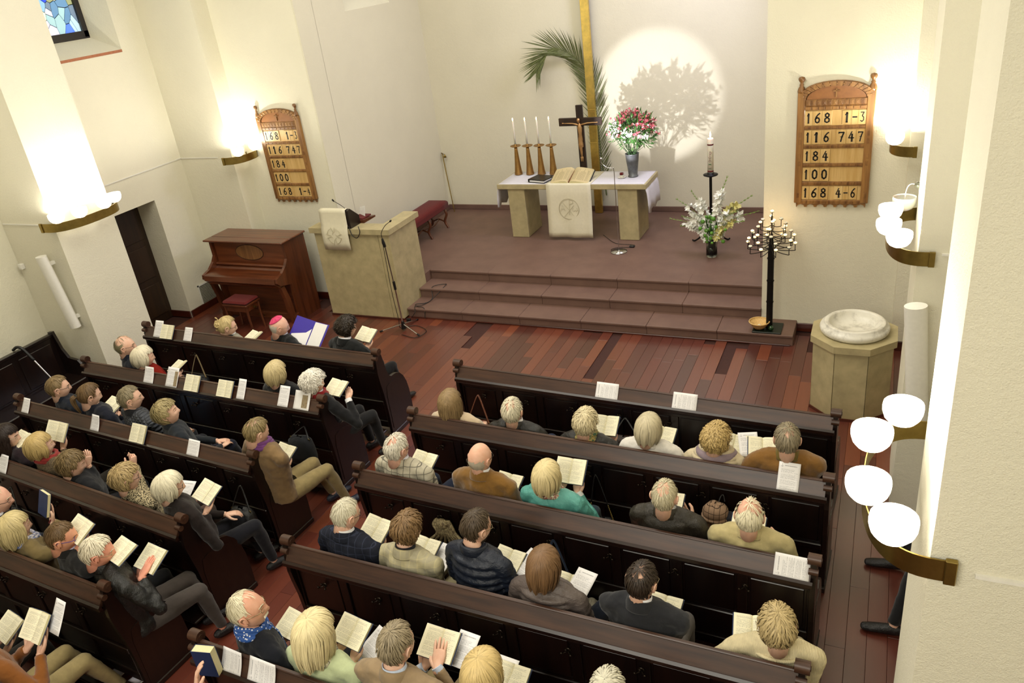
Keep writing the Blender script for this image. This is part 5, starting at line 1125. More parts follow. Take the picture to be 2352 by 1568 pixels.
def person(P):
    H = Vector(P['H']); y0 = P['y0']; R = R3(P['yaw'], P['pitch'], P.get('roll', 0)); s = P.get('s', 1.0)*1.035; be = P.get('body', P['yaw']*.3); Rb = Matrix.Rotation(math.radians(-be), 3, 'Z'); wd = P.get('w', 1.0)
    root = thing('person', P['label'], 'person', (H.x, y0+.28, 0), 'people seated in the pews')
    D = lambda x, y, z=0: Rb @ Vector((x, y, z))
    seed = P['seed']; sk = skinmat(P.get('skin', 'E6BEA6')); cy = max(H.y-.055, y0+.232) if not P.get('free') else H.y-.05
    nk = H + R @ Vector((0, -.035, -.10))*s; nb = Vector((H.x*.6+nk.x*.4, cy-.004, H.z-.108*s)); ct = Vector((H.x, cy, H.z-.173*s))
    hip = Vector((H.x+P.get('hipx', 0), y0+.275, .50)); 
    if P.get('free'): hip = Vector((H.x, cy-.02, .50)) 
    sp_ = [hip+V(0, 0, -.02), hip.lerp(ct, .25), hip.lerp(ct, .55)+D(0, .01), hip.lerp(ct, .82), ct]
    up = D(0, 1)
    def torso(m, k, belly=1.0):
        m.tube(sp_+[ct.lerp(nb, .55), nb], [(.175*k*wd, .125*k), (.158*k*wd, .118*k*belly), (.180*k*wd, .128*k), (.200*k*wd, .124*k), (.182*k*wd, .104*k), (.110*k, .082*k), (.066*k, .062*k)], 14, up=up, round_end=False)
        m.tube([ct+D(-.188*wd, 0, -.022), ct+D(-.115*wd, -.004, .006), ct+D(0, -.010, .018), ct+D(.115*wd, -.004, .006), ct+D(.188*wd, 0, -.022)], [.060*k, .070*k, .074*k, .070*k, .060*k], 10, up=(0, 0, 1), round_end=True)
    # arms
    arms = []; hands = P['hands']; A, Bf = .285*s, .255*s
    for side in (-1, 1):
        S = ct + D(side*.198*wd, .005, -.036); h = hands.get(side)
        if h is None: W = hip + D(side*.07, .30, .14); F = D(-side*.5, .8, -.1); N_ = Vector((0, 0, -1)); kw = dict(curl=.5)
        else: W = Vector(h['W']); F = Vector(h['F']); N_ = Vector(h['N']); kw = h['kw']
        for hn in ((.75, -.30, -.9), (.8, .0, -.9), (.9, .3, -.8), (1., .6, -.5), (.9, .9, -.2)):
            E_, W2 = ik(S, W, A, Bf, D(side*hn[0], hn[1], hn[2]))
            if P.get('free') or E_.y > y0+.155: break
        arms.append((S, E_, W2)); hands[side] = (W2, F, N_, kw)
    legs = []; P.setdefault('ankles', None)
    for side in (-1, 1):
        if P.get('cross'):   # one ankle over the other knee / legs turned
            kx = P['cross']; kn = hip + D(side*.07+kx*.10, .40, .06 if side*kx < 0 else .0); an = kn + D(kx*.16 if side*kx < 0 else 0, .10, -.36 if side*kx < 0 else -.44); an.z = max(an.z, .10)
        else: kn = hip + D(side*.105*P.get('spread', 1)+P.get('legx', 0), .44, .01); an = kn + D(side*.03*(P.get('spread', 1)-1)*3, P.get('footy', .06)); an.z = .085
        if P['ankles']: an = Vector(P['ankles'][0 if side < 0 else 1]); kn = Vector(((hip.x+an.x)/2+.10+side*.08, hip.y+.38, .56))
        legs.append((hip + D(side*.085, 0, 0), kn, an))
    body = MB(); make_head(body, H, R, s)
    body.tube([H + R @ Vector((0, -.022, -.045))*s, nk, nb+V(0, .0, .02), nb+V(0, 0, -.02), ct+V(0, 0, -.03)], [(.054*s, .060*s), (.052*s, .055*s), (.051*s, .053*s), (.052*s, .050*s), (.07, .05)], 14, up=up)
    torso(body, .70)
    for S, E_, W2 in arms: body.tube([S, S.lerp(E_, .5), E_, E_.lerp(W2, .35), W2], [.030, .031, .030, .030, .024], 8)
    for a, k, n_ in legs: body.tube([a, a.lerp(k, .5), k, k.lerp(n_, .35), n_], [.066, .058, .046, .044, .030], 8)
    for side in (-1, 1):
        W2, F, N_, kw = hands[side]; hand(body, W2, F, N_, side, s=.98*s if P.get('sex', 'm') == 'm' else .9, **kw)
    body.build('body', [sk, M['eyew'], M['iris'], hairmat(P['hair'][1]), M['lips']], root)
    # clothes
    col, kind = P['top'][0], P['top'][1]; fm = fab(*P['top'])
    puff = kind in ('puffer',); k = .94 if puff else 1.0
    m = MB(); torso(m, k)
    for i, (S, E_, W2) in enumerate(arms):
        r_ = .95 if puff else 1.0; cuff = W2 - (W2-E_).normalized()*.012
        m.tube([S+V(0, 0, .004), S.lerp(E_, .3), S.lerp(E_, .7), E_, E_.lerp(cuff, .3), E_.lerp(cuff, .7), cuff], [.066*r_, .060*r_, .053*r_, .050*r_, .047*r_, .040*r_, .036*r_], 10, round_end=False)
        m.ball(E_, .05*r_, 8, 6); m.ball(S, .064*r_, 8, 6)
    if puff:   # down chambers
        for i in range(10):
            f = .06+i*.103; c = hip.lerp(ct, f)+D(0, .01*math.sin(f*3)); rxx = np.interp(f, [0, .25, .55, .82, 1.05], [.170, .156, .176, .192, .172])*wd*.96; ryy = np.interp(f, [0, .25, .55, .82, 1.05], [.120, .114, .124, .120, .10])*.96
            m.tube([c + D(rxx*math.cos(a), ryy*math.sin(a), 0) for a in np.linspace(0, 2*PI, 25)], (.022, .021), 8, cap=False, up=(0, 0, 1))
        for S, E_, W2 in arms:
            for a_, b_, r0 in ((S, E_, .047), (E_, W2, .036)):
                for i in range(5):
                    c = a_.lerp(b_, .10+i*.185); dd = (b_-a_).normalized(); o1 = dd.orthogonal().normalized(); o2 = dd.cross(o1)
                    m.tube([c+o1*r0*math.cos(a)+o2*r0*math.sin(a) for a in np.linspace(0, 2*PI, 15)], .019, 6, cap=False)
    j = m.build('jumper' if kind == 'knit' else 'jacket', fm, root); remesh(j, .0125 if not puff else .0105, {'leather': .012, 'puffer': .005, 'knit': .006}.get(kind, .012), .08, 4 if not puff else 1)
    tr = fab(P.get('legs', '15161B'), 'plain'); m = MB(); m.ball(hip, (.165*wd, .12, .10), 14, 8)
    for a, kn, n_ in legs: m.tube([a+V(0, .02, 0), a.lerp(kn, .5), kn, kn.lerp(n_, .2), kn.lerp(n_, .6), n_+V(0, 0, .015)], [.092, .082, .066, .060, .050, .044], 10); m.ball(kn, .064, 8, 6)
    q = m.build('skirt' if P.get('skirt') else 'trousers', tr, root); remesh(q, .018, .006, .1)
    for i, (a, kn, n_) in enumerate(legs):
        m = MB(); f = (V(0, .8, .6) if P['ankles'] else D(0, 1)) if not P.get('cross') else D(P['cross']*.35, 1, 0).normalized(); b = n_+V(0, 0, -.035)
        m.tube([b-f*.05+V(0, 0, .0), b, b+f*.07-V(0, 0, .008), b+f*.14-V(0, 0, .016), b+f*.19-V(0, 0, .02)], [(.032, .036), (.036, .045), (.040, .034), (.042, .026), (.034, .018)], 10, up=(0, 0, 1), round_end=True)
        o = m.build('shoe', fab(P.get('shoes', '121012'), 'leather') if P.get('shoes', '1') < 'A' else fab(P['shoes'], 'plain'), root)
        if P.get('shoes', '1') > 'A': m = MB(); m.tube([b-f*.055-V(0, 0, .03), b+f*.2-V(0, 0, .034)], (.042, .010), 10, up=(0, 0, 1), round_end=True); m.build('sole', M['white_paint'], o)
    # collars, scarves, hoods
    c = P.get('collar')
    if c:
        m = MB(); ring(m, nb+V(0, 0, .014), .063, .062, 0, .036, .10, Rb); m.build('shirt_collar', fab(*c) if isinstance(c, tuple) else fab(c, 'plain'), root)
        if P.get('cuffs'):
            for side in (-1, 1):
                E_, W2 = arms[0 if side < 0 else 1][1:]; d_ = (W2-E_).normalized(); MB().tube([W2-d_*.03, W2+d_*.008], .034, 10).build('shirt_cuff', fab(c, 'plain') if not isinstance(c, tuple) else fab(*c), root)
    jc = P.get('jc', {'blazer': 1}.get(kind, 1))
    if kind not in ('knit',) and jc: 
        m = MB(); hgt = .045 if puff else .03; collar_strip(m, nb, Rb, puff); o = m.build('jacket_collar', fab(*P['jcol']) if P.get('jcol') else fm, root)
        md = o.modifiers.new('s', 'SMOOTH'); md.iterations = 2
    if P.get('roll_neck'):
        m = MB(); ring(m, nb+V(0, 0, -.005), .070, .068, -.01, .06, .16, Rb, front=-.015); m.build('roll_neck', fm, root)
        m = MB(); m.tube([nb+Rb @ Vector((.14*math.sin(a), -.10*math.cos(a), -.055-.03*(.5-.5*math.cos(a)))) for a in np.linspace(0, 2*PI, 29)], (.012, .010), 8, cap=False); m.build('yoke_seam', fm, root)
    if P.get('scarf'):
        m = MB()
        for q_ in range(3):
            ph = rnd.uniform(0, 6); pts = [nb + Rb @ Vector(((.078+.008*q_+.006*math.sin(3*a+ph))*math.sin(a), -(.078+.008*q_+.005*math.sin(4*a+ph))*math.cos(a), .035-.022*q_-.045*(.5-.5*math.cos(a))+.006*math.sin(2*a+ph))) for a in np.linspace(0, 2*PI, 31)]
            m.tube(pts, (.017, .021), 8, cap=False, up=(0, 0, 1))
        if P.get('scarf_end'):
            for sx in (-.035, .02): m.tube([nb+D(sx, .085, -.03), nb+D(sx*1.4+.02, .12, -.10), nb+D(sx*1.8+.03, .13, -.2), nb+D(sx*1.9+.03, .125, -.3)], (.03, .008), 8, up=D(0, 1))
        m.build('scarf', fab(*P['scarf']), root)
    if P.get('hood'):
        m = MB()
        for q_ in range(4):
            rr = .085+.016*q_; pts = [nb + Rb @ Vector((rr*math.sin(a)*1.25, -(rr*.85)*math.cos(a)+.01, .03-.024*q_-.03*(1-math.cos(a))*.5)) for a in np.linspace(-2.2, 2.2, 25)]
            m.tube(pts, (.030, .026), 8, up=(0, 0, 1), round_end=True, mi=1 if q_ == 1 else 0)
        m.tube([nb + Rb @ Vector((.12*math.sin(a), -.095*math.cos(a), -.01)) for a in np.linspace(-1.6, 1.6, 15)], (.035, .035), 8, up=(0, 0, 1), round_end=True, mi=1)
        m.build('hood', [fm, fab(*P['hood'])], root)
    if P.get('chain'):
        m = MB(); m.tube([nb+Rb @ Vector((.085*math.sin(a), -.082*math.cos(a), .012-.06*(.5-.5*math.cos(a)))) for a in np.linspace(0, 2*PI, 31)], .0028, 6, cap=False); m.build('neck_chain', M['chrome'], root)
    # hair
    st, hc, bald = P['hair'][:3]; kwh = P['hair'][3] if len(P['hair']) > 3 else {}
    if bald != 'full': hr = make_hair(H, R, s, st, hc, bald, root, seed, **kwh)
    else: hr = make_hair(H, R, s, 'crop', hc, 'sides', root, seed, n=60)
    X = lambda p: H + R @ (Vector(p)*s)
    def strand_tail(name, pts, rad, nst, spread=1.0):
        m = MB(); att = []; q_ = bez(pts, 6)
        for i in range(nst):
            a = rnd.uniform(0, 2*PI); rr = rad*math.sqrt(rnd.random()); hv = rnd.random(); o = []
            for j, p in enumerate(q_):
                f = j/(len(q_)-1); w_ = rr*(1+.5*math.sin(f*PI))*(1-.5*f); o.append(X(p)+Vector((math.cos(a)*w_, math.sin(a)*w_*.7, .3*math.sin(a*2)*w_)))
            n0 = len(m.v); m.tube(o, [.0045*(1-.6*j/len(o)) for j in range(len(o))], 4, smooth=True); att += [hv]*(len(m.v)-n0)
        m.att = att; o = m.build(name, hairmat(hc), root); return o
    if P.get('pony'):
        strand_tail('ponytail', [(0, -.098, .02), (0, -.135, .0), (0, -.140, -.05), (.01, -.115, -.11), (.0, -.085, -.16)], .026, 60); MB().tube([X((0, -.108, .018)), X((0, -.122, .008))], .022*s, 12).build('hair_tie', M['plastic_black'], root)
    if P.get('bun'):
        m = MB(); att = []
        for i in range(46):
            c_ = Vector((rnd.gauss(0, .018), -.106+rnd.gauss(0, .008), .038+rnd.gauss(0, .022))); a0 = rnd.uniform(0, 6); r_ = rnd.uniform(.010, .018); tl = Vector((rnd.gauss(0, 1), rnd.gauss(0, .5), rnd.gauss(0, 1))).normalized(); o1 = tl.orthogonal().normalized(); o2 = tl.cross(o1)
            n0 = len(m.v); m.tube([X(c_+o1*r_*math.cos(a0+t_)+o2*r_*math.sin(a0+t_)) for t_ in np.linspace(0, 4.5, 8)], [.007, .008, .008, .008, .008, .007, .005, .003], 5); att += [rnd.random()]*(len(m.v)-n0)
        n0 = len(m.v); m.ball(X((0, -.108, .03)), .034*s, 12, 8); att += [.3]*(len(m.v)-n0); m.att = att; m.build('bun', hairmat(hc), root)
    if P.get('beard'):
        m = MB(); att = []
        for i in range(240):
            x = rnd.uniform(-.062, .062); z = rnd.uniform(-.108, -.035 if abs(x) > .045 else -.082); d = Vector((x/.077, math.sqrt(max(.02, 1-(x/.077)**2-(z/.118)**2)), z/.118)).normalized(); p = skull(d)*1.005
            n0 = len(m.v); m.tube([X(p), X(p*1.035+V(0, .0, -.010))], [.0028, .0008], 4); att += [rnd.random()]*(len(m.v)-n0)
        m.att = att; m.build('beard', hairmat(P['beard']), root)
    if P.get('moustache'):
        m = MB(); att = []
        for i in range(60):
            x = rnd.uniform(-.03, .03); n0 = len(m.v); p = face(x, -.050, -.001); m.tube([X(p), X(p+V(x*.25, .003, -.011))], [.0035, .0015], 4); att += [rnd.random()]*(len(m.v)-n0)
        m.att = att; m.build('moustache', hairmat(P['moustache']), root)
    if P.get('glasses'): glasses(H, R, s, M[P['glasses']], root)
    if P.get('zucchetto'):
        m = MB(); rows = []; dz = Vector((0, -.50, .86)).normalized(); e1 = Vector((0, .86, .50)); e2 = Vector((1, 0, 0))
        for th in np.linspace(0.001, .80, 8): rows.append([X(skull(dz*math.cos(th)+(e1*math.cos(a)+e2*math.sin(a))*math.sin(th))*1.075) for a in np.linspace(0, 2*PI, 33)[:-1]])
        rows.append([X(skull(dz*math.cos(.80)+(e1*math.cos(a)+e2*math.sin(a))*math.sin(.80))*1.02) for a in np.linspace(0, 2*PI, 33)[:-1]])
        m.grid(rows, closed=True); o = m.build('zucchetto', fab('D84A74', 'plain'), root); m = MB()
        for k in range(4):
            a = k*PI/4; m.tube([X(skull(dz*math.cos(th)+(e1*math.cos(a)+e2*math.sin(a))*math.sin(th))*1.082) for th in np.linspace(-.78, .78, 13)], .0014, 4)
        m.build('seams', fab('B02048', 'plain'), o)
    if P.get('bracelet'):
        W2, F, N_, kw = hands[P['bracelet'][0]]; E_ = arms[0 if P['bracelet'][0] < 0 else 1][1]; d_ = (W2-E_).normalized(); MB().tube([W2+d_*.004, W2+d_*.012], .028, 12).build('wristband', M[P['bracelet'][1]], root)
    return root
# ---------------------------------------------------------------- books and sheets
def frame(c, u, v, n): return Matrix(((u[0], v[0], n[0], c[0]), (u[1], v[1], n[1], c[1]), (u[2], v[2], n[2], c[2]), (0, 0, 0, 1)))
def hymnal(label, Mx, w_=.112, h_=.175, lean=.30, th=.016, cover='cover_blue', left=.5, closed=False, group='hymn books'):
    c = Mx.translation; t = thing('hymn_book', label, 'book', c, group)
    if closed:
        th2 = th*1.6; MB().box(-w_/2, w_/2, -h_/2, h_/2, 0, .003, .001, M=Mx).box(-w_/2, w_/2, -h_/2, h_/2, th2+.003, th2+.006, .001, M=Mx).box(-w_/2-.002, -w_/2+.001, -h_/2, h_/2, 0, th2+.006, .001, M=Mx).build('cover', M[cover], t)
        MB().box(-w_/2+.002, w_/2-.003, -h_/2+.003, h_/2-.003, .003, th2+.003, M=Mx).build('page_block', M['gilt'], t)
        return t
    a = lean
    for s_, part in ((-1, left), (1, 1-left)):
        tk = th*2*part; Ms = Mx @ Matrix.Rotation(-s_*a*.5, 4, 'Y')
        MB().box(min(0, s_*(w_+.004)), max(0, s_*(w_+.004)), -h_/2-.003, h_/2+.003, -.003, 0, .001, M=Ms).build('cover', M[cover], t)
        prof = [(0, tk*.35), (.006, tk*.85), (.02, tk+.004), (.05, tk+.003), (.085, tk), (w_, tk-.001)]
        m = MB(); P_ = [[Ms @ Vector((s_*x, y, z)) for y in (-h_/2, h_/2)] for x, z in prof]
        P2 = [[Ms @ Vector((s_*x, y, z)) for x, z in (prof if s_ > 0 else prof[::-1])] for y in (-h_/2, h_/2)]
        m.grid(P2, uv=True)
        m.grid([P_[-1], [Ms @ Vector((s_*(w_-.002), -h_/2, 0)), Ms @ Vector((s_*(w_-.002), h_/2, 0))]], mi=1, smooth=False)
        for y in (-h_/2, h_/2): m.add([Ms @ Vector((s_*x, y, z)) for x, z in prof]+[Ms @ Vector((s_*(w_-.002), y, 0)), Ms @ Vector((0, y, 0))], [tuple(range(8))], mi=1)
        m.build('page_block', [M['page'], M['gilt']], t)
    return t
def sheet(label, Mx, w_=.148, h_=.21, curl=.01, rot=0, photo=None, group='service sheets', fold=False, name='service_sheet', mat='sheet'):
    """a printed A5 sheet; rot 90 lays it on its side"""
    t = thing(name, label, 'paper', Mx.translation, group); m = MB(); nx, ny = 7, 7; P_ = []
    W2, H2 = (w_, h_) if rot % 180 == 0 else (h_, w_)
    for j in range(ny+1):
        P_.append([Mx @ Vector((W2*(i/nx-.5), H2*j/ny, .0015+curl*((j/ny)**2*(.4+.6*i/nx)) + (.012*abs(i/nx-.5)*2 if fold else 0))) for i in range(nx+1)])
    o_ = len(m.v); vs = [p for r_ in P_ for p in r_]; fs = []; uvs = []
    def uvf(i, j):
        a, b = i/nx, j/ny
        return {0: (a, b), 90: (b, 1-a), 270: (1-b, a), 180: (1-a, 1-b)}[rot]
    for j in range(ny):
        for i in range(nx):
            q = ((i, j), (i+1, j), (i+1, j+1), (i, j+1)); fs.append([b*(nx+1)+a for a, b in q]); uvs.append([uvf(a, b) for a, b in q])
    m.add(vs, fs, smooth=True, uvs=uvs); o = m.build('paper', M[mat], t); md = o.modifiers.new('thick', 'SOLIDIFY'); md.thickness = .0008; md.offset = -1
    if photo:
        x0, x1, z0, z1 = photo; m = MB(); k = .0035+curl; m.add([Mx @ Vector((W2*(x-.5), H2*z, .0025+curl*(z**2)*(.4+.6*x))) for x, z in ((x0, z0), (x1, z0), (x1, z1), (x0, z1))], [(0, 1, 2, 3)]); m.build('printed_photo', M['photo'], o)
    return t
def photomat():
    t = NT('printed_photo'); f = t.noise(t.coord(), 190, 2); t.col(t.ramp(f, [(.35, hexc('3A2E28')), (.46, hexc('B08A6A')), (.55, hexc('6E7A52')), (.68, hexc('C8B8A8'))])); t.set(.4); return t.m
M['photo'] = photomat()
PEOPLE = [
{'H': (-3.2858, 5.1582, 1.1019), 'y0': 4.9532, 'yaw': 8, 'pitch': 2, 'label': 'woman with long light brown hair in a beige corduroy jacket, second right pew', 'seed': 1, 'books': [], 'sex': 'f', 'hair': ('long', '8C7450', '', {'zend': -0.2}), 'top': ('C9B394', 'suede'), 'legs': '1C2233'},
{'H': (-2.6785, 5.1333, 1.1089), 'y0': 4.9283, 'yaw': -4, 'pitch': 4, 'label': 'white haired man with pink crown in a black leather jacket beside a brown handbag', 'seed': 2, 'books': [], 'hair': ('short', 'D8CFB4', 'crown'), 'top': ('1B1A18', 'leather'), 'legs': '1F2B47', 'collar': 'EEECEA', 'w': 1.05},
{'H': (-2.0196, 5.1077, 1.1014), 'y0': 4.9027, 'yaw': 6, 'pitch': 14, 'label': 'woman with short wavy blonde hair in a black leather jacket and jeans', 'seed': 3, 'books': [{'c': (-1.9557, 5.4077, 0.8968), 'label': 'open hymn book held by the blonde woman in black leather'}], 'sex': 'f', 'hair': ('wave', 'D6C7A0', ''), 'top': ('1D1B19', 'leather'), 'legs': '23385F', 'scarf': ('C8A860', 'floral', '3A6048')},
{'H': (-1.4924, 5.0873, 1.1371), 'y0': 4.8823, 'yaw': 12, 'pitch': 14, 'label': 'woman with a straight ash blonde bob in a white blazer', 'seed': 4, 'books': [{'rot': -18, 'c': (-1.4737, 5.3873, 0.8733), 'label': 'open hymn book held by the woman in the white blazer'}], 'sex': 'f', 'hair': ('bob', 'C4B899', '', {'zend': -0.1}), 'top': ('E4DFD6', 'plain'), 'legs': 'E0DCD2'},
{'H': (-0.9716, 5.0662, 1.1299), 'y0': 4.8612, 'yaw': 14, 'pitch': 14, 'label': 'woman with curly golden hair in a beige jacket with a mauve lined hood', 'seed': 5, 'books': [{'rot': -14, 'c': (-0.8907, 5.3662, 0.8976), 'label': 'open hymn book held by the woman with the hood'}, {'kind': 'sheet', 'spin': -18, 'c': (-0.8037, 5.3662, 0.858), 'label': 'service sheet held by the woman with the hood'}], 'sex': 'f', 'hair': ('curly', 'BFA36A', ''), 'top': ('CDBE9E', 'plain'), 'hood': ('8E7E86', 'plain'), 'legs': '3A3430'},
{'H': (-0.4664, 5.0471, 1.22), 'y0': 4.8412, 'yaw': -8, 'pitch': 10, 'label': 'grey haired man with thinning crown in a brown suede jacket at the pew end', 'seed': 6, 'books': [{'rot': 24, 'c': (-0.6703, 5.3471, 0.9126), 'label': 'open hymn book held by the man in brown suede'}, {'kind': 'sheet', 'spin': 14, 'c': (-0.7491, 5.3471, 0.9487), 'label': 'service sheet held by the man in brown suede'}], 'hair': ('short', '8C8068', 'crown'), 'top': ('7E5A2C', 'suede'), 'jcol': ('6A5A26', 'plain'), 'legs': '2A2622', 'w': 1.1},
{'H': (-3.3037, 4.3004, 1.1886), 'y0': 4.0954, 'yaw': 14, 'pitch': 14, 'label': 'old man with thin white hair and spectacles in a grey windowpane check blazer', 'seed': 7, 'books': [{'rot': -22, 'c': (-3.291, 4.6004, 0.851), 'label': 'open hymn book held by the man in the check blazer'}], 'hair': ('short', 'DDD6C4', 'crown', {'thin': True}), 'top': ('B7B09C', 'check', '55524C'), 'collar': 'ECEBF4', 'glasses': 'frame_dark', 'legs': '1B2338', 'w': 1.08, 'skin': 'E6B9A4'},
{'H': (-2.5673, 4.3009, 1.22), 'y0': 4.0656, 'yaw': 14, 'pitch': 2, 'label': 'bald man with spectacles in a tan suede jacket', 'seed': 8, 'books': [{'rot': -16, 'c': (-2.5477, 4.6409, 0.7362), 'label': 'open hymn book held by the bald man in tan suede'}], 'hair': ('crop', 'C0B4A0', 'full'), 'top': ('7A5828', 'suede'), 'collar': 'EEEEEE', 'glasses': 'frame_dark', 'legs': '24242A', 'skin': 'E8BBA2', 'w': 1.08, 'beard': None},
{'H': (-2.0096, 4.2469, 1.1878), 'y0': 4.0419, 'yaw': 12, 'pitch': 4, 'label': 'woman with a blonde bob in a teal leather jacket holding her book high', 'seed': 9, 'books': [{'w': 0.12, 'h': 0.19, 'c': (-1.9484, 4.5469, 1.0369), 'label': 'open hymn book held by the woman in the teal jacket'}], 'sex': 'f', 'hair': ('bob', 'D8C694', '', {'zend': -0.1}), 'top': ('5DA69C', 'leather'), 'scarf': ('C9CDB0', 'floral', '8A3A38'), 'legs': '2A3A44', 'cuffs': True, 'collar': 'EEEEEE'},
{'H': (-1.1483, 4.2104, 1.2094), 'y0': 4.0054, 'yaw': 4, 'pitch': 6, 'label': 'man with short white hair and bald crown in a dark leather jacket, checked shirt collar', 'seed': 10, 'books': [{'hands': 'rightside', 'c': (-1.192, 4.4304, 0.9678), 'label': 'open hymn book held by the man in the dark leather jacket'}], 'hair': ('crop', 'CFC5A6', 'crown'), 'top': ('2A261F', 'leather'), 'collar': ('E8E8EC', 'check', '30303A', 3.5), 'legs': '23242A', 'w': 1.06},
{'H': (-0.5952, 4.1868, 1.1799), 'y0': 3.9818, 'yaw': -2, 'pitch': 12, 'label': 'old man with sparse white hair in a pale khaki jacket, right end of third pew', 'seed': 11, 'books': [{'hands': 'rightside', 'c': (-0.6338, 4.3868, 0.9155), 'label': 'open hymn book held by the man in the khaki jacket'}], 'hair': ('short', 'E6DDBE', 'top', {'thin': True}), 'top': ('B9AB7C', 'plain'), 'collar': ('E8E4D8', 'check', 'A8A090', 3.0), 'legs': '4A4438', 'w': 1.08, 'skin': 'E8BCA4'},
{'H': (-3.201, 3.4489, 1.22), 'y0': 3.1805, 'yaw': 22, 'pitch': 16, 'label': 'man with cropped white hair and spectacles in a navy blazer', 'seed': 12, 'books': [{'rot': -24, 'c': (-3.2206, 3.7489, 0.8472), 'label': 'open hymn book held by the man in the navy blazer'}], 'hair': ('crop', 'D9D2BA', ''), 'top': ('20232E', 'check', '33384A'), 'collar': 'F0F0F2', 'glasses': 'frame_dark', 'cuffs': True, 'legs': '1B1C26', 'w': 1.08},
{'H': (-2.7143, 3.4625, 1.19), 'y0': 3.1709, 'yaw': 12, 'pitch': 14, 'label': 'woman with wavy auburn hair in a pale grey check blazer', 'seed': 13, 'books': [{'rot': -14, 'hands': 'both', 'c': (-2.8419, 3.7625, 0.7291), 'label': 'open hymn book held by the woman in the grey check blazer'}, {'kind': 'sheet', 'spin': -10, 'c': (-2.7105, 3.7625, 0.7072), 'label': 'service sheet held by the woman in the grey check blazer'}], 'sex': 'f', 'hair': ('wave', '7E6240', ''), 'top': ('A9A289', 'plaid', 'C9BE90'), 'collar': '15171F', 'legs': '8A8266'},
{'H': (-2.2116, 3.5211, 1.2717), 'y0': 3.1611, 'yaw': 28, 'pitch': 14, 'label': 'dark haired man with beard and spectacles in a navy down jacket', 'seed': 14, 'books': [{'rot': -22, 'c': (-2.1879, 3.8211, 0.7319), 'label': 'open hymn book held by the man in the navy down jacket'}, {'kind': 'sheet', 'spin': -24, 'c': (-2.0755, 3.8211, 0.7715), 'label': 'service sheet held by the man in the navy down jacket'}], 'hair': ('short', '4A3C2C', ''), 'top': ('1A2130', 'puffer'), 'beard': '3A3026', 'glasses': 'frame_metal', 'legs': '14161C', 'w': 1.0},
{'H': (-1.6948, 3.3848, 1.19), 'y0': 3.1509, 'yaw': 8, 'pitch': 14, 'label': 'woman with a red brown bob in a shiny grey down jacket', 'seed': 15, 'books': [{'rot': -16, 'c': (-1.6881, 3.6848, 0.7472), 'label': 'open hymn book held by the woman in the grey down jacket'}, {'kind': 'sheet', 'spin': -12, 'c': (-1.5958, 3.6348, 0.8629), 'label': 'service sheet held by the woman in the grey down jacket'}], 'sex': 'f', 'hair': ('bob', '76583A', '', {'zend': -0.125}), 'top': ('5E5450', 'puffer'), 'legs': '141C2C', 'shoes': 'D8D2C0', 'ankles': [(-1.69, 3.93, 0.2), (-1.56, 3.9, 0.2)]},
{'H': (-1.0813, 3.3949, 1.22), 'y0': 3.1388, 'yaw': 14, 'pitch': 10, 'label': 'dark haired man with a bald patch in a charcoal suit jacket and grey trousers', 'seed': 16, 'books': [{'rot': -14, 'c': (-1.0669, 3.7749, 0.6446), 'label': 'open hymn book held by the man in the charcoal jacket'}], 'hair': ('short', '2E2218', 'crown'), 'top': ('26272B', 'plain'), 'collar': 'F0F0F4', 'glasses': 'frame_metal', 'legs': '6E6A68', 'w': 1.12},
{'H': (-0.321, 3.3288, 1.156), 'y0': 3.1238, 'yaw': -14, 'pitch': 12, 'label': 'woman with short fair hair in a cream roll neck jumper at the right pew end', 'seed': 17, 'books': [{'rot': 20, 'c': (-0.4849, 3.5888, 0.818), 'label': 'open hymn book held by the woman in the cream jumper'}], 'sex': 'f', 'hair': ('wave', 'B7A274', ''), 'top': ('D9CCA6', 'knit'), 'roll_neck': True, 'legs': 'B8A988'},
{'H': (-3.2747, 2.5068, 1.22), 'y0': 2.269, 'yaw': 58, 'pitch': -8, 'label': 'white haired man with moustache and spectacles looking right, blue patterned scarf', 'seed': 18, 'books': [{'rot': -20, 'c': (-3.1863, 2.7268, 0.8915), 'label': 'open hymn book held by the man with the blue scarf'}], 'hair': ('crop', 'E8DFC0', 'recede'), 'top': ('0D1019', 'plain'), 'scarf': ('27519A', 'dots', 'D8DCE8'), 'scarf_end': True, 'glasses': 'frame_metal', 'moustache': 'E8E2D0', 'legs': '14161C', 's': 1.08, 'w': 1.15, 'skin': 'E4B096', 'body': 24},
{'H': (-2.7723, 2.4955, 1.19), 'y0': 2.2514, 'yaw': 6, 'pitch': 12, 'label': 'woman with long pale blonde bob in a pale green jacket', 'seed': 19, 'books': [{'rot': -26, 'c': (-2.7226, 2.7355, 0.9731), 'label': 'open hymn book held by the woman in pale green'}, {'kind': 'sheet', 'spin': -22, 'c': (-2.6749, 2.7955, 0.8532), 'label': 'service sheet held by the woman in pale green'}], 'sex': 'f', 's': 1.14, 'w': 1.12, 'hair': ('bob', 'E2D2A2', '', {'zend': -0.15}), 'top': ('BCC79C', 'plain'), 'legs': '6C7078', 'scarf': ('D8D2B0', 'floral', '2A2A30')},
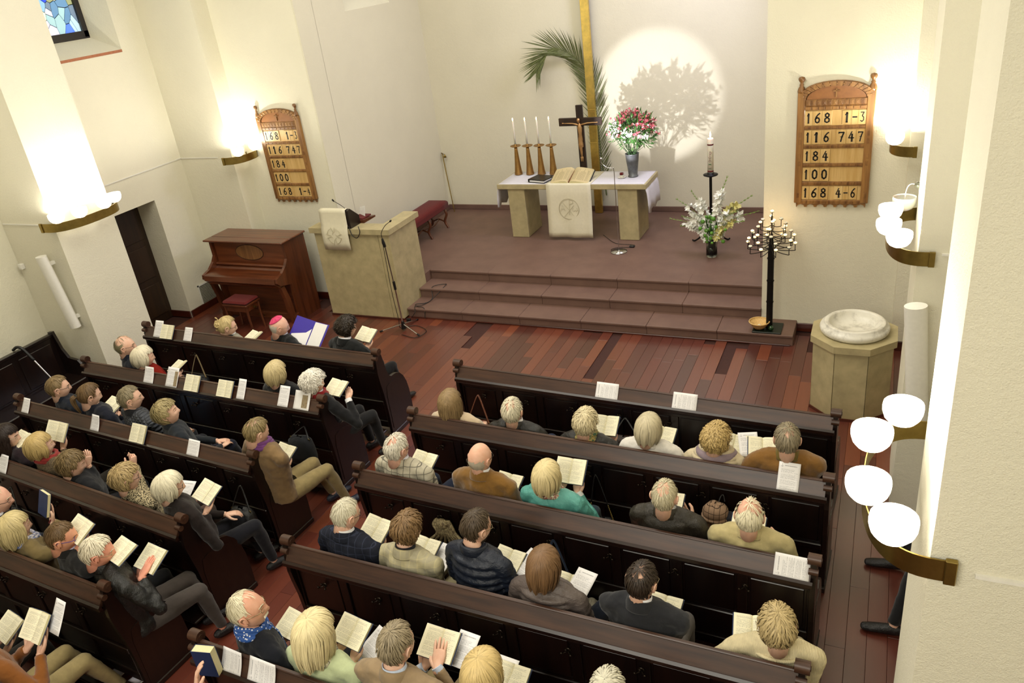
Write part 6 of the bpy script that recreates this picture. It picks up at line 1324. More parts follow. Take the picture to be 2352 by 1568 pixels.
{'H': (-2.2439, 2.5465, 1.22), 'y0': 2.2329, 'yaw': 8, 'pitch': 10, 'label': 'grey blond man in a beige tweed blazer with pale blue shirt, hand on his book', 'seed': 20, 'books': [{'rot': -8, 'hands': 'on', 'w': 0.12, 'h': 0.185, 'c': (-2.165, 2.8265, 0.9549), 'label': 'open hymn book held by the man in the beige blazer'}, {'kind': 'sheet', 'spin': -6, 'c': (-2.0423, 2.8465, 0.9452), 'label': 'service sheet held by the man in the beige blazer'}], 'hair': ('short', '94866C', ''), 'top': ('9A8466', 'plain'), 'collar': 'C9D6EC', 'cuffs': True, 'legs': '8E7E5A', 's': 1.08, 'w': 1.24},
{'H': (-1.7118, 2.541, 1.19), 'y0': 2.2143, 'yaw': 10, 'pitch': 12, 'label': 'woman with blonde hair at the bottom edge, holding book and sheet', 'seed': 21, 'books': [{'rot': -10, 'c': (-1.7373, 2.841, 0.7975), 'label': 'open hymn book held by the blonde woman at the bottom edge'}, {'kind': 'sheet', 'spin': -4, 'c': (-1.8002, 2.841, 0.8292), 'label': 'service sheet held by the blonde woman at the bottom edge'}], 'sex': 'f', 's': 1.06, 'hair': ('bob', 'D0B67C', '', {'zend': -0.1}), 'top': ('4A4438', 'plain'), 'legs': '2A2A30'},
{'H': (-1.019, 2.5508, 1.2916), 'y0': 2.1908, 'yaw': 0, 'pitch': 8, 'label': 'person with pale grey hair, only the crown showing at the bottom edge', 'seed': 22, 'books': [], 'hair': ('short', 'D2CDB8', ''), 'top': ('3A3A40', 'plain'), 'legs': '2A2A30'},
{'H': (-3.4182, 1.7291, 1.0035), 'y0': 1.3691, 'yaw': 10, 'pitch': 16, 'label': 'person mostly below the bottom edge, one hand reaching to the blue book', 'seed': 23, 'books': [], 'hair': ('short', '6A5A40', ''), 'top': ('15161C', 'plain'), 'legs': '2A2A30', 'free_hands': {-1: ((-3.2407, 2.0891, 1.1298), (0.1, 0.35, 0.9), (0.6, 0.6, 0.1), {'curl': 0.3})}},
{'H': (0.86, 5.02, 1.2), 'y0': 4.74, 'yaw': -90, 'body': -90, 'pitch': 10, 'free': True, 'spread': 2.2, 'footy': 0.1, 'label': 'visitor in black shoes seated beside the right pier, mostly hidden by the wall', 'seed': 900, 'hair': ('short', '5A4A34', ''), 'top': ('1A1A20', 'plain'), 'legs': '121214', 'books': [], 'group': 'x'},
{'H': (-6.7901, 6.2042, 1.0659), 'y0': 5.9992, 'yaw': 42, 'pitch': 12, 'label': 'fair haired woman with pinned up bun and spectacles in the clergy pew', 'seed': 24, 'books': [{'rot': -34, 'lean': 0.5, 'c': (-6.5503, 6.3242, 0.8796), 'label': 'open hymn book held by the woman with the bun'}], 'sex': 'f', 'hair': ('updo', 'C6B07C', ''), 'bun': True, 'top': ('8C8878', 'plain'), 'jcol': ('1A2420', 'plain'), 'collar': 'E8E6E0', 'glasses': 'frame_dark', 'legs': '1A1A1E', 'body': 20},
{'H': (-5.9833, 6.1828, 1.14), 'y0': 5.9753, 'yaw': 42, 'pitch': 14, 'label': 'bishop in a rose pink skullcap and black robe with neck chain', 'seed': 25, 'books': [], 'hair': ('crop', 'C8C0B0', 'full'), 'zucchetto': True, 'top': ('0E0F10', 'plain'), 'collar': 'E4E2EC', 'chain': True, 'glasses': 'frame_metal', 'legs': '101012', 'body': 20, 'skin': 'E6B8A2', 'w': 1.1},
{'H': (-5.106, 6.2431, 1.17), 'y0': 5.9455, 'yaw': 28, 'pitch': 12, 'label': 'curly dark haired man in a black robe with white collar, right of the bishop', 'seed': 26, 'books': [{'rot': -28, 'c': (-5.0531, 6.4831, 0.9621), 'label': 'open hymn book held by the curly haired man in black'}], 'hair': ('curly', '2A2016', ''), 'top': ('0E1010', 'plain'), 'collar': 'ECECF0', 'glasses': 'frame_dark', 'legs': '101012', 'w': 1.15, 'body': 12},
{'H': (-7.3948, 5.3058, 1.2108), 'y0': 5.1008, 'yaw': 48, 'pitch': 2, 'label': 'balding grey haired man in a navy jacket beside the white haired woman in red', 'seed': 27, 'books': [], 'hair': ('crop', '8C8466', 'top'), 'top': ('161B28', 'plain'), 'collar': 'C0C8DC', 'glasses': 'frame_dark', 'legs': '1A1C24', 'body': 20, 'w': 1.05},
{'H': (-7.1498, 5.2925, 1.1067), 'y0': 5.0875, 'yaw': 38, 'pitch': 8, 'label': 'woman with thick white bob in a red cardigan', 'seed': 28, 'books': [{'rot': -30, 'lean': 0.5, 'c': (-6.8111, 5.4125, 0.9426), 'label': 'open hymn book held by the white haired woman in red'}], 'sex': 'f', 'hair': ('bob', 'E6DCC0', '', {'zend': -0.085}), 'top': ('7E2018', 'knit'), 'legs': '2A2226', 'body': 16},
{'H': (-5.2384, 5.2067, 1.1608), 'y0': 5.0017, 'yaw': 8, 'pitch': 6, 'label': 'woman with short straight blonde hair in a black jacket', 'seed': 29, 'books': [], 'sex': 'f', 'hair': ('bob', 'C4B284', '', {'zend': -0.09}), 'top': ('121214', 'plain'), 'legs': '15151A'},
{'H': (-4.7875, 5.1834, 1.1129), 'y0': 4.9784, 'yaw': 28, 'pitch': 14, 'label': 'woman with fluffy white hair, black jacket, red scarf, holding a book', 'seed': 30, 'books': [{'rot': -22, 'hands': 'bothside', 'c': (-4.6725, 5.3634, 0.9661), 'label': 'open hymn book held by the fluffy white haired woman'}], 'sex': 'f', 'hair': ('curly', 'EAE4D6', ''), 'top': ('111113', 'plain'), 'scarf': ('8A1A1E', 'plain'), 'collar': 'ECECEC', 'legs': '141416', 'cuffs': True, 'body': 18},
{'H': (-7.3895, 4.4341, 1.1847), 'y0': 4.2291, 'yaw': 38, 'pitch': 6, 'label': 'brown haired man with spectacles in a navy anorak, left end of third pew', 'seed': 31, 'books': [], 'hair': ('short', '86704C', ''), 'top': ('141B28', 'plain'), 'glasses': 'frame_dark', 'legs': '1A1E2A', 'body': 14, 'w': 1.05},
{'H': (-6.9097, 4.4015, 1.171), 'y0': 4.1965, 'yaw': 26, 'pitch': 16, 'label': 'woman with a brown ponytail in a dark navy jacket', 'seed': 32, 'books': [{'rot': -20, 'hands': 'both', 'c': (-6.8504, 4.5615, 0.9632), 'label': 'open hymn book held by the woman with the ponytail'}], 'sex': 'f', 'hair': ('updo', '6A5234', ''), 'pony': True, 'top': ('151824', 'plain'), 'legs': '6E88A8', 'body': 14},
{'H': (-6.3103, 4.3865, 1.22), 'y0': 4.155, 'yaw': 40, 'pitch': 2, 'label': 'grey haired man with spectacles in a grey quilted jacket with black collar', 'seed': 33, 'books': [], 'hair': ('short', '8C8064', ''), 'top': ('43464C', 'quilt'), 'jcol': ('15161A', 'plain'), 'glasses': 'frame_metal', 'legs': '1C1E26', 'body': 16, 'w': 1.12},
{'H': (-5.7978, 4.3197, 1.1701), 'y0': 4.1147, 'yaw': 48, 'pitch': -12, 'label': 'woman with short streaked blonde hair looking up, dark grey wrap and navy trousers', 'seed': 34, 'books': [], 'sex': 'f', 'hair': ('wave', 'A49468', ''), 'top': ('1D2228', 'plain'), 'legs': '171A2A', 'body': 30, 'cross': -1},
{'H': (-4.6638, 4.2347, 1.1838), 'y0': 4.0297, 'yaw': 24, 'pitch': 22, 'label': 'balding man in a tan jacket with purple scarf and khaki trousers', 'seed': 35, 'books': [{'rot': -16, 'w': 0.1, 'h': 0.16, 'c': (-4.7894, 4.5947, 0.7069), 'label': 'open hymn book held by the man with the purple scarf'}], 'hair': ('short', '8A7850', 'crown'), 'top': ('7A6242', 'plain'), 'scarf': ('6E3E78', 'plain'), 'legs': '8A7A52', 'shoes': '1A2030', 'body': 16, 'w': 1.12, 'footy': 0.12},
{'H': (-7.0767, 3.6183, 1.1682), 'y0': 3.4133, 'yaw': 48, 'pitch': 10, 'label': 'woman with long dark brown hair and spectacles at the left edge', 'seed': 36, 'books': [{'rot': -20, 'hands': 'both', 'c': (-7.0631, 3.7183, 1.0623), 'label': 'open hymn book held by the dark haired woman'}], 'sex': 'f', 'hair': ('long', '24160F', '', {'zend': -0.26}), 'top': ('20141A', 'plain'), 'glasses': 'frame_metal', 'legs': '1A161C', 'body': 14},
{'H': (-6.5413, 3.5675, 1.1819), 'y0': 3.3625, 'yaw': 26, 'pitch': 4, 'label': 'woman with ash blonde bob in a brown tweed jacket and red scarf', 'seed': 37, 'books': [{'rot': -8, 'hands': 'both', 'c': (-6.7185, 3.8675, 1.1234), 'label': 'open hymn book held by the woman with the red scarf'}], 'sex': 'f', 'hair': ('bob', 'BFA56C', '', {'zend': -0.085}), 'top': ('6A5C48', 'tweed', '4E4436'), 'scarf': ('8A2E2A', 'plain'), 'legs': '2A2620', 'body': 12},
{'H': (-6.113, 3.5101, 1.1001), 'y0': 3.3051, 'yaw': 40, 'pitch': 14, 'label': 'woman with wavy brown hair in a black jacket, hand raised', 'seed': 38, 'books': [], 'sex': 'f', 'hair': ('wave', '766240', ''), 'top': ('15161A', 'plain'), 'legs': '1A1A20', 'body': 16, 'free_hands': {1: ((-6.094, 3.6301, 1.0156), (0.1, 0.25, 0.9), (-0.8, 0.2, 0.1), {'curl': 0.35})}},
{'H': (-5.3691, 3.4435, 1.1414), 'y0': 3.2385, 'yaw': 30, 'pitch': 6, 'label': 'woman with short grey blond hair in black and white boucle, pointing upward', 'seed': 39, 'books': [], 'sex': 'f', 'hair': ('wave', 'B0986A', ''), 'top': ('B4A684', 'tweed', '1C1814', 1.0), 'glasses': 'frame_dark', 'legs': '54413A', 'skirt': True, 'body': 16, 'free_hands': {1: ((-5.6038, 3.7035, 1.049), (0.1, 0.1, 0.98), (-0.9, 0.1, 0), {'curl': 0.3, 'finger': (0.02, 1.25, 1.35, 1.4)})}},
{'H': (-4.8254, 3.3982, 1.19), 'y0': 3.1914, 'yaw': 34, 'pitch': 10, 'label': 'woman with thick silver white bob and spectacles in a dark brown coat', 'seed': 40, 'books': [{'rot': -32, 'left': 0.7, 'hands': 'right', 'c': (-4.6768, 3.5982, 1.012), 'label': 'open hymn book held by the silver haired woman in the brown coat'}, {'kind': 'sheet', 'spin': 10, 'c': (-5.0895, 3.6982, 0.8763), 'label': 'service sheet held by the silver haired woman in the brown coat'}], 'sex': 'f', 'hair': ('bob', 'E0D8BC', '', {'zend': -0.08}), 'top': ('1C1412', 'plain'), 'glasses': 'frame_dark', 'legs': '101018', 'body': 20, 'w': 1.05},
{'H': (-6.1003, 2.8567, 1.22), 'y0': 2.5343, 'yaw': 48, 'pitch': 8, 'label': 'old white haired man with spectacles cut by the left edge', 'seed': 41, 'books': [], 'hair': ('crop', 'E0D4B4', 'top'), 'top': ('1F232C', 'plain'), 'collar': 'DCDCE0', 'glasses': 'frame_dark', 'legs': '1A1A1E', 'body': 16, 'skin': 'E6B8A2'},
{'H': (-5.734, 2.7097, 1.1423), 'y0': 2.5047, 'yaw': 18, 'pitch': 6, 'label': 'woman with straight blonde hair in an olive jacket with white and blue scarf', 'seed': 42, 'books': [{'kind': 'closed', 'hands': 'right', 'rot': -60, 'flat': 0.5, 'c': (-5.6161, 2.9297, 1.2319), 'label': 'closed blue hymn book held by the blonde woman in olive'}], 'sex': 'f', 'hair': ('bob', 'CCBA86', '', {'zend': -0.13}), 'top': ('6E5E3A', 'plain'), 'scarf': ('D6D0CC', 'floral', '44588C'), 'legs': '1C1C22', 'bracelet': (1, 'red'), 'body': 16},
{'H': (-5.1368, 2.6748, 1.2148), 'y0': 2.4698, 'yaw': 46, 'pitch': 14, 'label': 'brown haired man with blue spectacles in a dark blazer and white collar', 'seed': 43, 'books': [{'rot': -34, 'hands': 'both', 'c': (-5.0951, 2.7948, 1.1903), 'label': 'open hymn book held by the man with blue spectacles'}], 'hair': ('crop', '6A5234', ''), 'top': ('181818', 'plain'), 'collar': 'D6D6F0', 'glasses': 'frame_blue', 'legs': '15161A', 'body': 18, 'w': 1.08, 'skin': 'DCA284'},
{'H': (-4.7429, 2.6473, 1.1999), 'y0': 2.4423, 'yaw': 42, 'pitch': 16, 'label': 'white haired man with hearing aid in a black leather jacket and grey trousers', 'seed': 44, 'books': [{'rot': -14, 'hands': 'on', 'w': 0.12, 'h': 0.185, 'c': (-4.5356, 2.8673, 0.9904), 'label': 'open hymn book held by the man in the black leather jacket, fifth left pew'}, {'kind': 'book', 'hands': 'none', 'rot': -30, 'label': 'open hymn book on the knees between the two men of the fifth left pew', 'c': (-4.642, 2.7473, 1.1353)}], 'hair': ('short', 'E6DCC2', ''), 'glasses': 'frame_metal', 'top': ('121312', 'leather'), 'legs': '453E3A', 'body': 22, 'w': 1.15, 'skin': 'E2A088'},
{'H': (-4.93, 1.8, 1.2), 'y0': 1.577, 'yaw': 10, 'pitch': 18, 'label': 'man in brown corduroy and khaki trousers at the bottom left corner, head out of frame', 'seed': 901, 'hair': ('short', '8A7A5A', ''), 'top': ('7A4A1E', 'suede'), 'collar': '27407A', 'legs': 'A8976A', 'shoes': 'D8D4DC', 'w': 1.1, 'footy': 0.16, 'books': [{'c': (-4.7342, 2.1, 1.0461), 'kind': 'book', 'w': 0.12, 'h': 0.185, 'rot': 0, 'hands': 'both', 'label': 'open hymn book held over the khaki trousers, bottom left'}, {'c': (-4.5824, 2.14, 1.1355), 'kind': 'sheet', 'label': 'service sheet sticking out behind the hymn book above the khaki trousers'}]},
{'H': (-5.45, 1.86, 1.18), 'y0': 1.61, 'yaw': 6, 'pitch': 18, 'label': 'neighbour of the khaki trousers, wholly left of the frame but for the book', 'seed': 902, 'hair': ('bob', 'B0A080', '', {'zend': -0.1}), 'sex': 'f', 'top': ('3A2A24', 'plain'), 'legs': '2A2622', 'books': [{'c': (-5.2273, 2.16, 0.8198), 'kind': 'book', 'rot': -30, 'hands': 'both', 'label': 'open hymn book at the left edge beside the khaki trousers'}]}]
for P in PEOPLE:
    H = Vector(P['H']); P['hands'] = {}; be = math.radians(-P.get('body', P['yaw']*.3)); isf = P.get('sex') == 'f'
    for bk_ in P.get('books', []):
        c = Vector(bk_['c']); n = (H + V(0, .02, .05) - c); n = Vector((n.x*.3, n.y, n.z*bk_.get('flat', 1.0 if bk_.get('kind') != 'sheet' else 1.5)+.10)).normalized(); u = Matrix.Rotation(math.radians(bk_.get('rot', 0)*.35)+be*.15, 3, 'Z') @ Vector((1, 0, 0)); u = (u-n*u.dot(n)).normalized(); v = n.cross(u); Mx = frame(c, u, v, n)
        k = bk_.get('kind', 'book'); w_, h_ = bk_.get('w', .112), bk_.get('h', .175)
        if k == 'book': hymnal(bk_['label'], Mx, w_, h_, lean=bk_.get('lean', .30), cover=bk_.get('cover', 'cover_blue'), left=bk_.get('left', .5), group='hymn books held open')
        elif k == 'closed': hymnal(bk_['label'], Mx, .125, .19, closed=True, th=.014, group='hymn books')
        elif k == 'sheet': sheet(bk_['label'], Mx @ Matrix.Translation((0, -.105, -.022)) @ Matrix.Rotation(math.radians(bk_.get('spin', 0)), 4, 'Z'), group='service sheets')
        if k != 'sheet' or bk_.get('hold'):
            mode = bk_.get('hands', 'both'); hw = w_ if k == 'book' else .06
            if mode in ('both', 'left'): P['hands'][-1] = dict(W=c-u*hw*.62-v*(h_/2+.055)-n*.030, F=v*.9+u*.25, N=n, kw=dict(curl=.12))
            if mode in ('both', 'right'): P['hands'][1] = dict(W=c+u*hw*.62-v*(h_/2+.055)-n*.030, F=v*.9-u*.25, N=n, kw=dict(curl=.12))
            if mode in ('on', 'lefton', 'bothon'): P['hands'][1] = dict(W=c+u*hw*.45-v*(h_/2+.035)+n*.045, F=v*.95-u*.28-n*.12, N=-n, kw=dict(curl=.10, spread=.4))
            if mode in ('on', 'bothon'): P['hands'][-1] = dict(W=c-u*hw*.62-v*(h_/2+.055)-n*.030, F=v*.9+u*.25, N=n, kw=dict(curl=.12))
            if mode == 'rightside': P['hands'][1] = dict(W=c+u*(hw+.045)-v*.07-n*.05, F=v*.75-u*.55, N=n, kw=dict(curl=.15))
            if mode == 'bothside': P['hands'][1] = dict(W=c+u*(hw+.045)-v*.06-n*.05, F=v*.75-u*.55, N=n, kw=dict(curl=.15)); P['hands'][-1] = dict(W=c-u*hw*.62-v*(h_/2+.055)-n*.030, F=v*.9+u*.25, N=n, kw=dict(curl=.12))
    for side, h in P.get('free_hands', {}).items(): P['hands'][side] = dict(W=h[0], F=h[1], N=h[2], kw=h[3])
    person(P)
LEDGE = [
{'c': (-2.0786, 5.7937, 0.902), 'ang': -0.0517, 'kind': 'sheet', 'label': 'sheet lying sideways on the front right pew ledge, left of two', 'rot': 90},
{'c': (-1.3776, 5.7574, 0.902), 'ang': -0.0517, 'kind': 'sheet', 'label': 'sheet lying sideways on the front right pew ledge, right of two', 'rot': 90},
{'c': (-0.4361, 4.84, 0.902), 'ang': -0.0409, 'kind': 'sheet', 'label': 'upright sheet on the second right pew ledge behind the brown suede jacket'},
{'c': (-0.3163, 3.9703, 0.902), 'ang': -0.0423, 'kind': 'sheet', 'label': 'sheet lying sideways at the right end of the third right pew ledge', 'rot': 90},
{'c': (-3.4412, 2.2748, 0.902), 'ang': -0.035, 'kind': 'stand', 'label': 'blue hymn book standing closed on the nearest pew ledge', 'spin': 12},
{'c': (-3.3186, 2.2706, 0.902), 'ang': -0.035, 'kind': 'sheet', 'label': 'curled sheet beside the standing blue hymn book', 'rot': 270, 'w': 0.148, 'h': 0.16, 'curl': 0.03},
{'c': (-3.0811, 2.2622, 0.902), 'ang': -0.035, 'kind': 'sheet', 'label': 'curled sheet lying sideways on the nearest pew ledge', 'rot': 90, 'curl': 0.03},
{'c': (-7.802, 6.0372, 0.902), 'ang': -0.034, 'kind': 'sheet', 'label': 'sheet behind the open book at the left end of the front left pew', 'curl': 0.02},
{'c': (-7.6304, 6.0313, 0.902), 'ang': -0.034, 'kind': 'book', 'label': 'open hymn book at the left end of the front left pew'},
{'c': (-7.3061, 6.0203, 0.902), 'ang': -0.034, 'kind': 'sheet', 'label': 'thin booklet standing alone on the front left pew ledge', 'w': 0.13, 'h': 0.17},
{'c': (-6.9562, 5.0818, 0.902), 'ang': -0.0454, 'kind': 'sheet', 'label': 'curled pair of sheets behind the red cardigan', 'curl': 0.03, 'w': 0.15, 'h': 0.18},
{'c': (-6.6102, 5.0661, 0.902), 'ang': -0.0454, 'kind': 'sheet', 'label': 'folded leaflet with a narrow church interior photo', 'photo': (0.68, 0.96, 0.1, 0.82), 'w': 0.17, 'h': 0.215},
{'c': (-6.2899, 5.0515, 0.902), 'ang': -0.0454, 'kind': 'book', 'label': 'open hymn book on the second left pew ledge beside the photo leaflet'},
{'c': (-5.8293, 5.0306, 0.902), 'ang': -0.0454, 'kind': 'book', 'label': 'open hymn book in the middle of the second left pew ledge'},
{'c': (-5.6321, 5.0216, 0.902), 'ang': -0.0454, 'kind': 'sheet', 'label': 'tall narrow sheet beside the middle open hymn book', 'w': 0.105},
{'c': (-5.0827, 4.9966, 0.902), 'ang': -0.0454, 'kind': 'sheet', 'label': 'upright sheet behind the short haired blonde woman', 'w': 0.13},
{'c': (-4.8549, 4.9863, 0.902), 'ang': -0.0454, 'kind': 'sheet', 'label': 'white booklet with a group photo near the right end of the ledge', 'w': 0.19, 'h': 0.19, 'photo': (0.5, 0.86, 0.15, 0.8), 'mat': 'white_paper'},
{'c': (-7.8539, 4.2691, 0.902), 'ang': -0.0737, 'kind': 'sheet', 'label': 'curled sheet at the left end of the third left pew ledge', 'w': 0.12, 'h': 0.16},
{'c': (-6.7308, 4.1861, 0.902), 'ang': -0.0737, 'kind': 'sheet', 'label': 'sheet with a rolled corner on the third left pew ledge', 'curl': 0.03, 'w': 0.13, 'h': 0.16},
{'c': (-6.0836, 4.1383, 0.902), 'ang': -0.0737, 'kind': 'book', 'label': 'open hymn book above the pointing finger on the third left ledge'},
{'c': (-5.3703, 4.0856, 0.902), 'ang': -0.0737, 'kind': 'sheet', 'label': 'square white booklet right of the hymn book on the third left ledge', 'w': 0.15, 'h': 0.15},
{'c': (-7.0284, 3.413, 0.902), 'ang': -0.1003, 'kind': 'sheet', 'label': 'sheet at the left picture edge on the fourth left pew ledge', 'w': 0.15, 'h': 0.17}]
for it in LEDGE:
    c = Vector(it['c']); a = it['ang']; u = Vector((math.cos(a), math.sin(a), 0)); d = Vector((-math.sin(a)*.078, math.cos(a)*.078, .108)).normalized(); n = u.cross(d)
    sp2 = math.radians(it.get('spin', 0)); u2 = u*math.cos(sp2)+d*math.sin(sp2); d2 = -u*math.sin(sp2)+d*math.cos(sp2)
    if it['kind'] == 'sheet': sheet(it['label'], frame(c+n*.004+d*.012, u2, d2, n), rot=it.get('rot', 0), curl=it.get('curl', .012), photo=it.get('photo'), w_=it.get('w', .148), h_=it.get('h', .21), group='service sheets left on the ledges', name=it.get('name', 'service_sheet'), mat=it.get('mat', 'sheet'))
    elif it['kind'] == 'book': hymnal(it['label'], frame(c+n*.012+d*.098, u2, d2, n), .098, .17, lean=.22, group='hymn books left open on the ledges')
    elif it['kind'] == 'stand':   # closed blue book standing upright on the ledge
        uu = Matrix.Rotation(math.radians(it.get('spin', 0)), 3, 'Z') @ Vector((1, 0, 0)); vv = Vector((0, 0, 1)); nn = uu.cross(vv)
        t = hymnal(it['label'], frame(c+V(0, 0, .115), uu, vv, nn), .13, .20, closed=True, th=.032, group='hymn books')
# ================================================================ BAGS, COATS AND ODDMENTS
def bag(label, top, bot, w_, h_, d_, strap, mat, smat, name='handbag', chain=False, shape=.5):
    """bag hanging by its strap from the coat hook at top"""
    top, bot = Vector(top), Vector(bot); t = thing(name, label, 'bag', bot); m = MB()
    rows = []
    for k, (f, r_) in enumerate(((0, .72), (.08, .95), (.3, 1.0), (.6, .97), (.85, .88), (.97, .62), (1.0, .2))):
        rows.append([bot + V(w_/2*r_*math.copysign(abs(math.cos(a))**.55, math.cos(a)), d_/2*r_*math.copysign(abs(math.sin(a))**.7, math.sin(a)), f*h_+.008*math.sin(3*a+k)) for a in np.linspace(0, 2*PI, 29)[:-1]])
    m.grid(rows, closed=True); m.add(rows[0], [tuple(range(28))[::-1]]); m.build('bag_body', mat, t, fixn=True)
    l_, r_ = bot+V(-w_*.38, 0, h_*.92), bot+V(w_*.38, 0, h_*.92); tp = top+V(0, -.02, .02)
    pts = bez([l_, l_.lerp(tp, .55)+V(-.01, 0, 0), tp+V(-.012, 0, .0), tp+V(.012, 0, .0), r_.lerp(tp, .55)+V(.01, 0, 0), r_], 6)
    MB().tube(pts, (.009 if not chain else .005, .003), 6).build('strap', smat, t)
    if chain:
        for s_, e in ((0, l_), (1, r_)):
            m = MB(); a = pts[4 if s_ == 0 else -5]
            for k in range(14):
                p = e.lerp(a, k/14); ax_ = 'X' if k % 2 else 'Y'; m.tube([p+(V(.006*math.cos(q), 0, .008*math.sin(q)) if k % 2 else V(0, .006*math.cos(q), .008*math.sin(q))) for q in np.linspace(0, 2*PI, 9)], .0018, 4, cap=False)
            m.build('chain', M['gold'], t)
    else:
        for e in (l_, r_): m = MB(); m.tube([e+V(.011*math.cos(q), 0, .011*math.sin(q)) for q in np.linspace(0, 2*PI, 11)], .0025, 5, cap=False); m.build('strap_ring', M['brass'], t)
    m = MB(); m.tube([bot+V(-w_*.30, -d_*.30, h_*.90), bot+V(0, -d_*.34, h_*.93), bot+V(w_*.30, -d_*.30, h_*.90)], .003, 5); m.build('zip', smat, t)
    return t
BK = fab('141315', 'leather'); BR_ = fab('6A3A24', 'leather')
bag('brown leather handbag with gold fittings hanging behind the front right pew', (-3.40, 5.86, .735), (-3.38, 5.74, .34), .30, .20, .12, 0, BR_, BR_)
bag('dark brown shoulder bag hanging on the front right pew near the white blazer', (-1.90, 5.78, .735), (-1.87, 5.66, .40), .32, .24, .12, 0, fab('2C1C14', 'leather'), BK)
bag('black bag with beige strap hanging behind the front left pew', (-7.25, 6.06, .70), (-7.20, 5.94, .30), .30, .22, .12, 0, BK, fab('8C7A5A', 'plain'))
bag('black bag with gold chain strap hanging right of the teal jacket', (-1.885, 4.90, .735), (-1.83, 4.79, .24), .26, .19, .10, 0, BK, BK, chain=True)
bag('black fabric rucksack hanging behind the second left pew by the aisle', (-4.88, 5.02, .70), (-4.87, 4.90, .38), .28, .30, .14, 0, fab('15171C', 'plain'), BK, name='rucksack')
bag('shiny black leather bag hanging behind the third left pew by the aisle', (-4.84, 4.06, .70), (-4.80, 3.94, .26), .26, .32, .14, 0, fab('101012', 'leather'), BK)
bag('black handbag with looped handles behind the fourth left pew', (-7.0, 3.44, .73), (-6.96, 3.32, .40), .28, .22, .12, 0, BK, BK)
bag('dark blue denim bag hanging behind the red brown bob', (-1.93, 4.07, .75), (-1.88, 3.95, .30), .26, .26, .12, 0, fab('1A2436', 'plain'), fab('1A2436', 'plain'), name='denim_bag')
# patterned silk scarf knotted over a hook
t = thing('silk_scarf', 'beige patterned silk scarf knotted on a hook behind the third right pew', 'scarf', (-2.86, 4.10, .70)); m = MB()
for k in range(9):
    a = (k-4)*.10; m.tube(bez([(-2.86+a*.12, 4.09, .745), (-2.86+a*.20+.0, 4.075, .70), (-2.85+a*.22+.02, 4.07, .62), (-2.83+a*.5+.02, 4.07, .52), (-2.80+a*.6+.04, 4.07, .44)], 5), [.010]+[.014]*10+[.012]*10, 7)
m.build('hanging_folds', fab('B0A078', 'floral', '6A5A42'), t)
m = MB(); m.ball((-2.86, 4.075, .715), (.052, .032, .048), 14, 10); m.build('knot', fab('B0A078', 'floral', '6A5A42'), t)
# plaid cap over a plaid lined coat
t = thing('plaid_cap', 'beige plaid cap hanging above a folded plaid lined coat', 'cap', (-.93, 4.80, .70)); PL = fab('9C8068', 'check', '1E1616', 1.4)
m = MB(); rows = []
for k, (r_, z) in enumerate(((.092, -.02), (.098, .01), (.092, .045), (.07, .075), (.04, .092), (.008, .098))): rows.append([V(-.93, 4.80, .655)+V(r_*math.cos(a)*1.0, r_*math.sin(a)*.85, z+.006*math.sin(4*a)) for a in np.linspace(0, 2*PI, 25)[:-1]])
m.grid(rows, closed=True); m.build('crown', PL, t)
MB().tube([V(-.93, 4.80, .635)+V(.095*math.cos(a), .08*math.sin(a), 0) for a in np.linspace(0, 2*PI, 25)], (.010, .014), 8, cap=False, up=(0, 0, 1)).build('sweatband', PL, t)
m = MB(); m.tube(bez([(-.91, 4.83, .745), (-.90, 4.865, .775), (-.885, 4.87, .78), (-.87, 4.85, .74)], 5), .005, 6); m.build('loop', BK, t)
t = thing('hanging_coat', 'dark coat with plaid lining hanging below the plaid cap', 'coat', (-.92, 4.80, .3)); m = MB()
m.tube(bez([(-.93, 4.82, .62), (-.93, 4.81, .54), (-.92, 4.80, .44), (-.91, 4.79, .32)], 5), [(.07, .05)]+[(.095, .06)]*6+[(.11, .07)]*9, 16, up=(0, 1, 0)); m.build('folded_body', PL, t)
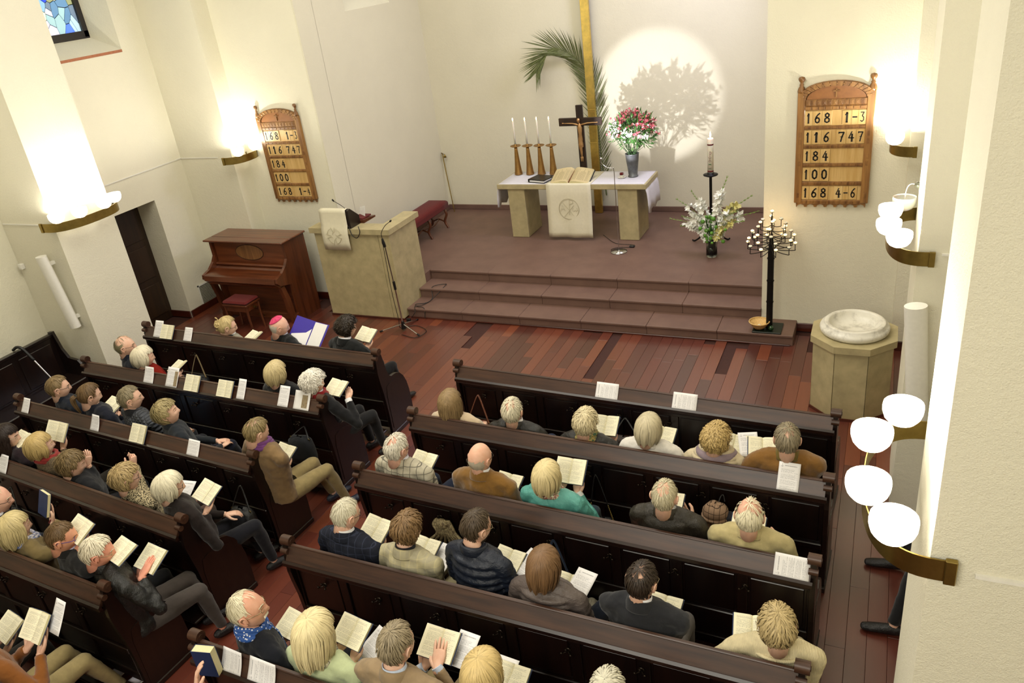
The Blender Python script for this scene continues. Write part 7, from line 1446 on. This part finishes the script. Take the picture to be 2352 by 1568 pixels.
m = MB(); m.tube(bez([(-.86, 4.81, .66), (-.79, 4.80, .58), (-.75, 4.80, .47), (-.78, 4.80, .34)], 5), [(.03, .03)]+[(.05, .045)]*15, 12); m.build('sleeve', fab('24262E', 'plain'), t)
# bishop's folder
t = thing('folder', 'open violet blue folder of white papers held by the bishop', 'folder', (-5.70, 6.36, 1.0)); M['cover_violet'] = plain('violet_folder', '3A2C9A', .35, var=.04)
c = Vector((-5.71, 6.34, .99)); n = Vector((.10, -.72, .66)).normalized(); u = Matrix.Rotation(math.radians(-14), 3, 'Z') @ Vector((1, 0, 0)); u = (u-n*u.dot(n)).normalized(); v = n.cross(u); Fx = frame(c, u, v, n)
for s_, a in ((-1, .22), (1, .30)):
    Ms = Fx @ Matrix.Rotation(-s_*a, 4, 'Y'); MB().box(min(0, s_*.235), max(0, s_*.235), -.155, .155, -.003, 0, .001, M=Ms).build('cover', M['cover_violet'], t)
    if s_ > 0: MB().box(.01, .215, -.148, .148, .001, .009, .001, M=Ms).build('paper_stack', M['white_paper'], t)
    else: MB().add([Ms @ Vector(q) for q in ((-.215, -.15, .003), (-.01, -.15, .003), (-.01, .06, .004), (-.06, .0, .004), (-.215, -.06, .004))], [(0, 1, 2, 3, 4)]).build('loose_sheet', M['sheet'], t)
t = thing('red_book', 'small red book lying on the seat end beneath the grey trousers', 'book', (-4.72, 2.88, .445)); MB().box(-4.78, -4.66, 2.80, 2.93, .444, .474, .003).build('cover', plain('red_cover', '8E1A14', .6), t); MB().box(-4.775, -4.665, 2.796, 2.80, .449, .469).build('page_edge', M['gilt'], t)
# chair of the visitor sitting in the right aisle
t = thing('aisle_chair', 'plain wooden chair between the right piers, behind the aisle wall', 'chair', (.92, 5.02, 0))
MB().box(.68, 1.10, 4.80, 5.24, .43, .455, .008).build('seat', M['walnut'], t); MB().box(1.09, 1.12, 4.82, 5.22, .62, .92, .006).build('backrest', M['walnut'], t)
for x in (.71, 1.08):
    for y in (4.83, 5.21): MB().box(x-.016, x+.016, y-.016, y+.016, 0, .43 if x < 1 else .92, .003).build('leg', M['walnutv'], t)
